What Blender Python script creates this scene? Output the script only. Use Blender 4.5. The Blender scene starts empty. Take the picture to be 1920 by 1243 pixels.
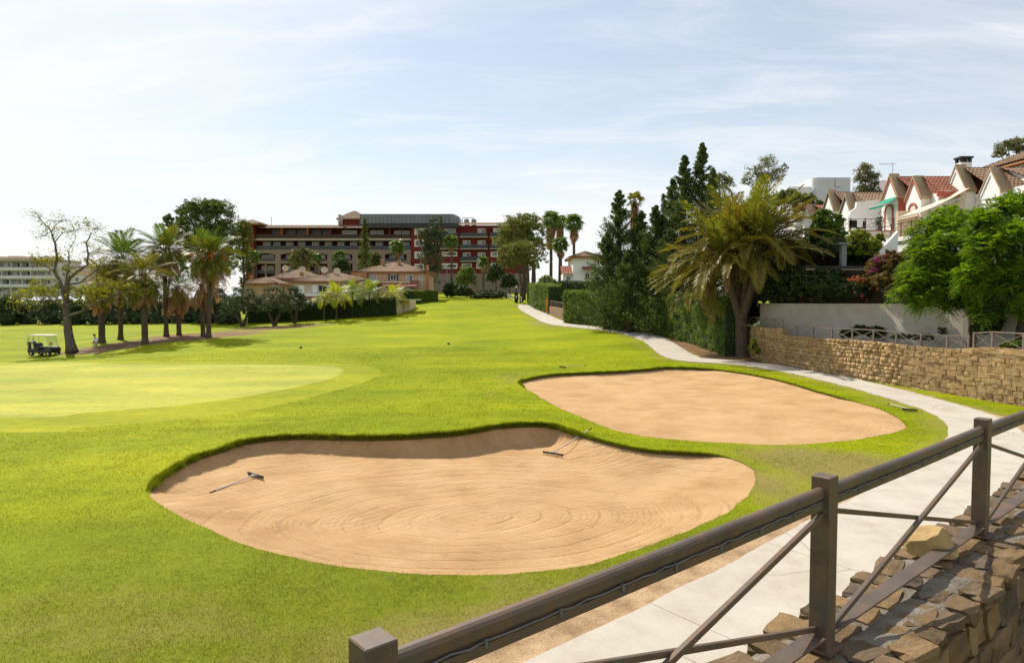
import bpy, bmesh, math, random
import numpy as np
from mathutils import Vector, Matrix, noise as mnoise
from mathutils.geometry import delaunay_2d_cdt

random.seed(11)
RNG = np.random.default_rng(11)
S = bpy.context.scene
C = S.collection
R = math.radians

# ------------------------------------------------------------------ camera, sky, sun, exposure
EYE = 5.0
FPX, PITCH = 1280.0, math.atan(58.5 / 1280.0)
cam_d = bpy.data.cameras.new('camera'); cam = bpy.data.objects.new('camera', cam_d); C.objects.link(cam)
cam_d.sensor_width = 36.0; cam_d.lens = 24.0; cam_d.clip_start = 0.05; cam_d.clip_end = 6000
cam.location = (0, 0, EYE); cam.rotation_euler = (math.pi / 2 - PITCH, 0, 0)
S.camera = cam
SUN_AZ, SUN_EL = R(-36), R(46)          # azimuth from +Y towards +X
world = bpy.data.worlds.new('World'); S.world = world; world.use_nodes = True
wn = world.node_tree.nodes; wl = world.node_tree.links; wn.clear()
sky = wn.new('ShaderNodeTexSky'); sky.sky_type = 'NISHITA'; sky.sun_disc = False
sky.sun_elevation = SUN_EL; sky.sun_rotation = SUN_AZ; sky.air_density = 1.2; sky.dust_density = .6; sky.ozone_density = 2.0
wtc = wn.new('ShaderNodeTexCoord'); sep = wn.new('ShaderNodeSeparateXYZ'); wl.new(wtc.outputs['Generated'], sep.inputs[0])
def wmath(op, a, b=None, clamp=False):
    n = wn.new('ShaderNodeMath'); n.operation = op; n.use_clamp = clamp
    for i, v in enumerate((a, b)):
        if v is None: continue
        if isinstance(v, (int, float)): n.inputs[i].default_value = v
        else: wl.new(v, n.inputs[i])
    return n.outputs[0]
zc = wmath('ADD', wmath('MAXIMUM', sep.outputs[2], 0.0), 0.22)
comb = wn.new('ShaderNodeCombineXYZ')
wl.new(wmath('DIVIDE', sep.outputs[0], zc), comb.inputs[0]); wl.new(wmath('DIVIDE', sep.outputs[1], zc), comb.inputs[1])
def cloud(scale, rot, stretch, lo, hi, dist, loc=(0, 0, 0)):
    mp = wn.new('ShaderNodeMapping'); mp.inputs['Rotation'].default_value = (0, 0, R(rot)); mp.inputs['Scale'].default_value = (scale, scale * stretch, 1)
    mp.inputs['Location'].default_value = loc
    wl.new(comb.outputs[0], mp.inputs[0])
    nz = wn.new('ShaderNodeTexNoise'); nz.inputs['Scale'].default_value = 1.0; nz.inputs['Detail'].default_value = 9; nz.inputs['Roughness'].default_value = .58
    nz.inputs['Distortion'].default_value = dist
    wl.new(mp.outputs[0], nz.inputs['Vector'])
    mr = wn.new('ShaderNodeMapRange'); mr.interpolation_type = 'SMOOTHSTEP'; mr.inputs[1].default_value = lo; mr.inputs[2].default_value = hi
    wl.new(nz.outputs[0], mr.inputs[0]); return mr.outputs[0]
c1 = cloud(.55, 24, 1.9, .36, .66, .5, (3.1, 1.7, 0)); c2 = cloud(1.6, 28, 3.2, .42, .72, .9, (7.3, 2.2, 0))
haze_f = wmath('POWER', wmath('SUBTRACT', 1.0, wmath('MAXIMUM', sep.outputs[2], 0.0)), 5.0)
cf = wmath('ADD', wmath('MULTIPLY', c1, .62), wmath('MULTIPLY', c2, .34))
cf = wmath('ADD', cf, wmath('MULTIPLY', haze_f, .55), True)
cf = wmath('ADD', wmath('MULTIPLY', cf, .76), .32, True)
bg1 = wn.new('ShaderNodeBackground'); bg1.inputs[1].default_value = .088; wl.new(sky.outputs[0], bg1.inputs[0])
bg2 = wn.new('ShaderNodeBackground'); bg2.inputs[0].default_value = (.968, .985, 1, 1); bg2.inputs[1].default_value = .74
mx = wn.new('ShaderNodeMixShader'); wl.new(cf, mx.inputs[0]); wl.new(bg1.outputs[0], mx.inputs[1]); wl.new(bg2.outputs[0], mx.inputs[2])
wo = wn.new('ShaderNodeOutputWorld'); wl.new(mx.outputs[0], wo.inputs[0])
sun_d = bpy.data.lights.new('sun', 'SUN'); sun_d.energy = 5.0; sun_d.angle = R(.5); sun_d.color = (1, .915, .78)
sun = bpy.data.objects.new('sun', sun_d); C.objects.link(sun)
sv = Vector((math.sin(SUN_AZ) * math.cos(SUN_EL), math.cos(SUN_AZ) * math.cos(SUN_EL), math.sin(SUN_EL)))
sun.rotation_euler = sv.to_track_quat('Z', 'Y').to_euler(); sun.location = (-30, 60, 80)
S.view_settings.view_transform = 'Standard'; S.view_settings.look = 'None'; S.view_settings.gamma = 1; S.view_settings.use_curve_mapping = False
S.view_settings.exposure = 0.46
S.render.engine = 'CYCLES'
S.cycles.max_bounces = 6; S.cycles.transparent_max_bounces = 8

# ------------------------------------------------------------------ helpers
def ray(px, py):
    u = (px - 960) / FPX; v = (621.5 - py) / FPX
    return Vector((u, math.cos(PITCH) + v * math.sin(PITCH), -math.sin(PITCH) + v * math.cos(PITCH)))
def P(px, py, Y):
    d = ray(px, py); t = Y / d.y
    return Vector((d.x * t, Y, EYE + d.z * t))
def tag(o, label=None, cat=None, group=None, kind=None):
    if label: o['label'] = label
    if cat: o['category'] = cat
    if group: o['group'] = group
    if kind: o['kind'] = kind
    return o
def thing(name, label, cat, loc=(0, 0, 0), rz=0, group=None):
    o = bpy.data.objects.new(name, None); C.objects.link(o)
    o.location = loc; o.rotation_euler = (0, 0, rz); o.empty_display_size = .2
    return tag(o, label, cat, group)
def link(name, me, parent=None, loc=None, rot=None, scale=None):
    o = bpy.data.objects.new(name, me); C.objects.link(o)
    if parent: o.parent = parent
    if loc is not None: o.location = loc
    if rot is not None: o.rotation_euler = rot
    if scale is not None: o.scale = scale if hasattr(scale, '__len__') else (scale,) * 3
    return o
def copy_tree(o, parent=None):
    c = o.copy(); C.objects.link(c); c.parent = parent
    for ch in o.children: copy_tree(ch, c)
    return c
def np_mesh(name, V, F, mat, smooth=False):
    """V (n,3), F (m,k) numpy"""
    me = bpy.data.meshes.new(name); V = np.asarray(V, dtype=np.float32); F = np.asarray(F, dtype=np.int32)
    m, k = F.shape
    me.vertices.add(len(V)); me.vertices.foreach_set('co', V.ravel())
    me.loops.add(m * k); me.loops.foreach_set('vertex_index', F.ravel())
    me.polygons.add(m); me.polygons.foreach_set('loop_start', np.arange(0, m * k, k, dtype=np.int32))
    me.polygons.foreach_set('loop_total', np.full(m, k, dtype=np.int32))
    if smooth: me.polygons.foreach_set('use_smooth', np.ones(m, dtype=bool))
    me.update(calc_edges=True)
    if mat: me.materials.append(mat)
    return me

class MB:
    def __init__(s): s.v = []; s.f = []
    def add(s, vs, fs):
        o = len(s.v); s.v += [tuple(v) for v in vs]; s.f += [tuple(i + o for i in f) for f in fs]; return s
    def box(s, x0, x1, y0, y1, z0, z1):
        return s.add([(x0,y0,z0),(x1,y0,z0),(x1,y1,z0),(x0,y1,z0),(x0,y0,z1),(x1,y0,z1),(x1,y1,z1),(x0,y1,z1)],
                     [(0,3,2,1),(4,5,6,7),(0,1,5,4),(1,2,6,5),(2,3,7,6),(3,0,4,7)])
    def obox(s, c, ax, ay, az, hx, hy, hz):
        c = Vector(c); ax = Vector(ax).normalized() * hx; ay = Vector(ay).normalized() * hy; az = Vector(az).normalized() * hz
        vs = [c + a*ax + b*ay + d*az for d in (-1, 1) for a, b in ((-1,-1),(1,-1),(1,1),(-1,1))]
        return s.add(vs, [(0,3,2,1),(4,5,6,7),(0,1,5,4),(1,2,6,5),(2,3,7,6),(3,0,4,7)])
    def bar(s, a, b, w, h, up=(0, 0, 1)):
        a = Vector(a); b = Vector(b); d = (b - a); L = d.length; d.normalize(); up = Vector(up)
        if abs(d.dot(up)) > .98: up = Vector((1, 0, 0))
        sd = d.cross(up).normalized(); u2 = sd.cross(d).normalized()
        return s.obox((a + b) / 2, d, sd, u2, L / 2, w / 2, h / 2)
    def tube(s, pts, rad, n=8, cap=True):
        pts = [Vector(p) for p in pts]; rad = rad if hasattr(rad, '__len__') else [rad] * len(pts)
        o = len(s.v); ref = Vector((0.13, .29, .95)); fs = []
        for i, p in enumerate(pts):
            d = (pts[min(i+1, len(pts)-1)] - pts[max(i-1, 0)]).normalized()
            r_ = ref if abs(d.dot(ref)) < .95 else Vector((1, 0, 0))
            a = d.cross(r_).normalized(); b = d.cross(a).normalized()
            for k in range(n):
                t = 2 * math.pi * k / n; s.v.append(tuple(p + (a * math.cos(t) + b * math.sin(t)) * rad[i]))
        for i in range(len(pts) - 1):
            for k in range(n):
                k2 = (k + 1) % n; s.f.append((o+i*n+k, o+i*n+k2, o+(i+1)*n+k2, o+(i+1)*n+k))
        if cap:
            s.f.append(tuple(o + k for k in range(n))[::-1]); e = o + (len(pts)-1)*n; s.f.append(tuple(e + k for k in range(n)))
        return s
    def prism(s, poly, off):
        """poly: list of 3D points (planar), extruded by vector off"""
        off = Vector(off); n = len(poly); p = [Vector(q) for q in poly]
        return s.add(p + [q + off for q in p], [tuple(range(n))[::-1], tuple(range(n, 2*n))] + [(i, (i+1) % n, n+(i+1) % n, n+i) for i in range(n)])
    def lathe(s, prof, c=(0, 0, 0), n=14):
        c = Vector(c); o = len(s.v)
        for r, z in prof:
            for k in range(n):
                t = 2*math.pi*k/n; s.v.append((c.x + r*math.cos(t), c.y + r*math.sin(t), c.z + z))
        for i in range(len(prof)-1):
            for k in range(n):
                k2 = (k+1) % n; s.f.append((o+i*n+k, o+i*n+k2, o+(i+1)*n+k2, o+(i+1)*n+k))
        return s
    def mesh(s, name, mat, smooth=False, origin=None, bevel=0, fix=True):
        me = bpy.data.meshes.new(name)
        vs = s.v if origin is None else [(v[0]-origin[0], v[1]-origin[1], v[2]-origin[2]) for v in s.v]
        me.from_pydata(vs, [], s.f)
        if fix or bevel:
            bm = bmesh.new(); bm.from_mesh(me)
            if bevel: bmesh.ops.bevel(bm, geom=bm.edges[:], offset=bevel, segments=1, affect='EDGES', profile=.7)
            bmesh.ops.recalc_face_normals(bm, faces=bm.faces); bm.to_mesh(me); bm.free()
        if smooth: me.polygons.foreach_set('use_smooth', [True] * len(me.polygons))
        me.update()
        if mat: me.materials.append(mat)
        return me
    def build(s, name, mat, parent=None, smooth=False, bevel=0, world=True):
        """world=True: coordinates are world ones; they are moved into the parent's (unrotated) frame"""
        org = None
        if parent is not None and world:
            org = Vector(parent.location)
            if parent.parent: org = org + Vector(parent.parent.location)
        return link(name, s.mesh(name, mat, smooth, org, bevel), parent)

# ------------------------------------------------------------------ materials
def nodes(name):
    m = bpy.data.materials.new(name); m.use_nodes = True
    return m, m.node_tree.nodes, m.node_tree.links, m.node_tree.nodes['Principled BSDF']
def ramp(n, l, src, stops):
    r = n.new('ShaderNodeValToRGB'); e = r.color_ramp.elements
    while len(e) < len(stops): e.new(.5)
    for i, (p, c) in enumerate(stops):
        e[i].position = p; e[i].color = (*c, 1) if len(c) == 3 else c
    l.new(src, r.inputs[0]); return r.outputs[0]
def tex(n, l, kind='noise', scale=5, detail=6, rough=.6, vec=None, coord='Object', stretch=None, dist=0):
    tc = n.new('ShaderNodeTexCoord'); src = tc.outputs[coord] if vec is None else vec
    if stretch:
        mp = n.new('ShaderNodeMapping'); mp.inputs['Scale'].default_value = stretch; l.new(src, mp.inputs[0]); src = mp.outputs[0]
    if kind == 'noise':
        t = n.new('ShaderNodeTexNoise'); t.inputs['Scale'].default_value = scale; t.inputs['Detail'].default_value = detail; t.inputs['Roughness'].default_value = rough
        t.inputs['Distortion'].default_value = dist
        l.new(src, t.inputs['Vector']); return t.outputs[0]
    t = n.new('ShaderNodeTexVoronoi'); t.inputs['Scale'].default_value = scale; l.new(src, t.inputs['Vector']); return t.outputs[0]
def bump(n, l, b, h, strength=.4, dist=.02, prev=None):
    bp = n.new('ShaderNodeBump'); bp.inputs['Strength'].default_value = strength; bp.inputs['Distance'].default_value = dist
    l.new(h, bp.inputs['Height'])
    if prev is not None: l.new(prev, bp.inputs['Normal'])
    if b is not None: l.new(bp.outputs[0], b.inputs['Normal'])
    return bp.outputs[0]
def mixc(n, l, f, a, b, mode='MIX'):
    m = n.new('ShaderNodeMix'); m.data_type = 'RGBA'; m.blend_type = mode
    if isinstance(f, (int, float)): m.inputs[0].default_value = f
    else: l.new(f, m.inputs[0])
    for i, c in ((6, a), (7, b)):
        if isinstance(c, tuple): m.inputs[i].default_value = (*c, 1) if len(c) == 3 else c
        else: l.new(c, m.inputs[i])
    return m.outputs[2]
def plain(name, c1, c2=None, scale=4, rough=.8, bmp=0, bscale=None, metallic=0, spec=.3, lo=.35, hi=.65, detail=6, rnd=0, coord='Object', bdist=.01):
    m, n, l, b = nodes(name)
    c2 = c2 or tuple(x * .8 for x in c1)
    f = tex(n, l, 'noise', scale, detail, coord=coord); col = ramp(n, l, f, [(lo, c1), (hi, c2)])
    if rnd:
        oi = n.new('ShaderNodeObjectInfo'); k = ramp(n, l, oi.outputs['Random'], [(0, (1 - rnd,) * 3), (1, (1 + rnd,) * 3)])
        col = mixc(n, l, 1.0, col, k, 'MULTIPLY')
    l.new(col, b.inputs['Base Color']); b.inputs['Roughness'].default_value = rough; b.inputs['Metallic'].default_value = metallic
    b.inputs['Specular IOR Level'].default_value = spec
    if bmp: bump(n, l, b, tex(n, l, 'noise', bscale or scale * 6, 5, coord=coord), bmp, bdist)
    return m
def leafy(name, c1, c2, trans=.35, rough=.5, c3=None, spec=.25, tcol=None, boost=1.3):
    """foliage: colour varies from leaf to leaf, part of the light goes through"""
    m, n, l, b = nodes(name)
    if boost != 1: c1, c2, c3 = (tuple(min(1, v*boost) for v in c) if c else None for c in (c1, c2, c3))
    g = n.new('ShaderNodeNewGeometry'); st = [(0, c1), (1, c2)] if c3 is None else [(0, c1), (.6, c2), (1, c3)]
    col = ramp(n, l, g.outputs['Random Per Island'], st)
    l.new(col, b.inputs['Base Color']); b.inputs['Roughness'].default_value = rough; b.inputs['Specular IOR Level'].default_value = spec
    t = n.new('ShaderNodeBsdfTranslucent'); tc = mixc(n, l, 1.0, col, tcol or (1.25, 1.2, .5), 'MULTIPLY'); l.new(tc, t.inputs[0])
    mxs = n.new('ShaderNodeMixShader'); mxs.inputs[0].default_value = trans
    l.new(b.outputs[0], mxs.inputs[1]); l.new(t.outputs[0], mxs.inputs[2]); l.new(mxs.outputs[0], n['Material Output'].inputs[0])
    return m
MAT = {}
# ------------------------------------------------------------------ the lie of the land
_cp = [(0,1243,8.3),(300,1243,8.35),(900,1243,8.5),(700,1080,10.9),(300,1000,12.7),(60,930,15.4),(285,925,15.2),(450,830,20.4),(700,816,20.9),
       (1000,792,22.6),(1130,826,20.4),(1270,848,19.4),(1415,893,16.9),(1280,995,13.0),(975,715,36),(1100,699,40),(1240,690,42.5),(1380,700,40),
       (1560,742,31),(1700,799,24.2),(1450,834,20.9),(1060,770,27),(1200,817,22.4),(880,700,40),(700,740,32),(500,765,28.5),(0,785,25.4),(300,683,46.9),(645,695,41.7),(0,690,46),
       (130,662,61),(180,664,60.5),(82,667,61),(0,640,75),(0,607,108),(120,606,108),(300,605,100),(300,630,72),(390,635,66),(272,646,62),(430,640,61),(500,615,85),(640,606,88),(745,592,95),
       (800,577,104),(835,568,112),(900,566.5,113),(960,568,112),(940,610,82),(900,650,58),(1000,600,85),(1100,617,72),(1200,637,60),(1260,674,47.5),(1060,605,80),
       (1400,680,45.5),(1560,709,38),(1700,743,31.5),(1780,800,24.3),(1897,790,25.2),(1920,757,30),(1661,904,16.9),(1862,939,15.3),(1370,1059,11.6),(1026,1224,8.7),(1340,655,53),(1250,630,62),
       (900,560,130),(870,549,165),(700,552,165),(500,556,165),(1050,556,140),(250,585,140)]
_c = [tuple(P(*q)) for q in _cp]
_c += [(0,0,EYE-4.5),(-14,0,EYE-4.5),(14,4,EYE-4.55),(35,0,EYE-4.5),(-50,15,EYE-4.55),(-75,60,EYE-4.5),(-110,110,EYE-3.6),(-140,200,EYE-1.0),(0,220,EYE+2),(100,200,EYE+2),(90,90,EYE),(60,30,EYE-3.6),(40,60,EYE-3)]
_c = np.array(_c); _n = len(_c)
def _phi(r2): return .5 * r2 * np.log(r2 + 1e-9)
_sc = 50.0
_A = np.zeros((_n+3, _n+3)); _d2 = ((_c[:, None, :2] - _c[None, :, :2])**2).sum(-1) / _sc**2
_A[:_n, :_n] = _phi(_d2) + np.eye(_n) * 2e-4; _A[:_n, _n] = 1; _A[:_n, _n+1:] = _c[:, :2] / _sc; _A[_n:, :_n] = _A[:_n, _n:].T
_w = np.linalg.solve(_A, np.concatenate([_c[:, 2], np.zeros(3)]))
def ground(XY):
    XY = np.asarray(XY, dtype=float).reshape(-1, 2); out = np.empty(len(XY))
    for i in range(0, len(XY), 20000):
        q = XY[i:i+20000]; r = np.hypot(q[:, 0], q[:, 1]-60); k = np.minimum(1, 170/np.maximum(r, 1e-6))
        qc = np.stack([q[:, 0]*k, 60+(q[:, 1]-60)*k], 1); qc[:, 1] = np.maximum(qc[:, 1], -15)
        d2 = ((qc[:, None, :] - _c[None, :, :2])**2).sum(-1) / _sc**2
        z = _phi(d2) @ _w[:_n] + _w[_n] + qc / _sc @ _w[_n+1:]
        f = np.clip((r-150)/250, 0, 1); z = z*(1-f) + (EYE-1.0)*f
        out[i:i+20000] = z
    return out
def gz(x, y): return float(ground([(x, y)])[0])
def G(px, py, y0=5.0, y1=230.0):
    """where the line of sight through a picture point meets the ground"""
    d = ray(px, py); Y = np.geomspace(y0, y1, 700); X = d.x/d.y*Y; Z = EYE + d.z/d.y*Y
    h = Z - ground(np.stack([X, Y], 1)); k = np.where(h < 0)[0]
    i = int(k[0]) if len(k) else len(Y)-1
    if i > 0:
        t = h[i-1]/(h[i-1]-h[i]) if h[i-1] != h[i] else 0; yy = Y[i-1]+(Y[i]-Y[i-1])*t
    else: yy = Y[0]
    return Vector((d.x/d.y*yy, yy, gz(d.x/d.y*yy, yy)))
def smooth_poly(pts, n, closed=True):
    """Catmull-Rom through points, resampled evenly"""
    p = np.array([(q[0], q[1]) for q in pts], dtype=float); N = len(p); out = []
    idx = range(N) if closed else range(N-1)
    for i in idx:
        a, b, c, d = (p[(i+k) % N] if closed else p[min(max(i+k, 0), N-1)] for k in (-1, 0, 1, 2))
        for t in np.linspace(0, 1, 24, endpoint=False):
            out.append(.5*((2*b)+(c-a)*t+(2*a-5*b+4*c-d)*t*t+(3*b-a-3*c+d)*t**3))
    if not closed: out.append(p[-1])
    o = np.array(out)
    if closed: o = np.vstack([o, o[:1]])
    s = np.concatenate([[0], np.cumsum(np.hypot(*np.diff(o, axis=0).T))])
    q = np.linspace(0, s[-1], n, endpoint=not closed)
    return np.stack([np.interp(q, s, o[:, 0]), np.interp(q, s, o[:, 1])], 1)
def pip(pts, poly):
    pts = np.asarray(pts); ins = np.zeros(len(pts), bool)
    bb = (pts[:, 0] > poly[:, 0].min()) & (pts[:, 0] < poly[:, 0].max()) & (pts[:, 1] > poly[:, 1].min()) & (pts[:, 1] < poly[:, 1].max())
    q = pts[bb]; r = np.zeros(len(q), bool); x, y = q[:, 0], q[:, 1]
    for (x0, y0), (x1, y1) in zip(poly, np.roll(poly, -1, 0)):
        c = (y0 > y) != (y1 > y)
        if y1 != y0: r ^= c & (x < (x1-x0)*(y-y0)/(y1-y0)+x0)
    ins[bb] = r; return ins
def polydist(pts, poly):
    best = np.full(len(pts), 1e9); arg = np.zeros(len(pts), int)
    for i in range(0, len(pts), 4000):
        d = np.hypot(pts[i:i+4000, None, 0]-poly[None, :, 0], pts[i:i+4000, None, 1]-poly[None, :, 1]); best[i:i+4000] = d.min(1); arg[i:i+4000] = d.argmin(1)
    return best, arg
def jitter(poly, amp, f, seed):
    c = poly.mean(0); o = poly.copy()
    for i, p in enumerate(poly):
        k = mnoise.noise(Vector((p[0]*f, p[1]*f, seed)))*amp + mnoise.noise(Vector((p[0]*f*4, p[1]*f*4, seed+5)))*amp*.5
        d = p-c; o[i] = p + d/np.hypot(*d)*k
    return o

B1px = [(280,926),(291,901),(322,879),(363,857),(416,840),(454,827),(510,819),(572,816),(666,818),(760,816),(860,809),(933,797),(1000,793),(1040,797),(1067,806),(1100,817),(1133,827),(1200,842),(1267,848),(1333,852),(1383,863),(1413,880),(1415,905),(1393,937),(1350,967),(1280,997),(1200,1027),(1100,1058),(1000,1073),(900,1078),(800,1076),(700,1069),(600,1055),(520,1038),(440,1013),(380,988),(330,962),(295,942)]
B2px = [(975,715),(1000,708),(1040,702),(1100,699),(1167,696),(1217,692),(1250,689),(1300,690),(1367,696),(1436,708),(1492,722),(1549,739),(1619,757),(1661,771),(1689,787),(1700,799),(1688,808),(1630,820),(1572,828),(1455,834),(1378,831),(1300,827),(1200,817),(1133,800),(1067,773),(1033,757),(1000,737),(981,724)]
GRpx = [(0,684),(200,682),(433,683),(567,685),(627,688),(644,696),(627,707),(567,723),(467,742),(333,760),(167,773),(0,783)]
FRpx = [(0,679),(200,677),(433,678),(590,680),(680,685),(714,697),(690,714),(620,735),(500,764),(350,785),(150,802),(0,810)]
B1 = jitter(smooth_poly([G(*q) for q in B1px], 460), .05, 1.2, 3); B2 = jitter(smooth_poly([G(*q) for q in B2px], 460), .07, .8, 9)
def leftext(pl, far, near): return [G(*q) for q in pl] + [Vector((near[0], near[1], 0)), Vector((far[0]-4, (far[1]+near[1])/2, 0)), Vector((far[0], far[1], 0))]
GR = smooth_poly(leftext(GRpx, (-52, 43), (-36, 27)), 200); FR = smooth_poly(leftext(FRpx, (-54, 45.5), (-37, 24.8)), 200)
# the cart path: two edges, far to near
PLpx = [(972,571.5),(974,580),(1000,595),(1016,604),(1045,611),(1103,617),(1148,622),(1179,630),(1206,640),(1221,652),(1240,667),(1266,676.5),(1310,681),(1380,683),(1436,692),(1492,702),(1549,716),(1605,730),(1661,747),(1717,764),(1757,778),(1778,797),(1782,814),(1766,834),(1727,865),(1661,904),(1622,927),(1455,1012),(1370,1059),(1300,1094),(1142,1175),(1026,1224),(850,1310)]
PL = smooth_poly([G(*q) for q in PLpx], 150, False)
for _ in range(6): PL[1:-1] = (PL[:-2] + 2*PL[1:-1] + PL[2:])/4
_t = np.gradient(PL, axis=0); _t /= np.hypot(*_t.T)[:, None]
PNRM = np.stack([-_t[:, 1], _t[:, 0]], 1)              # to the golfer's right hand of travel = away from the lawn
PW = 2.3
PR = PL + PNRM * PW
for _ in range(10): PR[1:-1] = (PR[:-2] + 2*PR[1:-1] + PR[2:])/4

# ------------------------------------------------------------------ ground materials
def grass_mat(name, a, b, c, s1, s2, attr=True, bmp=.5):
    m, n, l, bs = nodes(name)
    f1 = tex(n, l, 'noise', s1, 5, .55); col = ramp(n, l, f1, [(.32, a), (.5, b), (.68, c)])
    f2 = tex(n, l, 'noise', s2, 8, .75); k = ramp(n, l, f2, [(.25, (.6, .62, .55)), (.5, (1, 1, 1)), (.75, (1.3, 1.28, 1.2))])
    col = mixc(n, l, 1.0, col, k, 'MULTIPLY')
    f5 = tex(n, l, 'noise', .35, 3, .5, stretch=(.25, 1, 1)); col = mixc(n, l, 1.0, col, ramp(n, l, f5, [(.35, (.84, .88, .9)), (.65, (1.12, 1.08, 1.05))]), 'MULTIPLY')
    f6 = tex(n, l, 'noise', .8, 4, .6, stretch=(.18, .9, 1), dist=.6); col = mixc(n, l, 1.0, col, ramp(n, l, f6, [(.42, (.90, .93, .95)), (.5, (1.03, 1.02, 1)), (.6, (1.06, 1.03, 1))]), 'MULTIPLY')
    col = mixc(n, l, 1.0, col, ramp(n, l, tex(n, l, 'noise', 2.6, 6, .7), [(.3, (.80, .82, .85)), (.5, (1, 1, 1)), (.72, (1.14, 1.08, 1.05))]), 'MULTIPLY')
    if attr:
        ar_ = n.new('ShaderNodeAttribute'); ar_.attribute_name = 'rough'; rc_ = ramp(n, l, tex(n, l, 'noise', 5, 7, .75), [(.3, (.085, .100, .012)), (.5, (.135, .160, .012)), (.7, (.18, .185, .02))]); col = mixc(n, l, ar_.outputs['Fac'], col, rc_)
        at = n.new('ShaderNodeAttribute'); at.attribute_name = 'dry'; f3 = tex(n, l, 'noise', .9, 7, .7)
        mth = n.new('ShaderNodeMath'); mth.operation = 'MULTIPLY_ADD'; l.new(at.outputs['Fac'], mth.inputs[0]); mth.inputs[1].default_value = 1.0
        sb = n.new('ShaderNodeMath'); sb.operation = 'SUBTRACT'; l.new(f3, sb.inputs[0]); sb.inputs[1].default_value = .62
        l.new(sb.outputs[0], mth.inputs[2])
        col = mixc(n, l, ramp(n, l, mth.outputs[0], [(0.05, (0, 0, 0)), (.5, (1, 1, 1))]), col, (.215, .18, .055))
        ad = n.new('ShaderNodeAttribute'); ad.attribute_name = 'dirt'
        md = n.new('ShaderNodeMath'); md.operation = 'ADD'; l.new(ad.outputs['Fac'], md.inputs[0]); l.new(sb.outputs[0], md.inputs[1])
        dcol = ramp(n, l, tex(n, l, 'noise', 2.5, 8, .7), [(.3, (.10, .062, .035)), (.7, (.25, .155, .09))])
        col = mixc(n, l, ramp(n, l, md.outputs[0], [(.3, (0, 0, 0)), (.5, (1, 1, 1))]), col, dcol)
    l.new(col, bs.inputs['Base Color']); bs.inputs['Roughness'].default_value = .75; bs.inputs['Specular IOR Level'].default_value = .03
    p = bump(n, l, None, tex(n, l, 'noise', 9, 6, .7), bmp*.6, .05); bump(n, l, bs, tex(n, l, 'noise', 60, 4, .7), bmp, .02, p)
    return m
MAT['grass'] = grass_mat('fairway grass', (.160, .208, .003), (.200, .242, .003), (.245, .270, .004), .14, 14)
MAT['fringe'] = grass_mat('fringe grass', (.21, .24, .007), (.235, .258, .009), (.26, .275, .012), .3, 20, False, .3)
MAT['green'] = grass_mat('putting green', (.30, .315, .050), (.32, .33, .055), (.345, .345, .065), .25, 25, False, .12)
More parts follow.
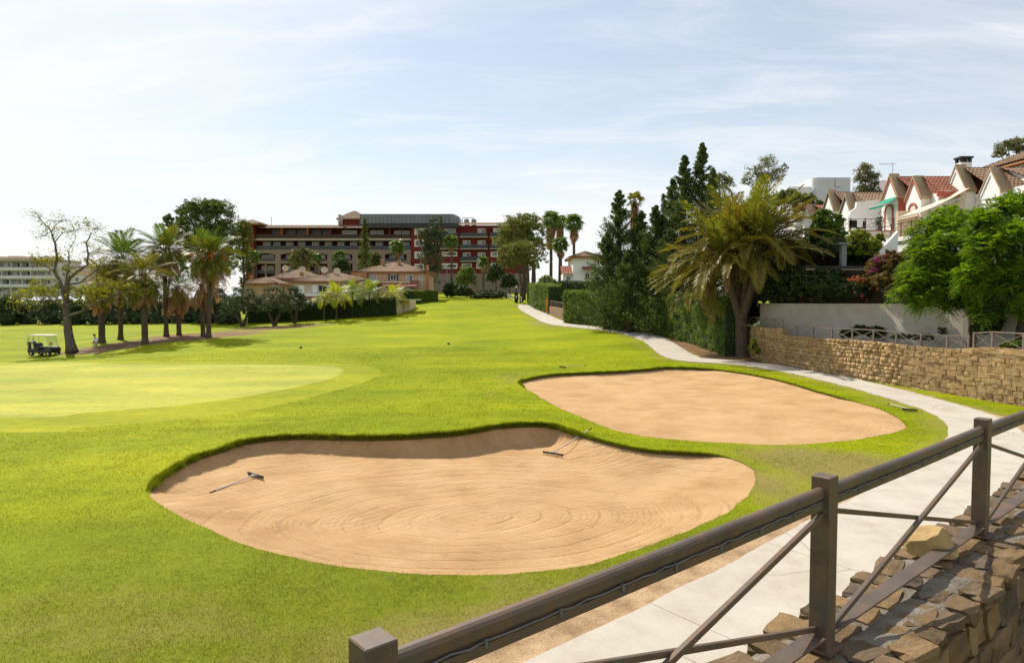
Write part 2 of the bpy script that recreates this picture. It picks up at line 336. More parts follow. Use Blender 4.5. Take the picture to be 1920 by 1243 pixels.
def sand_mat(name, cx, cy, sx, ring=True):
    m, n, l, b = nodes(name)
    f = tex(n, l, 'noise', .7, 6, .6); col = ramp(n, l, f, [(.25, (.335, .200, .092)), (.5, (.43, .275, .138)), (.7, (.485, .322, .175))])
    k = ramp(n, l, tex(n, l, 'noise', 34, 7, .85), [(.30, (.45, .40, .36)), (.46, (1, 1, 1)), (.62, (1.02, 1.02, 1.02)), (.8, (1.16, 1.16, 1.15))]); col = mixc(n, l, 1.0, col, k, 'MULTIPLY')
    l.new(col, b.inputs['Base Color']); b.inputs['Roughness'].default_value = .95; b.inputs['Specular IOR Level'].default_value = .1
    def rings(loc, sc, rot, scale, dist, kind='RINGS'):
        tc = n.new('ShaderNodeTexCoord'); mp = n.new('ShaderNodeMapping'); mp.vector_type = 'TEXTURE'
        mp.inputs['Location'].default_value = loc; mp.inputs['Scale'].default_value = sc; mp.inputs['Rotation'].default_value = (0, 0, rot); l.new(tc.outputs['Object'], mp.inputs[0])
        w = n.new('ShaderNodeTexWave'); w.wave_type = kind; w.rings_direction = 'Z' if kind == 'RINGS' else 'X'
        w.inputs['Scale'].default_value = scale; w.inputs['Distortion'].default_value = dist; w.inputs['Detail'].default_value = 3; w.inputs['Detail Scale'].default_value = 1.2
        l.new(mp.outputs[0], w.inputs[0]); return w.outputs['Fac']
    a = rings((cx, cy, 0), (sx*1.1, .9, 1), .12, .62, 2.2); a2 = rings((cx+5, cy-2, 0), (1.6, 1.6, 1), .9, 2.3, 5, 'BANDS'); a3 = rings((cx+2.2, cy-1.2, 0), (1.8, .8, 1), .6, 1.1, 3.0)
    f3 = tex(n, l, 'noise', .5, 3); msk = ramp(n, l, f3, [(.42, (0, 0, 0)), (.6, (1, 1, 1))])
    g1 = ramp(n, l, a, [(.0, (0, 0, 0)), (.16, (.9, .9, .9)), (1, (1, 1, 1))]); g2 = ramp(n, l, a2, [(0, (.2, .2, .2)), (.4, (.9, .9, .9)), (1, (1, 1, 1))]); g3 = ramp(n, l, a3, [(0, (0, 0, 0)), (.3, (.9, .9, .9)), (1, (1, 1, 1))])
    h = mixc(n, l, .5, mixc(n, l, .55, g1, g2), mixc(n, l, msk, g3, g2))
    bm_ = ramp(n, l, tex(n, l, 'noise', .55, 4, .6), [(.40, (0, 0, 0)), (.56, (1, 1, 1))]); a4 = rings((cx+.15, cy+.1, 0), (sx*1.1, .9, 1), .12, 3.1, 3.2)
    g4 = ramp(n, l, a4, [(.0, (0, 0, 0)), (.35, (.9, .9, .9)), (1, (1, 1, 1))]); bm2 = ramp(n, l, tex(n, l, 'noise', .8, 3, .5), [(.45, (0, 0, 0)), (.62, (1, 1, 1))])
    p = bump(n, l, None, mixc(n, l, bm_, (1.0, 1.0, 1.0), g1), .45 if ring else .1, .05); p = bump(n, l, None, mixc(n, l, bm2, (1.0, 1.0, 1.0), g4), .5 if ring else .15, .03, p); p = bump(n, l, None, h, .6 if ring else .25, .035, p)
    p = bump(n, l, None, tex(n, l, 'noise', 3, 5, .6), .35, .06, p)
    p = bump(n, l, None, tex(n, l, 'noise', 26, 3, .6), .55, .03, p)
    bump(n, l, b, tex(n, l, 'noise', 110, 3, .8), .9, .012, p)
    return m
_s = G(900, 935); MAT['sand1'] = sand_mat('raked sand', _s.x, _s.y, 1.25); _s = G(1300, 770); MAT['sand2'] = sand_mat('bunker sand', _s.x, _s.y, .8, False)
MAT['soil'] = plain('bare earth', (.43, .30, .175), (.235, .15, .08), 2.2, .95, 1.0, 22, bdist=.03, detail=9)
MAT['turfedge'] = plain('turf edge', (.10, .075, .03), (.06, .07, .015), 14, .95, .8, 30)
def concrete():
    m, n, l, b = nodes('path concrete')
    col = ramp(n, l, tex(n, l, 'noise', 1.1, 8, .65), [(.28, (.345, .31, .262)), (.5, (.415, .382, .33)), (.72, (.46, .43, .375))])
    k = ramp(n, l, tex(n, l, 'noise', 30, 6, .8), [(.25, (.86, .84, .82)), (.5, (1, 1, 1)), (.8, (1.05, 1.05, 1.05))]); col = mixc(n, l, 1.0, col, k, 'MULTIPLY')
    st = ramp(n, l, tex(n, l, 'noise', .45, 6, .7), [(.55, (1, 1, 1)), (.72, (.84, .80, .73))]); col = mixc(n, l, 1.0, col, st, 'MULTIPLY')
    wv = n.new('ShaderNodeVectorMath'); wv.operation = 'ADD'; tcc = n.new('ShaderNodeTexCoord'); l.new(tcc.outputs['Object'], wv.inputs[0]); nc_ = n.new('ShaderNodeTexNoise'); nc_.inputs['Scale'].default_value = 1.5; nc_.inputs['Detail'].default_value = 6; l.new(nc_.outputs['Color'], wv.inputs[1])
    vo = n.new('ShaderNodeTexVoronoi'); vo.feature = 'DISTANCE_TO_EDGE'; vo.inputs['Scale'].default_value = .33; l.new(wv.outputs[0], vo.inputs['Vector'])
    ck = ramp(n, l, vo.outputs['Distance'], [(.0, (.55, .50, .44)), (.006, (1, 1, 1))]); col = mixc(n, l, ramp(n, l, tex(n, l, 'noise', .4, 2), [(.48, (0, 0, 0)), (.56, (1, 1, 1))]), col, mixc(n, l, 1.0, col, ck, 'MULTIPLY'))
    sp = ramp(n, l, tex(n, l, 'noise', 9, 4, .7), [(.66, (1, 1, 1)), (.75, (.72, .68, .6))]); col = mixc(n, l, 1.0, col, sp, 'MULTIPLY')
    l.new(col, b.inputs['Base Color']); b.inputs['Roughness'].default_value = .9; b.inputs['Specular IOR Level'].default_value = .2
    bump(n, l, b, tex(n, l, 'noise', 45, 6, .7), .25, .006); return m
MAT['concrete'] = concrete()

# ------------------------------------------------------------------ ground mesh, with the bunkers cut out
pts = []
for r in np.geomspace(5, 300, 150):
    st = r*.028; n_ = max(8, int(r*R(108)/st)); ph = RNG.random()
    for k in range(n_):
        a = R(-54)+R(108)*(k+ph)/n_; rr = r*(1+.006*RNG.standard_normal()); pts.append((rr*math.sin(a), rr*math.cos(a)))
for r in np.geomspace(3, 3500, 34):
    for k in range(40):
        a = 2*math.pi*(k+.5*(int(r) % 2))/40
        if r > 300 or not (-R(54) < (a if a < math.pi else a-2*math.pi) < R(54)): pts.append((r*math.sin(a), r*math.cos(a)))
pts += [(-4500, -4500), (4500, -4500), (4500, 4500), (-4500, 4500)]
pts = np.array(pts)
keep = np.ones(len(pts), bool)
for pl, dd in ((B1, .10), (B2, .13), (GR, .15), (FR, .15)):
    d, _ = polydist(pts, pl); keep &= d > dd
keep &= ~pip(pts, B1); keep &= ~pip(pts, B2)
pts = pts[keep]
allp = [pts]; edges = []; off = len(pts)
for pl in (B1, B2, GR, FR):
    allp.append(pl); n_ = len(pl); edges += [(off+i, off+(i+1) % n_) for i in range(n_)]; off += n_
allp = np.vstack(allp)
cv, ce, cfc, *_ = delaunay_2d_cdt([Vector(p) for p in allp], edges, [], 0, 1e-4)
cv = np.array([(v.x, v.y) for v in cv]); cfc = np.array([f for f in cfc if len(f) == 3])
cen = cv[cfc].mean(1); gzv = ground(cv)
in1, in2, ing, inf = pip(cen, B1), pip(cen, B2), pip(cen, GR), pip(cen, FR)
V3 = np.column_stack([cv, gzv])
dpath = np.minimum(polydist(cv, PL)[0], polydist(cv, PR)[0])
dry = np.zeros(len(cv)); dirt = np.zeros(len(cv))
near = np.hypot(cv[:, 0], cv[:, 1])
dry += np.clip(1-dpath/2.2, 0, 1)*.42
def blob(x, y, rx, ry, amp):
    return amp*np.clip(1.25-np.hypot((cv[:, 0]-x)/rx, (cv[:, 1]-y)/ry), 0, 1)
for q, rx, ry, am in (((1480,850),2.6,2.0,.42),((1560,880),2.5,2.5,.5),((1420,905),1.0,1.6,.5),((960,705),1.2,4,.45),((930,740),1.0,4,.25),((60,1150),5,2,.16),((450,1200),4,1.5,.14),((1100,1150),2.5,1.5,.3),((1290,645),2,6,.7),((1300,668),1.5,3,.6),((1010,608),3,8,.25),((1800,770),1.5,4,.4),((900,1230),2.5,1.2,.45)):
    g_ = G(*q); dry += blob(g_.x, g_.y, rx, ry, am)
for q, rx, ry, am in (((330,634),8,5,.72),((420,625),9,5,.75),((220,653),7,2.2,.62),((560,611),9,3,.7),((140,662),2.5,1.6,.6),((270,643),7,2.6,.66),((480,618),8,4,.66),((1345,660),3,8,.9),((1250,634),2,6,.8),((1390,672),2.5,3,.9),((1890,770),.9,5,.5)):
    g_ = G(*q); dirt += blob(g_.x, g_.y, rx, ry, am)
dirt += blob(8, 1, 7, 5, 1.2)  # dark ground added out of view, cuts green bounce onto the near wall
rough = np.clip((17.5-near)/6.5, 0, 1)*.85
def sub(name, mask, mat, attrs=False, kind='structure'):
    f = cfc[mask]; used, inv = np.unique(f, return_inverse=True); me = np_mesh(name, V3[used], inv.reshape(-1, 3), mat, True)
    if attrs:
        for nm, ar in (('dry', dry), ('dirt', dirt), ('rough', rough)):
            a = me.attributes.new(nm, 'FLOAT', 'POINT'); a.data.foreach_set('value', ar[used].astype(np.float32))
    bm = bmesh.new(); bm.from_mesh(me); bmesh.ops.recalc_face_normals(bm, faces=bm.faces)
    if sum(f_.normal.z for f_ in list(bm.faces)[:200]) < 0: bmesh.ops.reverse_faces(bm, faces=bm.faces)
    bm.to_mesh(me); bm.free()
    return tag(link(name, me), kind=kind)
sub('ground', ~(in1 | in2 | inf | ing), MAT['grass'], True)
sub('green_fringe', inf & ~ing, MAT['fringe']); sub('putting_green', ing, MAT['green'])

# sand of the two bunkers and the cut turf edge round them
def bunker(poly, floor, steep_fn, spacing, mat, seed):
    lip = ground(poly); w = np.array([steep_fn(p) for p in poly])      # 1 = steep wall, 0 = gentle run-in
    for _ in range(12): w = (np.roll(w, 1)+w*2+np.roll(w, -1))/4
    mn, mxx = poly.min(0), poly.max(0); gx, gy = np.meshgrid(np.arange(mn[0], mxx[0], spacing), np.arange(mn[1], mxx[1], spacing))
    q = np.stack([gx.ravel(), gy.ravel()], 1)+RNG.random((gx.size, 2))*spacing*.4; q = q[pip(q, poly)]; d, _ = polydist(q, poly); q = q[d > .06]
    nP = len(poly); a = np.vstack([poly, q]); ed = [(i, (i+1) % nP) for i in range(nP)]
    v, e, f, *_ = delaunay_2d_cdt([Vector(p) for p in a], ed, [], 1, 1e-4)
    v = np.array([(k.x, k.y) for k in v]); f = np.array([k for k in f if len(k) == 3])
    d, ar = polydist(v, poly)
    # smooth mixture of the nearest lips
    dd = np.hypot(v[:, None, 0]-poly[None, ::6, 0], v[:, None, 1]-poly[None, ::6, 1]); wt = 1/(dd+.05)**3; wt /= wt.sum(1)[:, None]
    lz = wt @ lip[::6]; st = wt @ w[::6]; edge = d < .02; lz[edge] = lip[ar[edge]]; st[edge] = w[ar[edge]]
    run = 3.2*(1-st)+.48*st; t = np.clip(d/run, 0, 1); t = 1-(1-t)**(1.6+1.2*st)
    rim = .02+.13*st
    z = lz-rim+(floor-(lz-rim))*t
    for i in range(len(v)):
        p = Vector((v[i, 0], v[i, 1], seed)); k = min(1, d[i]/.3)
        z[i] += k*(mnoise.noise(p*.5)*.06+mnoise.noise(p*1.7)*.018+mnoise.noise(p*6)*.006*(1+2*st[i]))
    me = np_mesh('bunker_sand', np.column_stack([v, z]), f, mat, True)
    bm = bmesh.new(); bm.from_mesh(me); bmesh.ops.recalc_face_normals(bm, faces=bm.faces)
    if sum(k.normal.z for k in list(bm.faces)[:300]) < 0: bmesh.ops.reverse_faces(bm, faces=bm.faces)
    bm.to_mesh(me); bm.free()
    o = tag(link('bunker_sand', me), kind='structure')
    top = np.column_stack([poly, lip]); bot = np.column_stack([poly, lip-.02-.13*w-.30])
    c = poly.mean(0); bot[:, :2] += (poly-c)/np.hypot(*(poly-c).T)[:, None]*(.02*w)[:, None]
    tag(link('turf_edge', np_mesh('turf_edge', np.vstack([top, bot]), [(i, (i+1) % nP, nP+(i+1) % nP, nP+i) for i in range(nP)], MAT['turfedge'])), kind='structure')
    return v, z, w, lip
_back = lambda pxy: pxy
def steep1(p):
    px = 960+FPX*p[0]/p[1]; return 1.0 if (p[1] > 15.6 and px < 1090) else (.55 if (px < 1340 and p[1] > 17.6) else .04)
def steep2(p):
    px = 960+FPX*p[0]/p[1]; return .75 if (p[1] > 34 and px < 1330) else (.3 if p[1] > 30 and px > 1300 else .05)
SB1 = bunker(B1, EYE-4.72, steep1, .2, MAT['sand1'], 1.5); SB2 = bunker(B2, EYE-4.52, steep2, .36, MAT['sand2'], 8.5)
def sandz(SB, x, y):
    v, z = SB[0], SB[1]; d = np.hypot(v[:, 0]-x, v[:, 1]-y); i = np.argsort(d)[:5]; w = 1/(d[i]+.02); return float((z[i]*w).sum()/w.sum())
def Gs(SB, px, py, dz=0.0):
    """where the line of sight meets the sand"""
    d = ray(px, py); b = None
    for Y in np.linspace(8, 46, 400):
        X = d.x/d.y*Y; Z = EYE+d.z/d.y*Y
        if Z < sandz(SB, X, Y)+dz: return Vector((X, Y, Z))
    return Vector((X, Y, Z))

# ------------------------------------------------------------------ cart path of concrete slabs
path = tag(bpy.data.objects.new('path', None), kind='structure'); C.objects.link(path)
seg = np.hypot(*np.diff(PL, axis=0).T); cum = np.concatenate([[0], np.cumsum(seg)]); tot = cum[-1]
def edge_at(s):
    return np.array([np.interp(s, cum, PL[:, 0]), np.interp(s, cum, PL[:, 1])]), np.array([np.interp(s, cum, PR[:, 0]), np.interp(s, cum, PR[:, 1])])
def strip(s0, s1, step, lift, tz, gap):
    n_ = max(2, int((s1-s0)/step)+1); V = []; F = []; nc = 5
    for s in np.linspace(s0+gap, s1-gap, n_):
        a, b = edge_at(s); sg = mnoise.noise(Vector((s*.9, 3, 0)))*.05+mnoise.noise(Vector((s*3.1, 3, 0)))*.03; a = a+(a-b)/np.hypot(*(a-b))*sg
        for k in range(nc):
            q = a+(b-a)*k/(nc-1); V.append((q[0], q[1], None))
    V = np.array([(v[0], v[1]) for v in V]); z = ground(V)+lift
    V3_ = [(*V[i], z[i]) for i in range(len(V))]; nt = len(V3_); V3_ += [(v[0], v[1], v[2]-tz) for v in V3_]
    for i in range(n_-1):
        for k in range(nc-1):
            q = i*nc+k; F.append((q, q+1, q+nc+1, q+nc))
        F.append((i*nc, (i+1)*nc, nt+(i+1)*nc, nt+i*nc)); F.append((i*nc+nc-1, nt+i*nc+nc-1, nt+(i+1)*nc+nc-1, (i+1)*nc+nc-1))
    for i in (0, n_-1):
        for k in range(nc-1): F.append((i*nc+k, i*nc+k+1, nt+i*nc+k+1, nt+i*nc+k))
    m = MB(); m.v = V3_; m.f = F; return m
SL = 3.6; cuts = [tot-SL*k for k in range(19)]
for k in range(18): strip(cuts[k+1], cuts[k], .35, 0.045, .12, .005).build('slab', MAT['concrete'], path)
strip(cuts[18]+.1, tot, .5, .036, .1, 0.0).build('bedding', MAT['soil'], path)
strip(0, cuts[18], 1.2, .05, .15, 0.0).build('far_paving', MAT['concrete'], path)
# bare earth between lawn and path
def ribbon(name, base, nrm, s0, s1, wfun, lift, mat, step=.12):
    V = []; F = []; nc = 6
    ss = np.arange(s0, s1, step)
    for s in ss:
        a = np.array([np.interp(s, cum, base[:, 0]), np.interp(s, cum, base[:, 1])]); n_ = np.array([np.interp(s, cum, nrm[:, 0]), np.interp(s, cum, nrm[:, 1])]); w = wfun(s)
        for k in range(nc): V.append(a+n_*(-.12+(w+.12)*k/(nc-1)))
    V = np.array(V); z = ground(V)+lift*np.tile(np.array([1, 1, 1, 1, .6, -.5]), len(ss))
    F = [(i*nc+k, i*nc+k+1, (i+1)*nc+k+1, (i+1)*nc+k) for i in range(len(ss)-1) for k in range(nc-1)]
    tag(link(name, np_mesh(name, np.column_stack([V, z]), F, mat, True)), kind='structure')
ribbon('bare_earth', PL, -PNRM, tot-13.5, tot-.05, lambda s: max(.05, (.16+.55*np.clip((s-(tot-11))/8, 0, 1)) + mnoise.noise(Vector((s*.8, 0, 2)))*.25+mnoise.noise(Vector((s*3, 0, 5)))*.12), .014, MAT['soil'])
ribbon('bare_earth', PR, PNRM, tot-15, tot-.05, lambda s: .5+mnoise.noise(Vector((s*.8, 0, 7)))*.2, .014, MAT['soil'])
ribbon('bare_earth', PR, PNRM, tot-34, tot-19, lambda s: .35+max(0, mnoise.noise(Vector((s*.7, 0, 9))))*.8, .012, MAT['soil'])

# ------------------------------------------------------------------ blades of grass on the near lawn and on the bunker lips
def leaf_mesh(name, base, dirv, length, width, mat, bend=None):
    """one pointed blade each: base two verts, tip one"""
    N = len(base); s = np.cross(dirv, RNG.standard_normal((N, 3))); s /= np.linalg.norm(s, axis=1)[:, None]+1e-9
    V = np.empty((N, 3, 3)); V[:, 0] = base-s*width[:, None]/2; V[:, 1] = base+s*width[:, None]/2; V[:, 2] = base+dirv*length[:, None]
    return np_mesh(name, V.reshape(-1, 3), np.arange(N*3).reshape(-1, 3), mat)
MAT['blade'] = leafy('grass blades', (.082, .105, .006), (.152, .180, .007), .4, .8, (.225, .19, .045), spec=.02, boost=1.15)
MAT['lipblade'] = leafy('lip grass', (.075, .11, .006), (.135, .175, .008), .45, .8, (.19, .20, .02), spec=.02, boost=1.0)
N = 900000
r = 7.0*(58/7.0)**(RNG.random(N)**1.35); a = RNG.uniform(-R(41), R(41), N); q = np.stack([r*np.sin(a), r*np.cos(a)], 1)
ok = ~pip(q, B1) & ~pip(q, B2) & ~pip(q, FR)
q = q[ok]; d, ar = polydist(q, PL[90:]); n_ = PNRM[90:][ar]; sd = ((q-PL[90:][ar])*n_).sum(1)
clump = np.array([mnoise.noise(Vector((x*1.1, y*1.1, 4))) for x, y in q]); cl2 = np.array([mnoise.noise(Vector((x*.45, y*.45, 14))) for x, y in q])
okk = ((sd < -.12) & ((sd < -.55-.3*clump) | (RNG.random(len(q)) < np.clip(.12+.9*clump, .05, .6)))) | ((sd > PW+.25) & (RNG.random(len(q)) < .5))
okk &= RNG.random(len(q)) < .72+.6*cl2+.35*clump
q = q[okk]; rr = np.hypot(*q.T); clump = clump[okk]
dv = RNG.standard_normal((len(q), 3))*.55; dv[:, 2] = 1; dv /= np.linalg.norm(dv, axis=1)[:, None]
ln = (.022+.018*RNG.random(len(q)))*(1+.3*clump)*np.clip(.8+rr/60, .8, 1.4); wd = .0045*np.maximum(1, rr/9)
MAT['roughblade'] = leafy('rough grass blades', (.065, .085, .010), (.135, .158, .012), .4, .8, (.215, .185, .055), spec=.02, boost=1.08)
nr_ = rr < 13.5+3*RNG.standard_normal(len(q)); gq = ground(q)
for nm_, mk, mt_, lab in (('rough_grass', nr_, 'roughblade', 'longer olive rough grass in front of the kidney shaped bunker'), ('lawn_grass', ~nr_, 'blade', 'short green lawn grass round the sand bunkers')):
    tag(link(nm_, leaf_mesh(nm_, np.column_stack([q, gq-.004])[mk], dv[mk], ln[mk]*(1.15 if nm_ == 'rough_grass' else 1), wd[mk], MAT[mt_])), lab, 'grass', kind='stuff')
def lip_grass(poly, SB, per, name, label):
    v, z, w, lip = SB; k = np.repeat(np.arange(len(poly)), (per*np.clip(w*1.2-.04,.012,1)).astype(int)); n_ = len(k); k2 = (k+1) % len(poly); t = RNG.random(n_)[:, None]
    b = poly[k]*(1-t)+poly[k2]*t; c = poly.mean(0); inw = (c-b)/np.hypot(*(c-b).T)[:, None]; ww = w[k]
    tang = poly[k2]-poly[k]; nn = np.stack([-tang[:, 1], tang[:, 0]], 1); nn /= np.hypot(*nn.T)[:, None]+1e-9; sg = np.sign((nn*inw).sum(1)); inw = nn*sg[:, None]
    hang = RNG.random(n_)
    tuft = np.array([mnoise.noise(Vector((x*3, y*3, 1))) for x, y in b])
    b = b-inw*(RNG.random(n_)*.10-.02)[:, None]
    dv = np.column_stack([inw*(.25+.9*hang*ww)[:, None]+RNG.standard_normal((n_, 2))*.45, .9-1.3*hang*ww]); dv /= np.linalg.norm(dv, axis=1)[:, None]
    dist = np.hypot(*b.T)
    ln = (.045+(.05+.06*hang)*ww)*(.7+.6*RNG.random(n_))*(1+.6*tuft); wd = .008*np.maximum(1, dist/13)
    zb = ground(b)+.005-.09*hang*ww*RNG.random(n_)
    tag(link(name, leaf_mesh(name, np.column_stack([b, zb]), dv, ln, wd, MAT['lipblade'])), label, 'grass', kind='stuff')
lip_grass(B1, SB1, 150, 'lip_grass', 'ragged grass fringe along the rim of the kidney shaped bunker'); lip_grass(B2, SB2, 110, 'lip_grass', 'ragged grass fringe along the rim of the bunker beside the path')
# ------------------------------------------------------------------ near stone wall, railing, boulder
MAT['stone'] = None
def stone_mat(name, stops, rnd=.22, sc=7, lichen=None):
    m, n, l, b = nodes(name); oi = n.new('ShaderNodeObjectInfo')
    vec = n.new('ShaderNodeVectorMath'); vec.operation = 'ADD'; tc = n.new('ShaderNodeTexCoord'); l.new(tc.outputs['Object'], vec.inputs[0])
    mu = n.new('ShaderNodeMath'); mu.operation = 'MULTIPLY'; l.new(oi.outputs['Random'], mu.inputs[0]); mu.inputs[1].default_value = 37; l.new(mu.outputs[0], vec.inputs[1])
    f = tex(n, l, 'noise', sc*.35, 8, .65, vec=vec.outputs[0]); base = ramp(n, l, oi.outputs['Random'], stops)
    k = ramp(n, l, f, [(.25, (1-rnd*2,)*3), (.5, (1, 1, 1)), (.78, (1+rnd*1.3,)*3)]); col = mixc(n, l, 1.0, base, k, 'MULTIPLY')
    if lichen: col = mixc(n, l, ramp(n, l, tex(n, l, 'noise', sc*1.3, 6, .7, vec=vec.outputs[0]), [(.55, (0, 0, 0)), (.68, (1, 1, 1))]), col, lichen)
    l.new(col, b.inputs['Base Color']); b.inputs['Roughness'].default_value = .92; b.inputs['Specular IOR Level'].default_value = .15
    p = bump(n, l, None, f, .6, .06); bump(n, l, b, tex(n, l, 'noise', sc*5, 6, .7, vec=vec.outputs[0]), .5, .015, p); return m
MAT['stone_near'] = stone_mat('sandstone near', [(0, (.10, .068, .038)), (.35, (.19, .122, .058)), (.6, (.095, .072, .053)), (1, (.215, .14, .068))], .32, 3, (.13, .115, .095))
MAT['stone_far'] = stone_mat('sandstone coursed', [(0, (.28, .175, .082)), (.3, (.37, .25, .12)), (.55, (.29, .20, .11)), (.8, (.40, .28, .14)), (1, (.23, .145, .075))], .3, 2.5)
MAT['mortar'] = plain('mortar', (.20, .175, .14), (.12, .10, .08), 6, .95, 1.0, 40, bdist=.02)
MAT['mortar_far'] = plain('wall core', (.17, .125, .075), (.11, .08, .05), 4, .95, .8, 20)
MAT['boulder'] = stone_mat('yellow boulder', [(0, (.34, .235, .105)), (1, (.36, .25, .12))], .34, 4, (.24, .18, .11))
def stone_variant(seed, cuts, rnd, amp):
    bm = bmesh.new(); bmesh.ops.create_cube(bm, size=1.0); bmesh.ops.subdivide_edges(bm, edges=bm.edges[:], cuts=cuts, use_grid_fill=True)
    for v in bm.verts:
        s_ = v.co.normalized()*.62; c = v.co.lerp(s_, rnd); q = v.co*2.2+Vector((seed*3.1, seed*1.7, 0))
        v.co = c+Vector((mnoise.noise(q), mnoise.noise(q+Vector((9, 0, 0))), mnoise.noise(q+Vector((0, 9, 0)))))*amp
    bmesh.ops.triangulate(bm, faces=bm.faces[:]); me = bpy.data.meshes.new('stone'); bm.to_mesh(me); bm.free()
    return me
def variants(n, cuts, rnd, amp, mat, seed=0):
    r_ = []
    for i in range(n):
        m = stone_variant(i*1.3+seed, cuts, rnd, amp); m.materials.append(mat); r_.append(m)
    return r_
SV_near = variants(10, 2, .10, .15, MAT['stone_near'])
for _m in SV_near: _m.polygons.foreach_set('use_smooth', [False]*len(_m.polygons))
SV_far = variants(10, 1, .03, .10, MAT['stone_far'], 20)

WA = Vector((1.65, 3.56, 0)); WD = Vector((.76, .65, 0)).normalized(); WN = Vector((WD.y, -WD.x, 0)); WTOP = EYE-1.84; PITCHL = 2.67
def wp(s, o, z): return Vector((WA.x+WD.x*s+WN.x*o, WA.y+WD.y*s+WN.y*o, z))
nw = thing('stone_wall', 'rough rubble stone wall with mortared top carrying the brown railing', 'wall', wp(0, 0, gz(WA.x, WA.y)))
m = MB(); ss = np.arange(-5.4, 10.01, .18); prof = []
rows = []
for s in ss:
    o0 = -.25+mnoise.noise(Vector((s*1.4, 2, 0)))*.06; o1 = .31+mnoise.noise(Vector((s*1.6, 7, 0)))*.06
    rows.append([wp(s, o0-.03, WTOP-3.2), wp(s, o0, WTOP-.06)] + [wp(s, o0+(o1-o0)*k/8, WTOP-.026+mnoise.noise(Vector((s*4, k*.7, 1)))*.024) for k in range(1, 8)] + [wp(s, o1, WTOP-.07), wp(s, o1+.06, WTOP-3.2)])
nr = len(rows[0]); m.v = [tuple(v) for r_ in rows for v in r_]
m.f = [(i*nr+k, i*nr+k+1, (i+1)*nr+k+1, (i+1)*nr+k) for i in range(len(rows)-1) for k in range(nr-1)] + [tuple(range(nr)), tuple((len(rows)-1)*nr+k for k in range(nr))[::-1]]
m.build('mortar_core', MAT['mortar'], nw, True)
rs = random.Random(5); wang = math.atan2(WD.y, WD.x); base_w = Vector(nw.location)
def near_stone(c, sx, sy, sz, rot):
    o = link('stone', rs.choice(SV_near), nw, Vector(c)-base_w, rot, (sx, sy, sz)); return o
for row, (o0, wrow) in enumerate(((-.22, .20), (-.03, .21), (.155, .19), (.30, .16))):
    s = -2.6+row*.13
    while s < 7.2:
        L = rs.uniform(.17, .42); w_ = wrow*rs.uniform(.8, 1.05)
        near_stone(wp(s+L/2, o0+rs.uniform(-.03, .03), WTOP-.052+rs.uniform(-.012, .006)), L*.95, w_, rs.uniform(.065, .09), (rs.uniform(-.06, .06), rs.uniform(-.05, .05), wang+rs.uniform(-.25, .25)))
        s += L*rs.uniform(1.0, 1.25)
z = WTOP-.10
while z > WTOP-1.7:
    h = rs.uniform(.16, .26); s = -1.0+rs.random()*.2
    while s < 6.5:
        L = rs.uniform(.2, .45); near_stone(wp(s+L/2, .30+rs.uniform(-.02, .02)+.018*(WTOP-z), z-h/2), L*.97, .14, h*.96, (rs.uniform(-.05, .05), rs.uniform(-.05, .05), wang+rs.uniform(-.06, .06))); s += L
    z -= h
def rust(name, c1, c2, rc, rough=.55):
    m, n, l, b = nodes(name)
    col = ramp(n, l, tex(n, l, 'noise', 3, 6, .6), [(.35, c1), (.65, c2)])
    f = ramp(n, l, tex(n, l, 'noise', 5.5, 10, .72), [(.46, (0, 0, 0)), (.62, (1, 1, 1))]); col = mixc(n, l, f, col, rc)
    f2 = ramp(n, l, tex(n, l, 'noise', 40, 6, .7), [(.62, (0, 0, 0)), (.75, (1, 1, 1))]); col = mixc(n, l, f2, col, (.25, .22, .19))
    l.new(col, b.inputs['Base Color']); b.inputs['Roughness'].default_value = rough; b.inputs['Metallic'].default_value = .25; b.inputs['Specular IOR Level'].default_value = .4
    bump(n, l, b, tex(n, l, 'noise', 45, 6, .7), .25, .004); return m
MAT['rail'] = rust('weathered brown paint', (.080, .061, .048), (.120, .094, .077), (.145, .085, .052))
MAT['railfar'] = rust('weathered grey paint', (.17, .15, .135), (.24, .215, .20), (.19, .11, .07))
MAT['cable'] = plain('grey cable', (.16, .15, .15), (.1, .1, .1), 9, .6)
nf = thing('railing', 'weathered brown metal railing with crossed bars on the rubble wall', 'railing', wp(0, 0, WTOP))
PH, PS = .92, .05
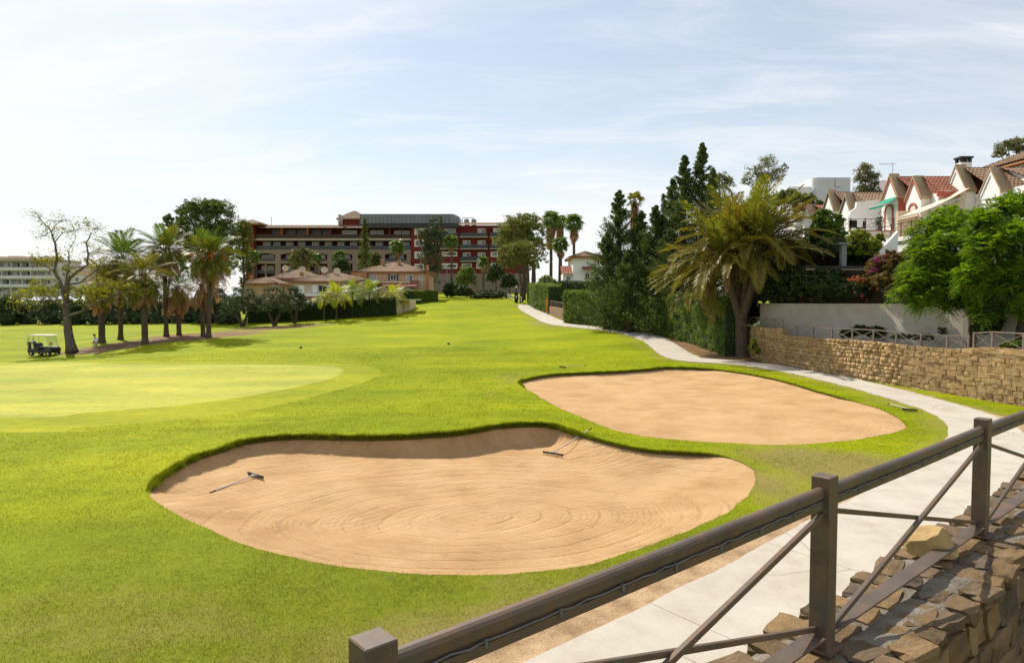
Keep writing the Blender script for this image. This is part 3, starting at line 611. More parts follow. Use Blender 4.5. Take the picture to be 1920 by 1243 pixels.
for k in range(-2, 4):
    s = PITCHL*k; c = wp(s, 0, WTOP+PH/2-.02)
    MB().obox(c, WD, WN, (0, 0, 1), PS, PS, PH/2+.02).build('post', MAT['rail'], nf, bevel=.004)
    MB().obox(wp(s, 0, WTOP+.006), WD, WN, (0, 0, 1), .085, .085, .008).build('foot_plate', MAT['rail'], nf)
    if k == 3: break
    a, b = s+PS, s+PITCHL-PS
    def ext(prof, mat, name, sm=False):
        m = MB(); n_ = len(prof); steps = 7; vs = []
        for i in range(steps):
            t = a+(b-a)*i/(steps-1); sag = -.006*math.sin(math.pi*i/(steps-1)); vs += [wp(t, o, WTOP+z_+sag) for o, z_ in prof]
        m.v = [tuple(v) for v in vs]; m.f = [(i*n_+j, i*n_+(j+1) % n_, (i+1)*n_+(j+1) % n_, (i+1)*n_+j) for i in range(steps-1) for j in range(n_)]+[tuple(range(n_)), tuple((steps-1)*n_+j for j in range(n_))]
        return m.build(name, mat, nf, sm)
    zt = PH-.055
    r_ = ext([(-.026, zt-.05), (-.026, zt-.018), (-.020, zt-.006), (-.009, zt), (.009, zt), (.020, zt-.006), (.026, zt-.018), (.026, zt-.05), (.0, zt-.053)], MAT['rail'], 'top_rail')
    ext([(-.012, zt-.052), (.012, zt-.052), (.012, zt-.075), (.024, zt-.075), (.024, zt-.108), (-.024, zt-.108), (-.024, zt-.075), (-.012, zt-.075)], MAT['rail'], 'lower_flange')
    cb = MB(); pts_ = [wp(a+(b-a)*i/40, .0215+.003*math.sin(i*1.9), WTOP+zt-.069+.003*math.sin(i*2.7)-.006*math.sin(math.pi*i/40)) for i in range(41)]; cb.tube(pts_, .0042, 6)
    co = cb.build('light_cable', MAT['cable'], nf, True)
    for i in range(1, 8):
        p = pts_[int(i*5)]; MB().obox(p+Vector((0, 0, -.006)), WD, WN, (0, 0, 1), .005, .009, .014).build('cable_tie', MAT['cable'], co)
    MB().bar(wp(a-.01, .012, WTOP+.07), wp(b+.01, .012, WTOP+zt-.14), .026, .03).build('cross_bar', MAT['rail'], nf, bevel=.003)
    MB().bar(wp(a-.01, -.014, WTOP+zt-.14), wp(b+.01, -.014, WTOP+.10), .022, .028).build('cross_bar', MAT['rail'], nf, bevel=.003)
    MB().obox(wp((a+b)/2, 0, WTOP+.072), WD, WN, (0, 0, 1), (b-a)/2, .05, .006).build('bottom_plate', MAT['rail'], nf, bevel=.002)
# boulder lying on the wall
def rock(name, seed, sx, sy, sz, mat, sub=4, amp=.22):
    bm = bmesh.new(); bmesh.ops.create_icosphere(bm, subdivisions=sub, radius=.5)
    rr_ = random.Random(seed); cutsn = [(Vector((rr_.gauss(0, 1), rr_.gauss(0, 1), rr_.gauss(.1, .8))).normalized(), rr_.uniform(.30, .42)) for _ in range(9)]
    for v in bm.verts:
        for n_, d_ in cutsn:
            k = v.co.dot(n_)
            if k > d_: v.co -= n_*(k-d_)*.93
        q = v.co*3+Vector((seed, 0, 0)); v.co *= 1+mnoise.fractal(q, 1, 2, 4)*amp*.35
        if v.co.z < -.27: v.co.z = -.27
        v.co = Vector((v.co.x*sx, v.co.y*sy, (v.co.z+.27)*sz))
    me = bpy.data.meshes.new(name); bm.to_mesh(me); bm.free(); me.polygons.foreach_set('use_smooth', [True]*len(me.polygons)); [setattr(p_, 'use_smooth', False) for p_ in me.polygons] if sub == 4 else 0; me.materials.append(mat); return me
bp_ = P(1746, 1040, 1.80*FPX/(1036-563))
bp_.z = WTOP+.0
bo = tag(link('boulder', rock('boulder', 6.7, .37, .32, .27, MAT['boulder']), None, bp_, (0, 0, -.12)), 'yellow sandstone boulder lying on the wall behind the railing', 'boulder')

# ------------------------------------------------------------------ coursed retaining wall on the far side of the path, with its railing
rb_px = [(1436,680),(1492,690),(1549,702),(1633,718),(1717,727),(1788,741),(1858,752),(1920,763)]
rt_py = [628, 633.5, 639.5, 645.5, 653, 661, 657.5, 663]
RWp = [G(*q) for q in rb_px]
RWt = [P(q[0], t, b.y).z for q, t, b in zip(rb_px, rt_py, RWp)]
RWt[5] = RWt[4]-.02
dlast = (RWp[-1]-RWp[-3]).normalized(); RWp.append(RWp[-1]+dlast*7); RWp[-1].z = gz(RWp[-1].x, RWp[-1].y); RWt.append(RWt[-1])
for _k in range(2):
    for _i in range(1, 7): RWp[_i] = (RWp[_i-1]+RWp[_i]*2+RWp[_i+1])/4
RWx = np.array([p.x for p in RWp]); RWy = np.array([p.y for p in RWp]); RWs = np.concatenate([[0], np.cumsum(np.hypot(np.diff(RWx), np.diff(RWy)))])
def rw(s):
    x = np.interp(s, RWs, RWx); y = np.interp(s, RWs, RWy); e = .3
    t = Vector((np.interp(s+e, RWs, RWx)-np.interp(s-e, RWs, RWx), np.interp(s+e, RWs, RWy)-np.interp(s-e, RWs, RWy), 0)).normalized()
    return Vector((x, y, 0)), t, Vector((-t.y, t.x, 0))       # normal points up the slope, away from the path
s_step = np.interp(1814, [q[0] for q in rb_px], RWs[:8])
def rwtop(s): return float(np.interp(s, RWs, RWt))
rwall = thing('retaining_wall', 'honey coloured coursed stone retaining wall beside the concrete path', 'wall', RWp[3])
lc = P(1400, 660, RWp[0].y+4.0)          # left return of the wall
# core
m = MB()
for s0, s1 in zip(np.arange(0, RWs[-1], 1.0), np.append(np.arange(1.0, RWs[-1], 1.0), RWs[-1])):
    (p0, t0, n0), (p1, t1, n1) = rw(s0), rw(s1); z0, z1 = rwtop(s0), rwtop(s1); g0 = gz(p0.x, p0.y)-.3; g1 = gz(p1.x, p1.y)-.3
    a0, a1, b0, b1 = p0+n0*.07, p1+n1*.07, p0+n0*.5, p1+n1*.5
    m.add([(a0.x,a0.y,g0),(a1.x,a1.y,g1),(b1.x,b1.y,g1),(b0.x,b0.y,g0),(a0.x,a0.y,z0-.03),(a1.x,a1.y,z1-.03),(b1.x,b1.y,z1-.03),(b0.x,b0.y,z0-.03)], [(0,3,2,1),(4,5,6,7),(0,1,5,4),(2,3,7,6)])
m.build('wall_core', MAT['mortar_far'], rwall)
stones = []
def course_wall(fn, L, top, bot, rs, near_fn):
    hmax = max(top(s)-bot(s) for s in np.linspace(0, L, 12)); lev = 0
    while lev < hmax:
        h = rs.uniform(.17, .31); s = -rs.random()*.3
        while s < L:
            ln = rs.uniform(.18, .44)*(1 if rs.random() > .2 else .7); sm = min(max(s+ln/2, .02), L-.02); b0 = bot(sm)-.1; t0 = top(sm); fr = (t0-b0)/hmax
            zc_ = b0+(lev+h/2)*fr; p, t, n = fn(sm)
            if rs.random() < .12:      # two small ones instead of one
                for q in (-.25, .25): stones.append((near_fn(sm), p+n*.09, zc_+q*h*fr, ln*.98, .2, h*fr*.49, math.atan2(t.y, t.x), rs.random()))
            else: stones.append((near_fn(sm), p+n*(.09+rs.uniform(-.03, .02)), zc_+rs.uniform(-.02, .02), ln*.985, .2, h*fr*.975, math.atan2(t.y, t.x), rs.random()))
            s += ln
        lev += h
rs2 = random.Random(8)
course_wall(rw, RWs[-1], rwtop, lambda s: gz(*rw(s)[0][:2]), rs2, lambda s: -s if s < RWs[7]+.3 else 100+s)
# capped return and the taller block at the left end
p0 = rw(0)[0]; rt_d = (Vector((lc.x, lc.y, 0))-p0); rL = rt_d.length; rt_d.normalize()
zret = P(1420, 614, RWp[0].y+1).z
def ret(s): return p0+rt_d*s, rt_d, Vector((rt_d.y, -rt_d.x, 0)) if Vector((rt_d.y, -rt_d.x, 0)).x > 0 else Vector((-rt_d.y, rt_d.x, 0))
course_wall(ret, rL, lambda s: zret, lambda s: gz(*ret(s)[0][:2]), rs2, lambda s: 5+s)
m = MB(); q0 = p0+Vector((.1, .1, 0)); q1 = p0+rt_d*rL+Vector((.1, 0, 0))
m.prism([(q0.x, q0.y, gz(q0.x, q0.y)-.3), (q1.x, q1.y, gz(q1.x, q1.y)-.3), (q1.x, q1.y, zret-.04), (q0.x, q0.y, zret-.04)], (.9, .5, 0)); m.build('return_core', MAT['mortar_far'], rwall)
for sq in np.arange(.2, 1.6, .42):
    p, t, n = rw(sq); stones.append((-50, p+n*.15, (zret+rwtop(sq))/2-.05, .44, .4, zret-rwtop(sq)+.16, math.atan2(t.y, t.x), rs2.random()))
for sq in np.arange(s_step+.2, RWs[7]+2, .5):
    p, t, n = rw(sq); stones.append((-60, p+n*.14, rwtop(sq)-.02, .52, .34, .22, math.atan2(t.y, t.x), rs2.random()))
stones.sort(key=lambda q: q[0]); base_r = Vector(rwall.location); joined = MB(); jmesh = []
for i, (k, p, z_, sx, sy, sz, a, r_) in enumerate(stones):
    me = SV_far[int(r_*9.99)]
    if i < 295: link('stone', me, rwall, Vector((p.x, p.y, z_))-base_r, (0, 0, a), (sx, sy, sz))
    else:
        mat_ = Matrix.Translation(Vector((p.x, p.y, z_))-base_r) @ Matrix.Rotation(a, 4, 'Z') @ Matrix.Diagonal((sx, sy, sz, 1)); jmesh.append((me, mat_))
if jmesh:
    V = []; F = []
    for me, mt in jmesh:
        o_ = len(V); V += [tuple(mt @ v.co) for v in me.vertices]; F += [tuple(j+o_ for j in p.vertices) for p in me.polygons]
    mj = MAT['stone_far'].copy(); tr = [n for n in mj.node_tree.nodes if n.type == 'OBJECT_INFO'][0]
    gn = mj.node_tree.nodes.new('ShaderNodeNewGeometry')
    for lk in list(mj.node_tree.links):
        if lk.from_node == tr: mj.node_tree.links.new(gn.outputs['Random Per Island'], lk.to_socket)
    tag(link('far_stones', np_mesh('far_stones', V, F, mj, False), rwall), kind='stuff')

def rail_run(fn, svals, zfn, H, parent, mat, pw=.045):
    pr = None
    for s in svals:
        p, t, n = fn(s); p = p+n*.18; z = zfn(s); MB().obox((p.x, p.y, z+H/2-.02), t, n, (0, 0, 1), pw/2, pw/2, H/2+.02).build('post', mat, parent)
        cur = (p, z)
        if pr:
            (pa, za) = pr; a = Vector((pa.x, pa.y, za)); b = Vector((p.x, p.y, z)); up = Vector((0, 0, 1))
            MB().bar(a+up*(H-.03), b+up*(H-.03), .065, .06).build('top_rail', mat, parent)
            MB().bar(a+up*.06, b+up*(H-.07), .028, .03).build('cross_bar', mat, parent); MB().bar(a+up*(H-.07), b+up*.06, .024, .03).build('cross_bar', mat, parent)
            MB().bar(a+up*.05, b+up*.05, .05, .012).build('bottom_rail', mat, parent)
        pr = cur
def s_at_px(px):
    ss_ = np.linspace(0, RWs[-1], 900); x = np.interp(ss_, RWs, RWx); y = np.interp(ss_, RWs, RWy); return float(ss_[np.argmin(np.abs(960+FPX*x/y-px))])
rl = thing('railing', 'thin grey railing with crossed bars along the honey coloured retaining wall', 'railing', RWp[3]+Vector((0, 0, 2)))
rail_run(rw, [s_at_px(q) for q in (1463,1490,1520.5,1555.7,1594,1634.5,1677,1723,1772,1812)], lambda s: rwtop(s)+.05, .72, rl, MAT['railfar'], .075)
rl2 = thing('railing', 'short stretch of taller grey railing at the stepped up end of the retaining wall', 'railing', RWp[6]+Vector((0, 0, 2)))
rail_run(rw, [s_at_px(1822), s_at_px(1856), s_at_px(1915), RWs[7]+2.0, RWs[7]+4.0], lambda s: rwtop(s)+.09, .78, rl2, MAT['railfar'], .08)
rl3 = thing('railing', 'short grey railing on the raised corner block behind the leaning palm trunks', 'railing', Vector((p0.x, p0.y, zret)))
def ret2(s):
    a_ = Vector((lc.x, lc.y, 0)); b_ = p0+rw(0)[1]*1.5; d_ = b_-a_; return a_+d_*s, d_.normalized(), Vector((-d_.y, d_.x, 0)).normalized()
rail_run(ret2, [0, .28, .52, .76, 1.0], lambda s: zret, .66, rl3, MAT['railfar'])

# hillside carrying the gardens and the terraced houses
hb = [Vector((RWx[-1]+6, RWy[-1]-9, 0)), Vector((RWx[-1], RWy[-1], 0))]+[rw(s)[0] for s in np.linspace(RWs[-1]-2, 0, 16)]+[Vector((17.5, 50, 0)), Vector((15.5, 58, 0)), Vector((12.5, 72, 0)), Vector((10.2, 88, 0)), Vector((9, 105, 0)), Vector((11, 125, 0)), Vector((20, 165, 0))]
offs = [.3, 2.2, 2.9, 4.5, 7, 10, 14, 20, 34, 70, 180]; zo = [-.25, -.3, -.3, -.25, .8, 3.6, 5.6, 6.4, 7.5, 9, 12]
V = []; F = []; nc = len(offs)
for i, p in enumerate(hb):
    wallpt = i < 18; z0 = float(np.interp(np.hypot(p.x-RWx, p.y-RWy).min(), [0, 1], [1, 1])) if 0 else 0
    j = int(np.argmin(np.hypot(p.x-RWx, p.y-RWy))); zb = RWt[j]-.06 if wallpt else gz(p.x, p.y)-.15
    sc_ = 1.0 if wallpt else max(.12, 1-(i-17)*.2)
    for o_, dz in zip(offs, zo):
        q = p+Vector((.93, .36, 0))*o_; V.append((q.x, q.y, zb+dz*sc_))
for i in range(len(hb)-1):
    for k in range(nc-1): F.append((i*nc+k, i*nc+k+1, (i+1)*nc+k+1, (i+1)*nc+k))
MAT['gsoil'] = plain('garden soil', (.075, .062, .036), (.045, .065, .018), .8, .95, .6, 6)
tag(link('hillside', np_mesh('hillside', V, F, MAT['gsoil'], True)), kind='structure')

# white garden wall behind the railing
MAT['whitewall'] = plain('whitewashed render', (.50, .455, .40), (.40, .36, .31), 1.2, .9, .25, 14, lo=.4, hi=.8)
ww = thing('garden_wall', 'long whitewashed garden wall in the shade behind the grey railing', 'wall', RWp[3]+Vector((2, 1, 2)))
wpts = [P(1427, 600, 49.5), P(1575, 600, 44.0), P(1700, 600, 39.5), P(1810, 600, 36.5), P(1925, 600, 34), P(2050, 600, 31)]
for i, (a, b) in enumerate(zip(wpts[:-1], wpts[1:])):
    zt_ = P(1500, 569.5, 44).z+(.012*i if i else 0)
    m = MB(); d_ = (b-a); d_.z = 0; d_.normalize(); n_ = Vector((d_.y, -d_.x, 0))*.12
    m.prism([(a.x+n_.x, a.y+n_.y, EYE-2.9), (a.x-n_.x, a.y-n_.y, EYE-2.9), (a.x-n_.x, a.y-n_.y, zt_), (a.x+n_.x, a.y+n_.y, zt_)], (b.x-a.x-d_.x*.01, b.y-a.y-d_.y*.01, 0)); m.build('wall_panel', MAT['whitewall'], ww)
MAT['brownslat'] = plain('dark brown boarding', (.030, .018, .012), (.02, .012, .008), 5, .8)
bf = thing('board_fence', 'dark brown boarded screen standing above the whitewashed garden wall', 'fence', wpts[1])
for i in range(46):
    t_ = i/45; k = min(int(t_*3), 2); a, b = wpts[1:][k], wpts[1:][k+1]; q = a.lerp(b, t_*3-k)+Vector((.35, .35, 0)); d_ = (b-a).normalized(); d_.z = 0
    MB().obox((q.x, q.y, EYE+.8), d_, (d_.y, -d_.x, 0), (0, 0, 1), .155, .02, 1.1).build('board', MAT['brownslat'], bf)

# ------------------------------------------------------------------ bunker rakes
MAT['rakewood'] = plain('pale rake handle', (.52, .50, .48), (.42, .40, .38), 8, .5)
MAT['black'] = plain('black plastic', (.012, .012, .013), (.02, .02, .02), 8, .5)
def rake(label, head_a, head_b, tip, tz, lie=False):
    """head_a, head_b: ends of the rake head on the ground; tip: end of the handle"""
    a, b, t = Vector(head_a), Vector(head_b), Vector(tip); c = (a+b)/2; o = thing('bunker_rake', label, 'rake', c, 0, 'rakes left at the bunkers')
    up = Vector((0, 0, 1)); d = (b-a).normalized(); n_ = 16; H = .085
    MB().bar(a+up*H, b+up*H, .030, .045).build('head', MAT['black'], o)
    for i in range(n_):
        p = a.lerp(b, (i+.5)/n_); MB().bar(p+up*H, p+up*.0-d.cross(up)*.012, .014, .016).build('tine', MAT['black'], o)
    hd = MB(); h0 = c+up*(H+.01); hd.tube([h0, h0.lerp(t, .5), t], [.017, .017, .016], 8); hd.build('handle', MAT['rakewood'], o, True)
    g = MB(); e = (t-h0).normalized(); g.tube([t-e*.16, t+e*.01], [.021, .021], 8); g.build('grip', MAT['black'], o, True)
    for sgn in (-1, 1): MB().bar(c+d*sgn*.12+up*H, h0+e*.16, .012, .012).build('brace', MAT['rakewood'], o)
    return o
def onsand(SB, px, py): return Gs(SB, px, py)
ra, rb2 = onsand(SB1, 459, 891), onsand(SB1, 500, 903); mid = (ra+rb2)/2; dd = (rb2-ra); dd.z = 0; dd = dd.normalized()*.38
ra, rb2 = mid-dd, mid+dd
for q in (ra, rb2): q.z = sandz(SB1, q.x, q.y)+.012
tp = onsand(SB1, 394, 925); tp.z += .02
rake('rake lying flat in the bunker below its shaded bank', ra, rb2, tp, 0)
ra, rb2 = onsand(SB1, 1019, 853), onsand(SB1, 1055, 859); mid = (ra+rb2)/2; dd = (rb2-ra); dd.z = 0; dd = dd.normalized()*.38; ra, rb2 = mid-dd, mid+dd
for q in (ra, rb2): q.z = sandz(SB1, q.x, q.y)+.012
tp = P(1109, 803, mid.y+1.35)
rake('rake propped with its handle on the grass ridge between the two bunkers', ra, rb2, tp, 0)
g1, g2, g3 = G(1686, 770), G(1722, 773), G(1684, 762)
rake('rake lying on the grass beside the concrete path', g1.lerp(g2, .15)+Vector((0, 0, .01)), g1.lerp(g2, .95)+Vector((0, 0, .01)), g3+Vector((-.15, .5, .05)), 0)
g1, g2, g3 = G(1049, 689.5), G(1062, 690), G(1099, 686.5)
rake('rake lying on the lawn behind the bunker beside the path', g1+Vector((0, 0, .02)), g1+Vector((.35, -.5, .02)), g3+Vector((0, 0, .06)), 0)
# ------------------------------------------------------------------ vegetation kit
def unit(a): return a/(np.linalg.norm(a, axis=-1, keepdims=True)+1e-9)
def cards(Cn, out, L, W, bias=.6, axis=None):
    """leaf-shaped quads round the centres; out = outward direction"""
    N = len(Cn); L = np.broadcast_to(L, (N,)); W = np.broadcast_to(W, (N,))
    nrm = unit(out*bias+RNG.standard_normal((N, 3))*.6); u = unit(np.cross(nrm, RNG.standard_normal((N, 3)))) if axis is None else unit(axis+RNG.standard_normal((N, 3))*.25)
    v = unit(np.cross(nrm, u)); V = np.empty((N, 4, 3))
    V[:, 0] = Cn-u*L[:, None]/2; V[:, 1] = Cn+v*W[:, None]/2; V[:, 2] = Cn+u*L[:, None]/2; V[:, 3] = Cn-v*W[:, None]/2
    return V.reshape(-1, 3)
def card_mesh(name, V, mat): return np_mesh(name, V, np.arange(len(V)).reshape(-1, 4), mat)
def lobe_points(lobes, n, clump=.2, inner=.45, per=28, flat=0.0):
    vol = np.array([(l[3]*l[4]+l[4]*l[5]+l[3]*l[5]) for l in lobes]); cnt = np.maximum(1, (vol/vol.sum()*n/per)).astype(int); Cs = []; Os = []
    for l, k in zip(lobes, cnt):
        d = unit(RNG.standard_normal((k, 3))); d[:, 2] = np.where(d[:, 2] < -.55, -d[:, 2], d[:, 2])
        rr = inner+(1-inner)*RNG.random(k)**.45; rr *= 1+.16*RNG.standard_normal(k)*.6
        cc = np.array(l[:3])+d*rr[:, None]*np.array(l[3:6]); cr = clump*min(l[3:6])*(.6+.8*RNG.random(k))
        o = RNG.standard_normal((k, per, 3)); o = o/np.linalg.norm(o, axis=2, keepdims=True)*(RNG.random((k, per, 1))**.5); o[:, :, 2] *= .75
        Cs.append((cc[:, None, :]+o*cr[:, None, None]).reshape(-1, 3)); Os.append((d[:, None, :]*.8+o*.7).reshape(-1, 3))
    return np.vstack(Cs), unit(np.vstack(Os))
MAT.update(
    pine=leafy('pine needles', (.035, .055, .014), (.080, .105, .022), .3, .6, (.13, .145, .030)),
    pinelight=leafy('lighter pine needles', (.065, .085, .018), (.125, .145, .030), .28, .6, (.19, .195, .045)),
    olive=leafy('olive leaves', (.030, .042, .018), (.060, .078, .034), .2, .5, (.10, .12, .055)),
    conifer=leafy('cypress sprays', (.026, .046, .016), (.060, .085, .026), .28, .6, (.105, .125, .036)),
    hedge=leafy('clipped hedge leaves', (.045, .085, .012), (.10, .155, .020), .38, .55, (.17, .21, .035)),
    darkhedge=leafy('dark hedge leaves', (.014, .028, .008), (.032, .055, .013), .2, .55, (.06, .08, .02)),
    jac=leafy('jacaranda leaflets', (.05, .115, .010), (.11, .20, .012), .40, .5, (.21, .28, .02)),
    shrub=leafy('shrub leaves', (.03, .065, .010), (.075, .13, .016), .35, .5, (.17, .21, .02)),
    shrublight=leafy('yellow green shrub leaves', (.07, .12, .010), (.16, .20, .015), .4, .5, (.28, .27, .03)),
    autumn=leafy('yellowing leaves', (.12, .125, .012), (.21, .20, .02), .5, .55, (.15, .18, .02)),
    euca=leafy('sparse pale leaves', (.07, .085, .035), (.13, .14, .06), .35, .5, (.17, .13, .06)),
    varieg=leafy('variegated leaves', (.12, .15, .05), (.28, .28, .14), .3, .55, (.09, .12, .03)),
    frond=leafy('palm fronds', (.060, .078, .014), (.115, .130, .022), .36, .4, (.19, .17, .035), spec=.18),
    frondgreen=leafy('green palm fronds', (.045, .085, .014), (.085, .135, .020), .33, .4, (.13, .17, .03), spec=.18),
    frondgold=leafy('yellowing palm fronds', (.10, .095, .018), (.18, .145, .025), .33, .45, (.085, .10, .02), spec=.18),
    areca=leafy('yellow palm fronds', (.15, .21, .015), (.28, .30, .02), .4, .45, (.36, .30, .02)),
    arecagreen=leafy('garden palm fronds', (.07, .13, .018), (.14, .20, .022), .38, .45, (.24, .26, .03)),
    dead=leafy('dead fronds', (.20, .12, .06), (.30, .195, .11), .35, .8, (.38, .27, .16), spec=.1, tcol=(1.2, .9, .6)),
    magenta=leafy('bougainvillea bracts', (.26, .03, .15), (.34, .06, .20), .35, .6, (.18, .02, .13), tcol=(1, .7, .8)),
    orange=leafy('orange bracts', (.42, .13, .05), (.45, .19, .08), .35, .6, (.34, .08, .05), tcol=(1, .8, .6)),
    rusty=leafy('bronze leaves', (.09, .055, .02), (.15, .09, .03), .35, .6, (.10, .10, .025)),
    bark=plain('bark', (.10, .075, .052), (.055, .04, .028), 5, .95, .9, 18, bdist=.03),
    barkgrey=plain('grey bark', (.15, .125, .10), (.085, .066, .05), 4, .95, .9, 16, bdist=.03),
    palmbark=plain('palm trunk', (.12, .088, .062), (.060, .043, .030), 6, .95, 1.0, 14, bdist=.05),
    fruit=plain('orange dates', (.60, .20, .035), (.48, .14, .02), 30, .7),
    core=plain('hedge shade', (.012, .022, .007), (.02, .035, .01), 3, .95))  # near-black green, paints the shade inside hedges and bushes
def base_at(px, py=None, Y=None):
    if Y is None: return G(px, py)
    q = P(px, 600, Y); return Vector((q.x, q.y, gz(q.x, q.y)))
def pxm(Y): return Y/FPX
def limb(a, b, r0, r1, parent, mat, n=5, wob=.06, seed=0, name='limb', sides=7):
    a, b = Vector(a), Vector(b); L = (b-a).length; pts_ = []
    for i in range(n+1):
        t = i/n; q = a.lerp(b, t); w_ = math.sin(math.pi*t)*L*wob
        pts_.append(q+Vector((mnoise.noise(Vector((seed+t*2, 1, 0))), mnoise.noise(Vector((seed+t*2, 5, 0))), .5*mnoise.noise(Vector((seed+t*2, 9, 0)))))*w_*2)
    return MB().tube(pts_, [r0+(r1-r0)*i/n for i in range(n+1)], sides).build(name, mat, parent, True)
def tree(name, label, base, trunk_top, r0, lobes, n, leaf, mat, group=None, cat='tree', barkm='bark', clump=.22, inner=.45, asp=.5, per=28, limbs=True, bias=.6, trunks=None):
    """lobes in world coordinates (cx,cy,cz,rx,ry,rz)"""
    o = thing(name, label, cat, base, 0, group); tt = Vector(trunk_top); bs = Vector(base)-Vector((0, 0, .1))
    for i, (tb, tp_) in enumerate(trunks or [(bs, tt)]): limb(tb, tp_, r0, r0*.55, o, MAT[barkm], 6, .04, base[0]+i*3.1, 'trunk', 9)
    if limbs:
        for i, l in enumerate(lobes[:9]):
            c = Vector(l[:3]); limb(tt-(tt-bs)*.04, c, r0*.5, r0*.14, o, MAT[barkm], 5, .1, i*7.7+base[1])
    Cn, ou = lobe_points(lobes, n, clump, inner, per); L = leaf*(.7+.6*RNG.random(len(Cn)))
    link('crown', card_mesh('crown', cards(Cn-np.array(o.location), ou, L, L*asp, bias), MAT[mat]), o)
    return o
def lobes_px(Y, items, depth=.8):
    """items: (px,py,rx_px,rz_px[,dy]) silhouettes at a distance Y"""
    r_ = []; k = pxm(Y)
    for it in items:
        dy = it[4] if len(it) > 4 else 0; p = P(it[0], it[1], Y+dy); r_.append((p.x, p.y, p.z, it[2]*k, it[2]*k*depth, it[3]*k))
    return r_
def bush(name, label, lobes, n, leaf, mat, group=None, cat='shrub', asp=.55, core=True, clump=.25, blossoms=None, per=24, corek=.66):
    x = np.mean([l[0] for l in lobes]); y = np.mean([l[1] for l in lobes]); zmin = min(l[2]-l[5] for l in lobes); o = thing(name, label, cat, (x, y, zmin), 0, group)
    Cn, ou = lobe_points(lobes, n, clump, .6, per); L = leaf*(.7+.6*RNG.random(len(Cn)))
    link('foliage', card_mesh('foliage', cards(Cn-np.array(o.location), ou, L, L*asp), MAT[mat]), o)
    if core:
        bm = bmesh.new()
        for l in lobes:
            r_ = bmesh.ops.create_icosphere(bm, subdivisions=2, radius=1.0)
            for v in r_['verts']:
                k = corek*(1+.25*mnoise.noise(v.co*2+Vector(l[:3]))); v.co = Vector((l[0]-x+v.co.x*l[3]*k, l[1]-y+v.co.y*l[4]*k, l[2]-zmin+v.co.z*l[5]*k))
        me = bpy.data.meshes.new('shade_core'); bm.to_mesh(me); bm.free(); me.materials.append(MAT['core']); link('shade_core', me, o)  # dark filler solid, the bush's inner shade put into its colour
    for bn, (bl, bn_n, bs_, bmat) in enumerate(blossoms or []):
        Cb, ob = lobe_points(bl, bn_n, .35, .8, 14); Lb = bs_*(.7+.6*RNG.random(len(Cb))); link('blossom', card_mesh('blossom', cards(Cb-np.array(o.location), ob, Lb, Lb*.8), MAT[bmat]), o)
    return o
def box_hedge(name, label, a, b, depth, top, n, leaf, mat, group=None, bot=None, wave=.12):
    """clipped hedge between ground points a and b, top = world z at both ends"""
    a, b = Vector(a), Vector(b); d = b-a; d.z = 0; L = d.length; d.normalize(); nn = Vector((-d.y, d.x, 0)); nn = nn if nn.y > 0 else -nn
    o = thing(name, label, 'hedge', a, 0, group); t0, t1 = top
    def z0(s): return a.z+(b.z-a.z)*s/L-.15
    def z1(s): return t0+(t1-t0)*s/L+mnoise.noise(Vector((s*1.1, a.x, 2)))*wave*1.3
    m = MB(); n_ = max(3, int(L/.8))
    rws = [[a+d*(L*i/n_)+nn*(.12 if k in (0, 3) else depth-.12) for k in range(4)] for i in range(n_+1)]
    vs = []
    for i in range(n_+1):
        s = L*i/n_
        for k, top_ in ((.15, 0), (depth-.15, 0), (depth-.15, 1), (.15, 1)):
            q = a+d*s+nn*k; vs.append((q.x-a.x, q.y-a.y, (z1(s)-.22 if top_ else z0(s))-a.z))
    m.v = vs; m.f = [(i*4+k, i*4+(k+1) % 4, (i+1)*4+(k+1) % 4, (i+1)*4+k) for i in range(n_) for k in range(4)]+[(0, 1, 2, 3), (n_*4+3, n_*4+2, n_*4+1, n_*4)]
    m.build('shade_core', MAT['core'], o, world=False)  # dark filler block painting the shade behind the hedge leaves
    s = RNG.random(n)*L; face = RNG.random(n); hh = np.array([z1(x)-z0(x) for x in s]); zz0 = np.array([z0(x) for x in s])
    w_ = np.zeros(n); zt_ = RNG.random(n)**.9; ou = np.zeros((n, 3)); top_m = face > .72; side = face < .60; end = (~top_m) & (~side)
    w_[side] = .02+.12*RNG.random(side.sum()); ou[side] = -np.array(nn); w_[top_m] = depth*RNG.random(top_m.sum()); zt_[top_m] = 1-.05*RNG.random(top_m.sum()); ou[top_m] = (0, 0, 1)
    w_[end] = depth*RNG.random(end.sum()); s[end] = np.where(RNG.random(end.sum()) < .5, .05, L-.05); ou[end] = np.where(s[end] < L/2, -1, 1)[:, None]*np.array(d)
    bul = np.array([mnoise.noise(Vector((x*.9, z*2.2, a.x))) for x, z in zip(s, zt_*hh)])*wave
    Cn = np.outer(s, np.array(d))+np.outer(w_, np.array(nn)); Cn[:, 2] = zz0+zt_*hh-a.z; Cn += ou*bul[:, None]+RNG.standard_normal((n, 3))*.05
    L_ = leaf*(.7+.6*RNG.random(n)); link('foliage', card_mesh('foliage', cards(Cn, ou, L_, L_*.5, .7), MAT[mat]), o); return o
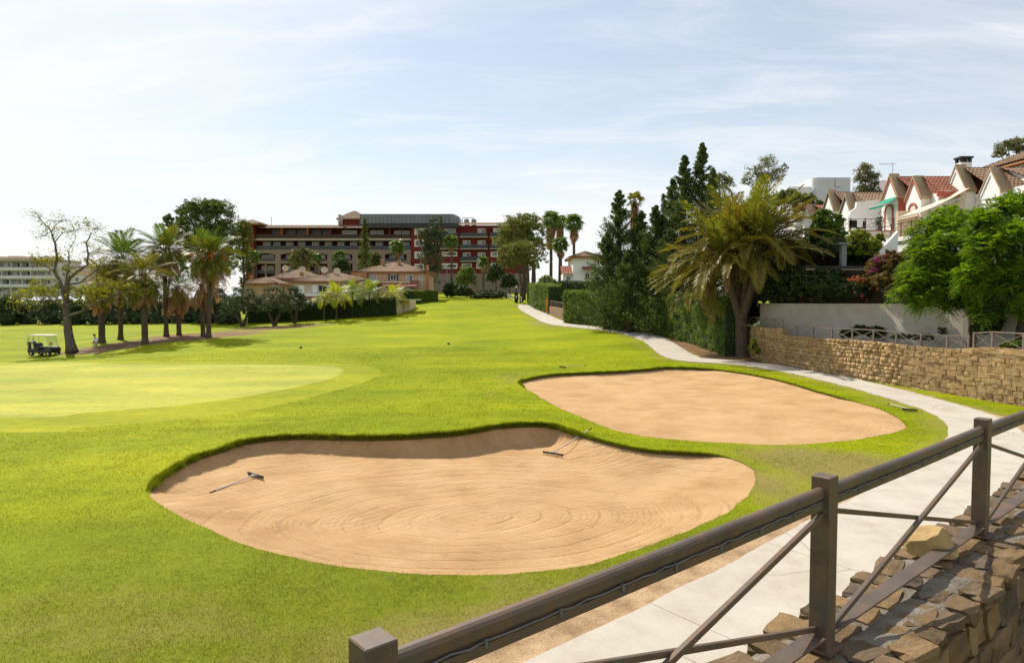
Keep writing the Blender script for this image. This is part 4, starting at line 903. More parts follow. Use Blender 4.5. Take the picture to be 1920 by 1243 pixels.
def conifer(name, label, base, h, r, n, leaf, mat='conifer', group=None, low=.02, pw=.85, seed=0, droop=.3):
    o = thing(name, label, 'conifer', base, 0, group); rg = random.Random(seed)
    MB().tube([(0, 0, -.2), (.05, 0, h*.5), (0, 0, h*.97)], [r*.10, r*.06, .02], 8).build('trunk', MAT['bark'], o, True, world=False)
    Cs = []; Os = []; nb = int(26+h*11); per = max(10, n//nb)
    for i in range(nb):
        t = low+(1-low)*(i+rg.random())/nb; az = rg.random()*2*math.pi; L = r*((1-t)**pw)*(.55+.6*rg.random())+.12; sag = droop*L
        dirv = np.array([math.cos(az), math.sin(az), 0]); u = RNG.random(per)**.7; up_ = .45*L*u**1.5-sag*u*(1-u)*1.2
        p = dirv[None]*(L*u)[:, None]; p[:, 2] = h*t+up_; sp = .10*L+.09
        p += RNG.standard_normal((per, 3))*np.array([sp, sp, sp*.55])*(1.1-.5*u)[:, None]; Cs.append(p); Os.append(np.tile(dirv*.6+np.array([0, 0, .5]), (per, 1)))
    k = max(20, n//60); tt = np.zeros((k, 3)); tt[:, 2] = h*(.93+.08*RNG.random(k)); tt[:, :2] += RNG.standard_normal((k, 2))*.07; Cs.append(tt); Os.append(np.tile([0, 0, 1.0], (k, 1)))
    Cn = np.vstack(Cs); ou = unit(np.vstack(Os)); L_ = leaf*(.7+.6*RNG.random(len(Cn))); link('crown', card_mesh('crown', cards(Cn, ou, L_, L_*.42, .5, ou+RNG.standard_normal((len(Cn), 3))*.4), MAT[mat]), o); return o

# palms: feather leaves and fan leaves, each leaf an object sharing a few meshes
_fr = {}
def frond_mesh(bend, mat, nl=44, wid=.34, drop=.0, seed=0):
    """unit length feather leaf along +X, bending down by `bend` radians"""
    key = (bend, mat, nl, wid, drop)
    if key in _fr: return _fr[key]
    rg = random.Random(seed+int(bend*100)); V = []; F = []; n_ = 12; pts_ = []; ang = 0; p = Vector((0, 0, 0)); pts_.append((p.copy(), 0.0))
    for i in range(n_):
        ang = -bend*((i+.5)/n_)**1.3; p = p+Vector((math.cos(ang), 0, math.sin(ang)))/n_; pts_.append((p.copy(), ang))
    m = MB(); m.tube([q for q, _ in pts_], [.010*(1-.85*i/n_)+.0015 for i in range(n_+1)], 4, False); V = [tuple(v) for v in m.v]; F = list(m.f)
    for k in range(nl):
        t = .16+.84*(k+.3*rg.random())/nl; x = t*n_; i = min(int(x), n_-1); f = x-i; q = pts_[i][0].lerp(pts_[i+1][0], f); a = pts_[i+1][1]
        T = Vector((math.cos(a), 0, math.sin(a))); U = Vector((-math.sin(a), 0, math.cos(a))); ll = wid*(math.sin(math.pi*min(1, .18+.80*t))**.7)*(.85+.3*rg.random())+.02
        for sd in (-1, 1):
            D = (T*(.55+.5*t)+Vector((0, sd, 0))*.85+U*(.28+rg.uniform(-.18, .18)-drop)).normalized(); W_ = D.cross(U).normalized()*(.0075+.004*rg.random())
            tipd = (D+Vector((0, 0, -.35-drop))).normalized(); mid_ = q+D*ll*.5; o_ = len(V); V += [tuple(q), tuple(mid_+W_), tuple(mid_+tipd*ll*.5), tuple(mid_-W_)]; F.append((o_, o_+1, o_+2, o_+3))
    me = bpy.data.meshes.new('frond'); me.from_pydata(V, [], F); me.update(); me.materials.append(MAT[mat]); _fr[key] = me; return me
def fan_mesh(mat, sag=.5, nseg=22, spread=R(250), seed=0):
    key = ('fan', mat, sag)
    if key in _fr: return _fr[key]
    rg = random.Random(seed); V = []; F = []; m = MB(); m.tube([(0, 0, 0), (.5, 0, -.03)], [.014, .008], 4, False); V = [tuple(v) for v in m.v]; F = list(m.f); c = Vector((.48, 0, -.03))
    for k in range(nseg):
        a = -spread/2+spread*k/(nseg-1); L = .52*(.85+.15*math.cos(a*.6))*(.9+.2*rg.random()); d = Vector((math.cos(a), math.sin(a), .12*abs(math.sin(a)))); s_ = Vector((-math.sin(a), math.cos(a), 0))*.038
        m1 = c+d*L*.6; tip = m1+d*L*.3+Vector((0, 0, -L*sag*(.8+.4*rg.random()))); o_ = len(V); V += [tuple(c), tuple(m1+s_), tuple(tip), tuple(m1-s_)]; F.append((o_, o_+1, o_+2, o_+3))
    me = bpy.data.meshes.new('fan_leaf'); me.from_pydata(V, [], F); me.update(); me.materials.append(MAT[mat]); _fr[key] = me; return me
def palm_trunk(o, pts_, r0, r1, name='trunk', seed=0, bulge=1.3):
    n_ = 26; V = MB(); P_ = [Vector(p) for p in pts_]; out = []
    for i in range(n_+1):
        t = i/n_*(len(P_)-1); k = min(int(t), len(P_)-2); out.append(P_[k].lerp(P_[k+1], t-k))
    rr_ = [(r0+(r1-r0)*i/n_)*(1+(bulge-1)*max(0, 1-i/3.0))*(1+.07*(i % 2)) for i in range(n_+1)]
    return V.tube(out, rr_, 10).build(name, MAT['palmbark'], o, False, world=False)
def feather_crown(o, c, n, L, rg, mats, e0=80, e1=-25, dead=0, deadL=.8, bends=(.6, 1.0, 1.4), azr=None, wid=.34, drop=.0, nl=44):
    for i in range(n):
        t = (i+rg.random()*.8)/n; e = e0+(e1-e0)*t**.72+rg.uniform(-8, 8); az = i*2.39996+rg.uniform(-.3, .3)
        if azr: az = azr[0]+(azr[1]-azr[0])*rg.random()
        b = bends[min(len(bends)-1, int(t*len(bends)))]; mt = mats[min(len(mats)-1, int((t*.85+rg.random()*.3)*len(mats)))]
        link('frond', frond_mesh(b, mt, nl, wid=wid, drop=drop), o, c+Vector((math.cos(az), math.sin(az), 0))*.12, (rg.uniform(-.35, .35), -R(e), az), L*rg.uniform(.85, 1.1))
    for i in range(dead):
        az = i*2.39996+rg.uniform(-.4, .4); e = rg.uniform(-88, -42); link('dead_frond', frond_mesh(.5, 'dead', 30, .22, .5), o, c+Vector((math.cos(az), math.sin(az), 0))*rg.uniform(.15, .35)-Vector((0, 0, rg.random()*.9)), (rg.uniform(-.6, .6), -R(e), az), deadL*L*rg.uniform(.7, 1.1))
def fan_crown(o, c, n, L, rg, mat, dead=0, e0=80, e1=-40, deadlen=1.0):
    for i in range(n):
        t = (i+rg.random())/n; e = e0+(e1-e0)*t; az = i*2.39996+rg.uniform(-.3, .3); link('fan_leaf', fan_mesh(mat, .35+.25*(i % 2)), o, c, (rg.uniform(-.4, .4), -R(e), az), L*rg.uniform(.85, 1.1))
    for i in range(dead):
        az = i*2.39996; zz = rg.random()*deadlen; link('dead_leaf', fan_mesh('dead', .75), o, c-Vector((0, 0, .2+zz)), (rg.uniform(-.5, .5), R(rg.uniform(62, 88)), az), L*rg.uniform(.7, .95))
def fan_palm(label, px, pyc, Y, L, n, dead, group, base_z=None, r=.16, mat='frondgreen', deadlen=1.2, seed=1):
    c = P(px, pyc, Y); b = Vector((c.x, c.y, gz(c.x, c.y) if base_z is None else base_z)); o = thing('fan_palm', label, 'palm', b, 0, group); rg = random.Random(seed); h = c.z-b.z
    palm_trunk(o, [(0, 0, -.2), (.05, .03, h*.5), (0, 0, h)], r*1.25, r, bulge=1.2); fan_crown(o, Vector((0, 0, h)), n, L, rg, mat, dead, deadlen=deadlen); return o
# ------------------------------------------------------------------ grove of date palms on the left
grp = 'date palms in the grove beyond the green'
def date_palm(label, bpx, bpy_, cpx, cpy, L, n, dead, seed, fruit=0, mats=('frondgreen', 'frond', 'frond'), r=.21, e1=-30, deadL=.95):
    b = G(bpx, bpy_); c = P(cpx, cpy, b.y); o = thing('date_palm', label, 'palm', b, 0, grp); rg = random.Random(seed); cl = c-b
    palm_trunk(o, [(0, 0, -.2), (cl.x*.4, 0, cl.z*.45), (cl.x, 0, cl.z)], r*1.1, r, bulge=1.45); feather_crown(o, cl, n, L, rg, mats, 84, e1, dead, deadL)
    for i in range(fruit):
        az = i*2.4+.4; d = Vector((math.cos(az), math.sin(az), 0)); m = MB(); p0_ = cl+Vector((0, 0, .1)); p1 = p0_+d*.9+Vector((0, 0, .45)); p2 = p0_+d*1.45+Vector((0, 0, -.15)); m.tube([p0_, p1, p2], [.04, .03, .025], 5)
        for k in range(26):
            q = p2+Vector((rg.gauss(0, .17), rg.gauss(0, .17), rg.uniform(-.7, .15))); m.tube([p2, q], [.012, .055], 4)
        m.build('fruit_stalk', MAT['fruit'], o, world=False)
    return o
date_palm('date palm with bright orange fruit clusters and a long brown skirt', 391, 634, 394, 478, 3.0, 40, 44, 1, 8)
date_palm('slim date palm leaning against the one with orange fruit, crown of brown fronds', 381, 632, 378, 533, 2.4, 14, 40, 2, 0, ('frondgold', 'dead'), r=.2)
date_palm('tall date palm with upright green fan of fronds before the dark pine', 312, 631, 308, 468, 2.9, 36, 34, 3, 2)
date_palm('short date palm in a full skirt of brown fronds between two taller palms', 336, 629, 332, 537, 2.3, 22, 60, 4, 0, ('frondgreen', 'frondgold'), r=.22, deadL=1.1)
date_palm('ragged date palm with drooping greyish crown and thick brown trunk', 272, 645, 269, 515, 2.9, 34, 46, 5, 0, ('frond', 'frondgold', 'frond'), e1=-55, deadL=.95, r=.25)
date_palm('date palm with arching green crown nearest the bare limbed tree', 226, 637, 229, 484, 3.2, 32, 26, 6, 1)
date_palm('stubby date palm of withered fronds standing behind the golfer', 191, 643, 190, 528, 2.6, 24, 44, 7, 0, ('frondgold', 'dead', 'frond'), e1=-50, r=.28)

# bare-limbed tree beside the cart
tb = G(133, 661); TY = tb.y
bt = thing('locust_tree', 'half bare tree with twisting limbs and yellow green sprays beside the cart', 'tree', tb)
def Z1(zx, zy, dy=0): return P(zx*.2735, 360+zy*.2735, TY+dy)
limbs_ = [([(495,1100,0),(468,960,0),(458,850,0),(452,760,0)], .42, .26, 'trunk'),
  ([(452,760,0),(430,660,.3),(400,590,.5),(370,540,.6),(392,450,.5),(377,350,.2),(352,272,0),(290,205,-.3),(248,150,-.5)], .20, .025, 'limb'),
  ([(452,770,0),(462,650,-.3),(475,590,-.5),(530,545,-.7),(602,500,-.6),(606,425,-.3),(590,350,0),(645,255,.3),(690,262,.5)], .20, .022, 'limb'),
  ([(436,690,.1),(460,560,.9),(478,480,1.2),(470,410,1.4),(522,315,1.5)], .12, .02, 'limb'),
  ([(458,810,0),(400,765,-.7),(330,742,-1.3),(250,752,-1.6),(150,735,-1.8),(95,700,-2)], .13, .02, 'limb'),
  ([(380,545,.6),(330,520,1.2),(275,500,1.6),(235,450,1.9)], .08, .015, 'limb'), ([(470,850,0),(560,820,-.9),(690,745,-1.5),(840,690,-1.8),(1000,672,-2)], .14, .02, 'limb'),
  ([(466,640,-.3),(560,615,.8),(680,520,1.3),(765,490,1.6)], .10, .015, 'limb'), ([(377,350,.2),(425,285,-.4),(520,262,-.6),(548,250,-.7)], .05, .012, 'limb'),
  ([(352,272,0),(402,205,.5),(450,190,.7)], .04, .01, 'limb'), ([(606,425,-.3),(645,402,.2),(690,398,.5)], .05, .01, 'limb'), ([(352,272,0),(310,300,.3),(285,296,.5)], .03, .01, 'limb'), ([(645,255,.3),(600,230,.6),(570,212,.8)], .03, .01, 'limb'),
  ([(690,745,-1.5),(760,760,-1.0),(900,778,-.6)], .05, .01, 'limb'), ([(250,752,-1.6),(180,780,-1.2),(110,775,-1)], .04, .01, 'limb'), ([(430,660,.3),(350,640,1.4),(270,640,2)], .07, .012, 'limb')]
tips = []
for pl, r0, r1, nm in limbs_:
    p_ = [Z1(*q) for q in pl]; n_ = len(p_); sp = []
    for i in range(n_-1):
        for t in (0, .33, .66): sp.append(p_[i].lerp(p_[i+1], t)+Vector((mnoise.noise(p_[i]*1.3+Vector((t*3, 0, 0))), mnoise.noise(p_[i]*2+Vector((0, t*3, 0))), mnoise.noise(p_[i]*1.7+Vector((0, 0, t*3)))))*(.10 if t and nm == 'limb' else 0))
    sp.append(p_[-1]); k = len(sp)
    rd = [r0+(r1-r0)*(i/(k-1))**.8 for i in range(k)]
    if nm == 'trunk': rd[0] *= 1.35; rd[1] *= 1.1
    MB().tube(sp, rd, 9).build(nm, MAT['barkgrey'], bt, True)
    if nm == 'limb': tips += sp[len(sp)//3:]
rg = random.Random(3); tw = MB(); twt = []
for q in tips:
    for _ in range(3):
        d = Vector((rg.gauss(0, 1), rg.gauss(0, 1), rg.gauss(.35, .8))).normalized()*rg.uniform(.35, .95); e = q+d; tw.tube([q, q+d*.5+Vector((0, 0, .05)), e], [.018, .012, .005], 4, False); twt.append(e)
        d2 = (d+Vector((rg.gauss(0, .4), rg.gauss(0, .4), rg.gauss(0, .4))))*.6; tw.tube([q+d*.5, q+d*.5+d2], [.01, .004], 3, False); twt.append(q+d*.5+d2)
tag(tw.build('twigs', MAT['barkgrey'], bt), kind='stuff')
lb = []
for zx, zy, rx, rz, dy in ((150,715,80,45,-1),(240,690,90,50,0),(330,700,80,45,.5),(110,745,50,30,-1.5),(250,640,60,40,1.5),(380,690,50,60,0),(600,680,90,45,-.5),(720,660,110,50,-1),(850,650,100,45,-1.4),(960,690,75,35,-1.6),(870,780,65,16,-.8),(600,740,80,40,-.8),(660,700,90,45,.8),(300,470,70,35,1),(400,480,40,40,1),(520,700,60,60,-.4),(700,610,70,30,.5),(450,560,40,60,.3)):
    c = Z1(zx, zy, dy); k = pxm(TY)*.2735; lb.append((c.x, c.y, c.z, rx*k, rx*k*.9, rz*k))
Cn, ou = lobe_points(lb, 9000, .30, .2, 16)
tp_ = np.array([tuple(q) for q in twt]); sel = RNG.random(len(tp_)) < .55; tp_ = tp_[sel]; ex = (tp_[:, None, :]+RNG.standard_normal((len(tp_), 7, 3))*.16).reshape(-1, 3)
Cn = np.vstack([Cn, ex]); ou = np.vstack([ou, unit(RNG.standard_normal((len(ex), 3)))])
L_ = .15*(.6+.8*RNG.random(len(Cn))); link('crown', card_mesh('crown', cards(Cn-np.array(bt.location), ou, L_, L_*.5), MAT['autumn']), bt)

# ------------------------------------------------------------------ big pines and the dark planting behind the palms
b = base_at(400, Y=104)
tree('pine_tree', 'tall dark round headed pine towering behind the palm grove', b, P(392, 520, 104), .55, lobes_px(104, [(380,418,44,40),(355,405,26,28,-2),(412,412,34,34,1),(345,440,22,28,1),(395,460,48,36,-1),(425,450,26,30,2),(370,470,40,28,2),(398,392,24,18,-1),(400,500,36,30,1),(360,500,26,26,1),(430,490,20,30,2)]), 42000, .28, 'pine', clump=.25)
tree('pine_tree', 'small dark pine at the shoulder of the tall round headed pine', base_at(318, Y=108), P(318, 470, 108), .2, lobes_px(108, [(316,422,12,20),(324,448,14,22),(310,452,12,18)]), 6000, .26, 'pine', clump=.3)
tree('pine_tree', 'pale green pine between the tall dark pine and the red hotel', base_at(458, Y=112), P(456, 480, 112), .25, lobes_px(112, [(457,428,14,16),(448,448,16,22),(464,450,12,22),(455,480,14,26)]), 8000, .26, 'pinelight', clump=.3)
tree('cypress', 'dark slender cypress standing at the corner of the red hotel', base_at(461, Y=125), P(461, 520, 125), .2, lobes_px(125, [(461,480,10,34),(461,520,12,30),(460,550,11,25)]), 6000, .26, 'conifer', clump=.4, limbs=False)
og = 'grey green olive trees along the grove'
for px, py, w_, h, sd, lab in ((455,612,42,50,1,'broad olive tree with forked trunk nearest the fruiting palm'),(515,611,44,52,2,'spreading olive tree whose crown hides the corner of the pink villa'),(408,606,30,42,3,'dark olive tree just behind the trunk of the fruiting palm'),(552,606,26,46,4,'low olive tree at the start of the long clipped hedge')):
    b = G(px, py); Y = b.y; ty = py-22
    lb_ = [(px-w_*.45, ty-h*.38, w_*.5, h*.30, .5), (px+w_*.35, ty-h*.42, w_*.55, h*.34, -.5), (px, ty-h*.72, w_*.55, h*.32, 0), (px-w_*.1, ty-h*.25, w_*.6, h*.25, -1.2), (px+w_*.6, ty-h*.18, w_*.35, h*.24, .4), (px-w_*.7, ty-h*.12, w_*.3, h*.22, 0)]
    k = pxm(Y); tree('olive_tree', lab, b, P(px, ty-8, Y), .24, lobes_px(Y, lb_), 9000, .17, 'olive', og, clump=.28, trunks=[(b-Vector((0, 0, .1)), P(px-w_*.3, ty-6, Y)), (b-Vector((0, 0, .1)), P(px+w_*.25, ty-6, Y-.4))], limbs=False)
sg = 'dark bushes along the far edge of the course'
for i, (px, w_, top, Y, lab) in enumerate(((14,26,546,106,'dark rounded bush at the far edge of the course below the white flats'),(52,22,560,108,'low dark bush with slim stems between the half bare tree and the flats'),(95,26,552,107,'dense dark bush directly behind the half bare tree'),(140,26,556,104,'dark bush between the half bare tree and the stubby palm'),(182,24,555,103,'dark shrub seen behind the stubby withered palm'),(222,26,550,102,'tall shrub filling the gap behind the arching palm'),(262,26,552,101,'dark shrub behind the ragged palm trunk'),(302,26,552,100,'dark shrub behind the palm with upright fan'),(345,28,556,99,'spreading dark shrub behind the brown skirted short palm'),(388,26,558,97,'dark shrub behind the fruiting palm'),(430,24,560,94,'dark shrub linking the grove and the olive trees'))):
    g_ = base_at(px, Y=Y); by = 563+(EYE-g_.z)*FPX/Y; by += 8; h = by-top
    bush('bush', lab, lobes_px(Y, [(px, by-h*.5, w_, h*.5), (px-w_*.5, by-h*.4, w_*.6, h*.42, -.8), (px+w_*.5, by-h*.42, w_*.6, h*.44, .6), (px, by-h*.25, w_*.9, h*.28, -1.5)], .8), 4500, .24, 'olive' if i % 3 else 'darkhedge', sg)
# long clipped hedge at the left of the fairway and in front of the villas
hg1, hg2, hg3 = G(575, 607), G(742, 592), G(500, 611)
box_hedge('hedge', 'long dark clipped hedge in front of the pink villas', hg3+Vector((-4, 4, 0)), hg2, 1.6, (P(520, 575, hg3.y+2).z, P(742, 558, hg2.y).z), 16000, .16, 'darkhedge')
q1, q2 = P(778, 572, 112), P(822, 566, 118)
for q in (q1, q2): q.z = gz(q.x, q.y)
box_hedge('hedge', 'block of sunlit clipped hedge at the crest beside the villa garden', q1, q2, 2.5, (P(778, 544, 112).z, P(822, 546, 118).z), 7000, .17, 'hedge')
# small garden palms before the villas
vg = 'small feathery palms in the villa gardens'
for px, pyc, Y, L, n, mat, sd, lab in ((630,553,92,2.6,22,'areca',1,'feathery garden palm with yellow drooping fronds before the villa porch'),(660,545,97,2.4,20,'arecagreen',2,'green feathery palm before the balcony of the first villa'),(692,549,95,2.5,22,'arecagreen',3,'green feathery palm between the two villas above the hedge'),(738,553,97,2.1,20,'areca',4,'bright yellow feathery palm at the garden wall of the second villa'),(607,560,92,1.8,16,'areca',5,'low yellow green palm at the arched villa porch')):
    c = P(px, pyc, Y); b = Vector((c.x, c.y, gz(c.x, c.y))); o = thing('garden_palm', lab, 'palm', b, 0, vg); rg = random.Random(sd); h = max(.6, c.z-b.z)
    palm_trunk(o, [(0, 0, -.2), (.04, 0, h*.5), (0, 0, h)], .12, .09); feather_crown(o, Vector((0, 0, h)), n, L, rg, (mat,), 85, -25, 0, bends=(.7, 1.0, 1.35), wid=.30)

# ------------------------------------------------------------------ middle distance: pines, fan palms, hotel-side planting
Y = 121; b = base_at(980, Y=Y)
tree('pine_tree', 'large umbrella pine with yellow green crown at the end of the fairway', b, P(985, 480, Y), .55, lobes_px(Y, [(968,432,34,26),(990,420,30,20,-1),(950,452,24,26,0),(1003,445,26,32,1),(978,462,40,28,0),(1010,478,20,30,1)]), 20000, .28, 'pinelight', clump=.24, trunks=[(b, P(985, 480, Y)), (b+Vector((2, 1, 0)), P(1000, 490, Y+1))])
Y = 113; b = base_at(978, Y=Y)
tree('pine_tree', 'lower sunlit pine in front of the large umbrella pine', b, P(975, 510, Y), .32, lobes_px(Y, [(958,472,22,15),(980,468,24,16,-1),(945,490,14,14),(968,490,28,16,1),(996,485,16,18,0),(1000,500,14,12,1),(955,500,16,8)]), 13000, .24, 'pinelight', clump=.26, trunks=[(b, P(975, 510, Y)), (b+Vector((1.2, .5, 0)), P(990, 505, Y))])
fg = 'fan palms at the end of the fairway'
fan_palm('fan palm with a thick skirt of brown leaves beside the umbrella pine', 1033, 414, 127, 2.3, 30, 60, fg, seed=1, deadlen=3.4, r=.25)
fan_palm('second brown skirted fan palm half hidden behind the first', 1050, 418, 131, 2.0, 26, 40, fg, seed=2, deadlen=2.2, r=.28)
fan_palm('slender fan palm with open green crown against the sky', 1076, 420, 110, 2.0, 30, 22, fg, seed=3, deadlen=1.6, r=.2)
fan_palm('bright green bushy fan palm below the tall ones', 1051, 460, 112, 1.7, 36, 10, fg, seed=4, deadlen=.6, r=.22)
hgp = 'fan palms in front of the red hotel'
for px, py, Y, L, sd, dd_, lab in ((745,464,150,2.0,5,8,'fan palm in front of the cream arcades of the hotel'),(846,455,140,1.9,6,6,'tall thin fan palm before the red wing of the hotel beside the lamp post'),(594,484,150,1.6,7,4,'small fan palm before the third arcade of the hotel'),(637,482,150,1.8,8,6,'fan palm between the arcades and the narrow spruce'),(474,482,140,1.7,9,8,'fan palm at the red tower corner of the hotel'),(906,492,150,1.6,10,6,'fan palm before the ground floor windows of the red wing')):
    fan_palm(lab, px, py, Y, L, 30, dd_, hgp, seed=sd, deadlen=.8, r=.2)
conifer('spruce', 'tall narrow dark spruce rising in front of the hotel balconies', base_at(686, Y=138), P(686, 412, 138).z-gz(P(686,500,138).x, 138), 2.6, 9000, .3, 'pine', seed=3)
tree('cypress', 'loose grey green cypress with ragged top before the red wing', base_at(805, Y=142), P(805, 520, 142), .3, lobes_px(142, [(812,420,9,16),(826,416,6,14),(800,448,18,20),(815,450,20,24),(808,485,22,30),(812,520,16,26),(798,438,9,10),(832,450,9,18)]), 13000, .3, 'olive', clump=.35)
tree('cypress', 'yellowish ragged cypress in front of the hotel arcades', base_at(568, Y=140), P(568, 500, 140), .3, lobes_px(140, [(568,472,6,14),(556,482,12,14),(575,488,14,22),(565,500,18,20),(548,490,7,8)]), 9000, .28, 'euca', clump=.35)
for px, py, rx, rz, Y, mat, lab in ((875,522,18,22,140,'shrub','glossy green tree beside the lamp post before the hotel'),(705,490,12,16,140,'pine','dark broad tree touching the narrow spruce'),(930,515,18,22,140,'darkhedge','dark tree shading the hotel entrance'),(640,500,16,14,142,'darkhedge','dark shrub tree under the arcade palms'),(955,530,16,16,135,'darkhedge','shadowy tree beside the parked car')):
    tree('garden_tree', lab, base_at(px, Y=Y), P(px, py+8, Y), .18, lobes_px(Y, [(px, py, rx, rz), (px-rx*.5, py+rz*.3, rx*.6, rz*.6), (px+rx*.5, py+rz*.25, rx*.6, rz*.6, -1)]), 6000, .28, mat, 'garden trees before the hotel', clump=.28)
for px, py, rx, rz, Y, mat, lab in ((915,553,32,10,126,'olive','low grey green shrubbery below the parked car'),(870,548,16,12,124,'darkhedge','dark low shrub by the crest hedge'),(845,545,14,18,127,'darkhedge','dark shrub under the lamp post'),(1025,536,16,18,100,'varieg','variegated pale shrub above the low brick wall')):
    bush('bush', lab, lobes_px(Y, [(px, py, rx, rz), (px-rx*.5, py+2, rx*.6, rz*.8, .5), (px+rx*.5, py+1, rx*.6, rz*.85, -.5)]), 4500, .25, mat, 'shrubs at the end of the fairway')

# ------------------------------------------------------------------ right side: hedges, conifers, the leaning palm clump
chg = 'clipped cypress hedges along the cart path'
def hedge_px(pa, pb, ytop_a, ytop_b, depth, n, mat, lab, leaf=.13):
    a, b_ = G(*pa), G(*pb); box_hedge('hedge', lab, a, b_, depth, (P(pa[0], ytop_a, a.y).z, P(pb[0], ytop_b, b_.y).z), n, leaf, mat, chg, wave=.28)
hedge_px((1002,580), (1027,588), 531, 536, 2.0, 9000, 'hedge', 'short clipped cypress hedge beside the far bend of the path', .15)
hedge_px((989,571), (1000,579), 531, 533, 2.0, 4000, 'hedge', 'far clipped hedge by the dark notice post', .15)
hedge_px((1055,606), (1068,608), 545, 545, 2.2, 5000, 'hedge', 'narrow dark clipped hedge next to the low brick wall', .14)
hedge_px((1068,608), (1122,613), 547, 549, 2.4, 14000, 'hedge', 'broad clipped cypress hedge in two swelling blocks beside the path')
hedge_px((1122,614), (1240,630), 556, 558, 2.0, 18000, 'hedge', 'long shaded hedge at the foot of the tall conifers')
hedge_px((1240,630), (1300,647), 555, 556, 1.6, 12000, 'hedge', 'tall loose cypress hedge between the conifers and the palms')
hedge_px((1300,647), (1356,668), 556, 560, 1.4, 12000, 'hedge', 'bright leafy hedge end behind the thin palm trunk')
Yb = 98; q1 = base_at(1032, Y=Yb); q2 = base_at(1100, Y=90)
box_hedge('hedge', 'high dark square hedge above the low brick wall', q1, q2, 3, (P(1032, 527, Yb).z, P(1100, 528, 90).z), 9000, .18, 'darkhedge', chg)
cg = 'tall dark conifers behind the hedge'
for px, top, Y, r, n, sd, lab in ((1159,360,71,4.6,30000,1,'tall dark conifer with a stepped spire nearest the fairway end'),(1138,440,70,4.2,18000,2,'lower broad conifer at the foot of the stepped spire'),(1200,398,69,4.4,26000,3,'dark conifer beside the withered fan palm'),(1228,388,67,4.2,24000,4,'dark dense conifer between the withered fan palm and the twin spires'),(1280,295,66,4.2,28000,5,'tall ragged conifer, lower of the twin spires above the palm clump'),(1313,272,65,3.8,28000,6,'tallest conifer with a thin spire above the palm clump'),(1333,318,63,2.4,13000,7,'slim conifer tight against the tallest spire'),(1258,338,68,3.4,18000,8,'narrow conifer squeezed against the lower twin spire'),(1242,366,70,1.0,4000,9,'thin pencil shaped conifer tip among the larger ones'),(1180,470,66,4.0,18000,10,'bushy conifer drooping over the shaded hedge'),(1255,430,62,4.0,18000,11,'bushy dark conifer behind the yellowing palm fronds')):
    q = P(px, 600, Y); bz = gz(q.x, Y); conifer('conifer', lab, Vector((q.x, Y, bz)), P(px, top, Y).z-bz, r, n, .2, 'conifer', cg, seed=sd)
# withered fan palm among them
fan_palm('withered fan palm with brown hanging leaves among the dark conifers', 1190, 378, 72, 1.25, 12, 46, fg, seed=14, mat='frondgold', deadlen=2.6, r=.22)

b = G(1392, 668); PY = b.y
pc = thing('palm_clump', 'big leaning clump of date palms with many trunks at the stone wall corner', 'palm', b)
def Z5(zx, zy, dy=0): return P(1180+zx*.3459, 250+zy*.3459, PY+dy)-b
stem = Z5(605, 960)
palm_trunk(pc, [(0, 0, -.3), Z5(608, 1100), stem+Vector((0, 0, .25))], .46, .40, seed=1, bulge=1.6)
rg = random.Random(12)
for i, (zx, zy, dy, L, n) in enumerate(((520,680,-.6,4.8,24),(590,620,.9,4.8,26),(655,580,-.4,5.0,28),(740,590,.6,5.0,28),(700,660,-1.4,4.6,18),(620,540,1.8,4.6,24),(545,590,2.2,4.6,22))):
    c = Z5(zx, zy, dy); mid = stem.lerp(c, .5)+Vector(((c.x-stem.x)*.16, dy*.2, -.1)); palm_trunk(pc, [stem-Vector((0, 0, .9))+(c-stem)*Vector((.12, .12, 0)).length*0.3, mid, c], .27, .20, bulge=1.0)
    feather_crown(pc, c, n, L, rg, ('frond', 'frondgold', 'frondgold'), 80, -14, 3, .4, bends=(.5, .9, 1.2), wid=.19, nl=38)
lp = G(1337, 656); pc2 = thing('date_palm', 'yellowing date palm with thin shaded trunk leaning out beside the palm clump', 'palm', lp)
c = P(1330, 522, lp.y)-lp; palm_trunk(pc2, [(0, 0, -.3), c*.5, c], .26, .22)
feather_crown(pc2, c, 30, 4.4, rg, ('frondgold', 'frond', 'frondgold'), 72, -25, 8, .4, bends=(.6, .9, 1.2), wid=.19, nl=30)
for i in range(10):
    az = R(150+9*i); link('frond', frond_mesh(1.0, 'frondgold', 30, wid=.19), pc2, c, (0, -R(30-4*(i % 6)), az), 4.9)

# ------------------------------------------------------------------ garden slope on the right
def slope_bush(lab, items, Y, n, leaf, mat, **k): return bush('bush', lab, lobes_px(Y, items, .8), n, leaf, mat, 'shrubs on the garden slope', **k)
slope_bush('dark glossy bush with upright shoots below the green trimmed house', [(1545,430,24,34),(1530,450,22,28,.5),(1565,445,20,28,-.5),(1572,415,10,14),(1540,405,12,12)], 50, 9000, .20, 'shrub')
slope_bush('yellow green shrub sprawling below the terrace with black chairs', [(1610,452,20,20),(1630,468,22,20,-.5),(1600,470,18,18,.4),(1650,448,10,10)], 47, 8000, .16, 'shrublight')
slope_bush('dark shaded thicket above the board fence', [(1560,470,36,22),(1600,480,36,20,.5),(1640,490,30,18)], 48, 7000, .2, 'darkhedge')
slope_bush('dark ivy spilling over the whitewashed garden wall', [(px, py, rx, rz, (1440-px)*.0375+1.0) for px, py, rx, rz in ((1440,532,24,34),(1424,548,16,24),(1470,528,28,36),(1500,532,30,34),(1530,536,28,30),(1560,540,28,26),(1590,545,24,20),(1455,560,22,12),(1432,556,14,16),(1610,545,18,16),(1520,515,26,14),(1555,518,26,14),(1485,558,20,12),(1540,560,20,10))], 47.8, 22000, .17, 'darkhedge')
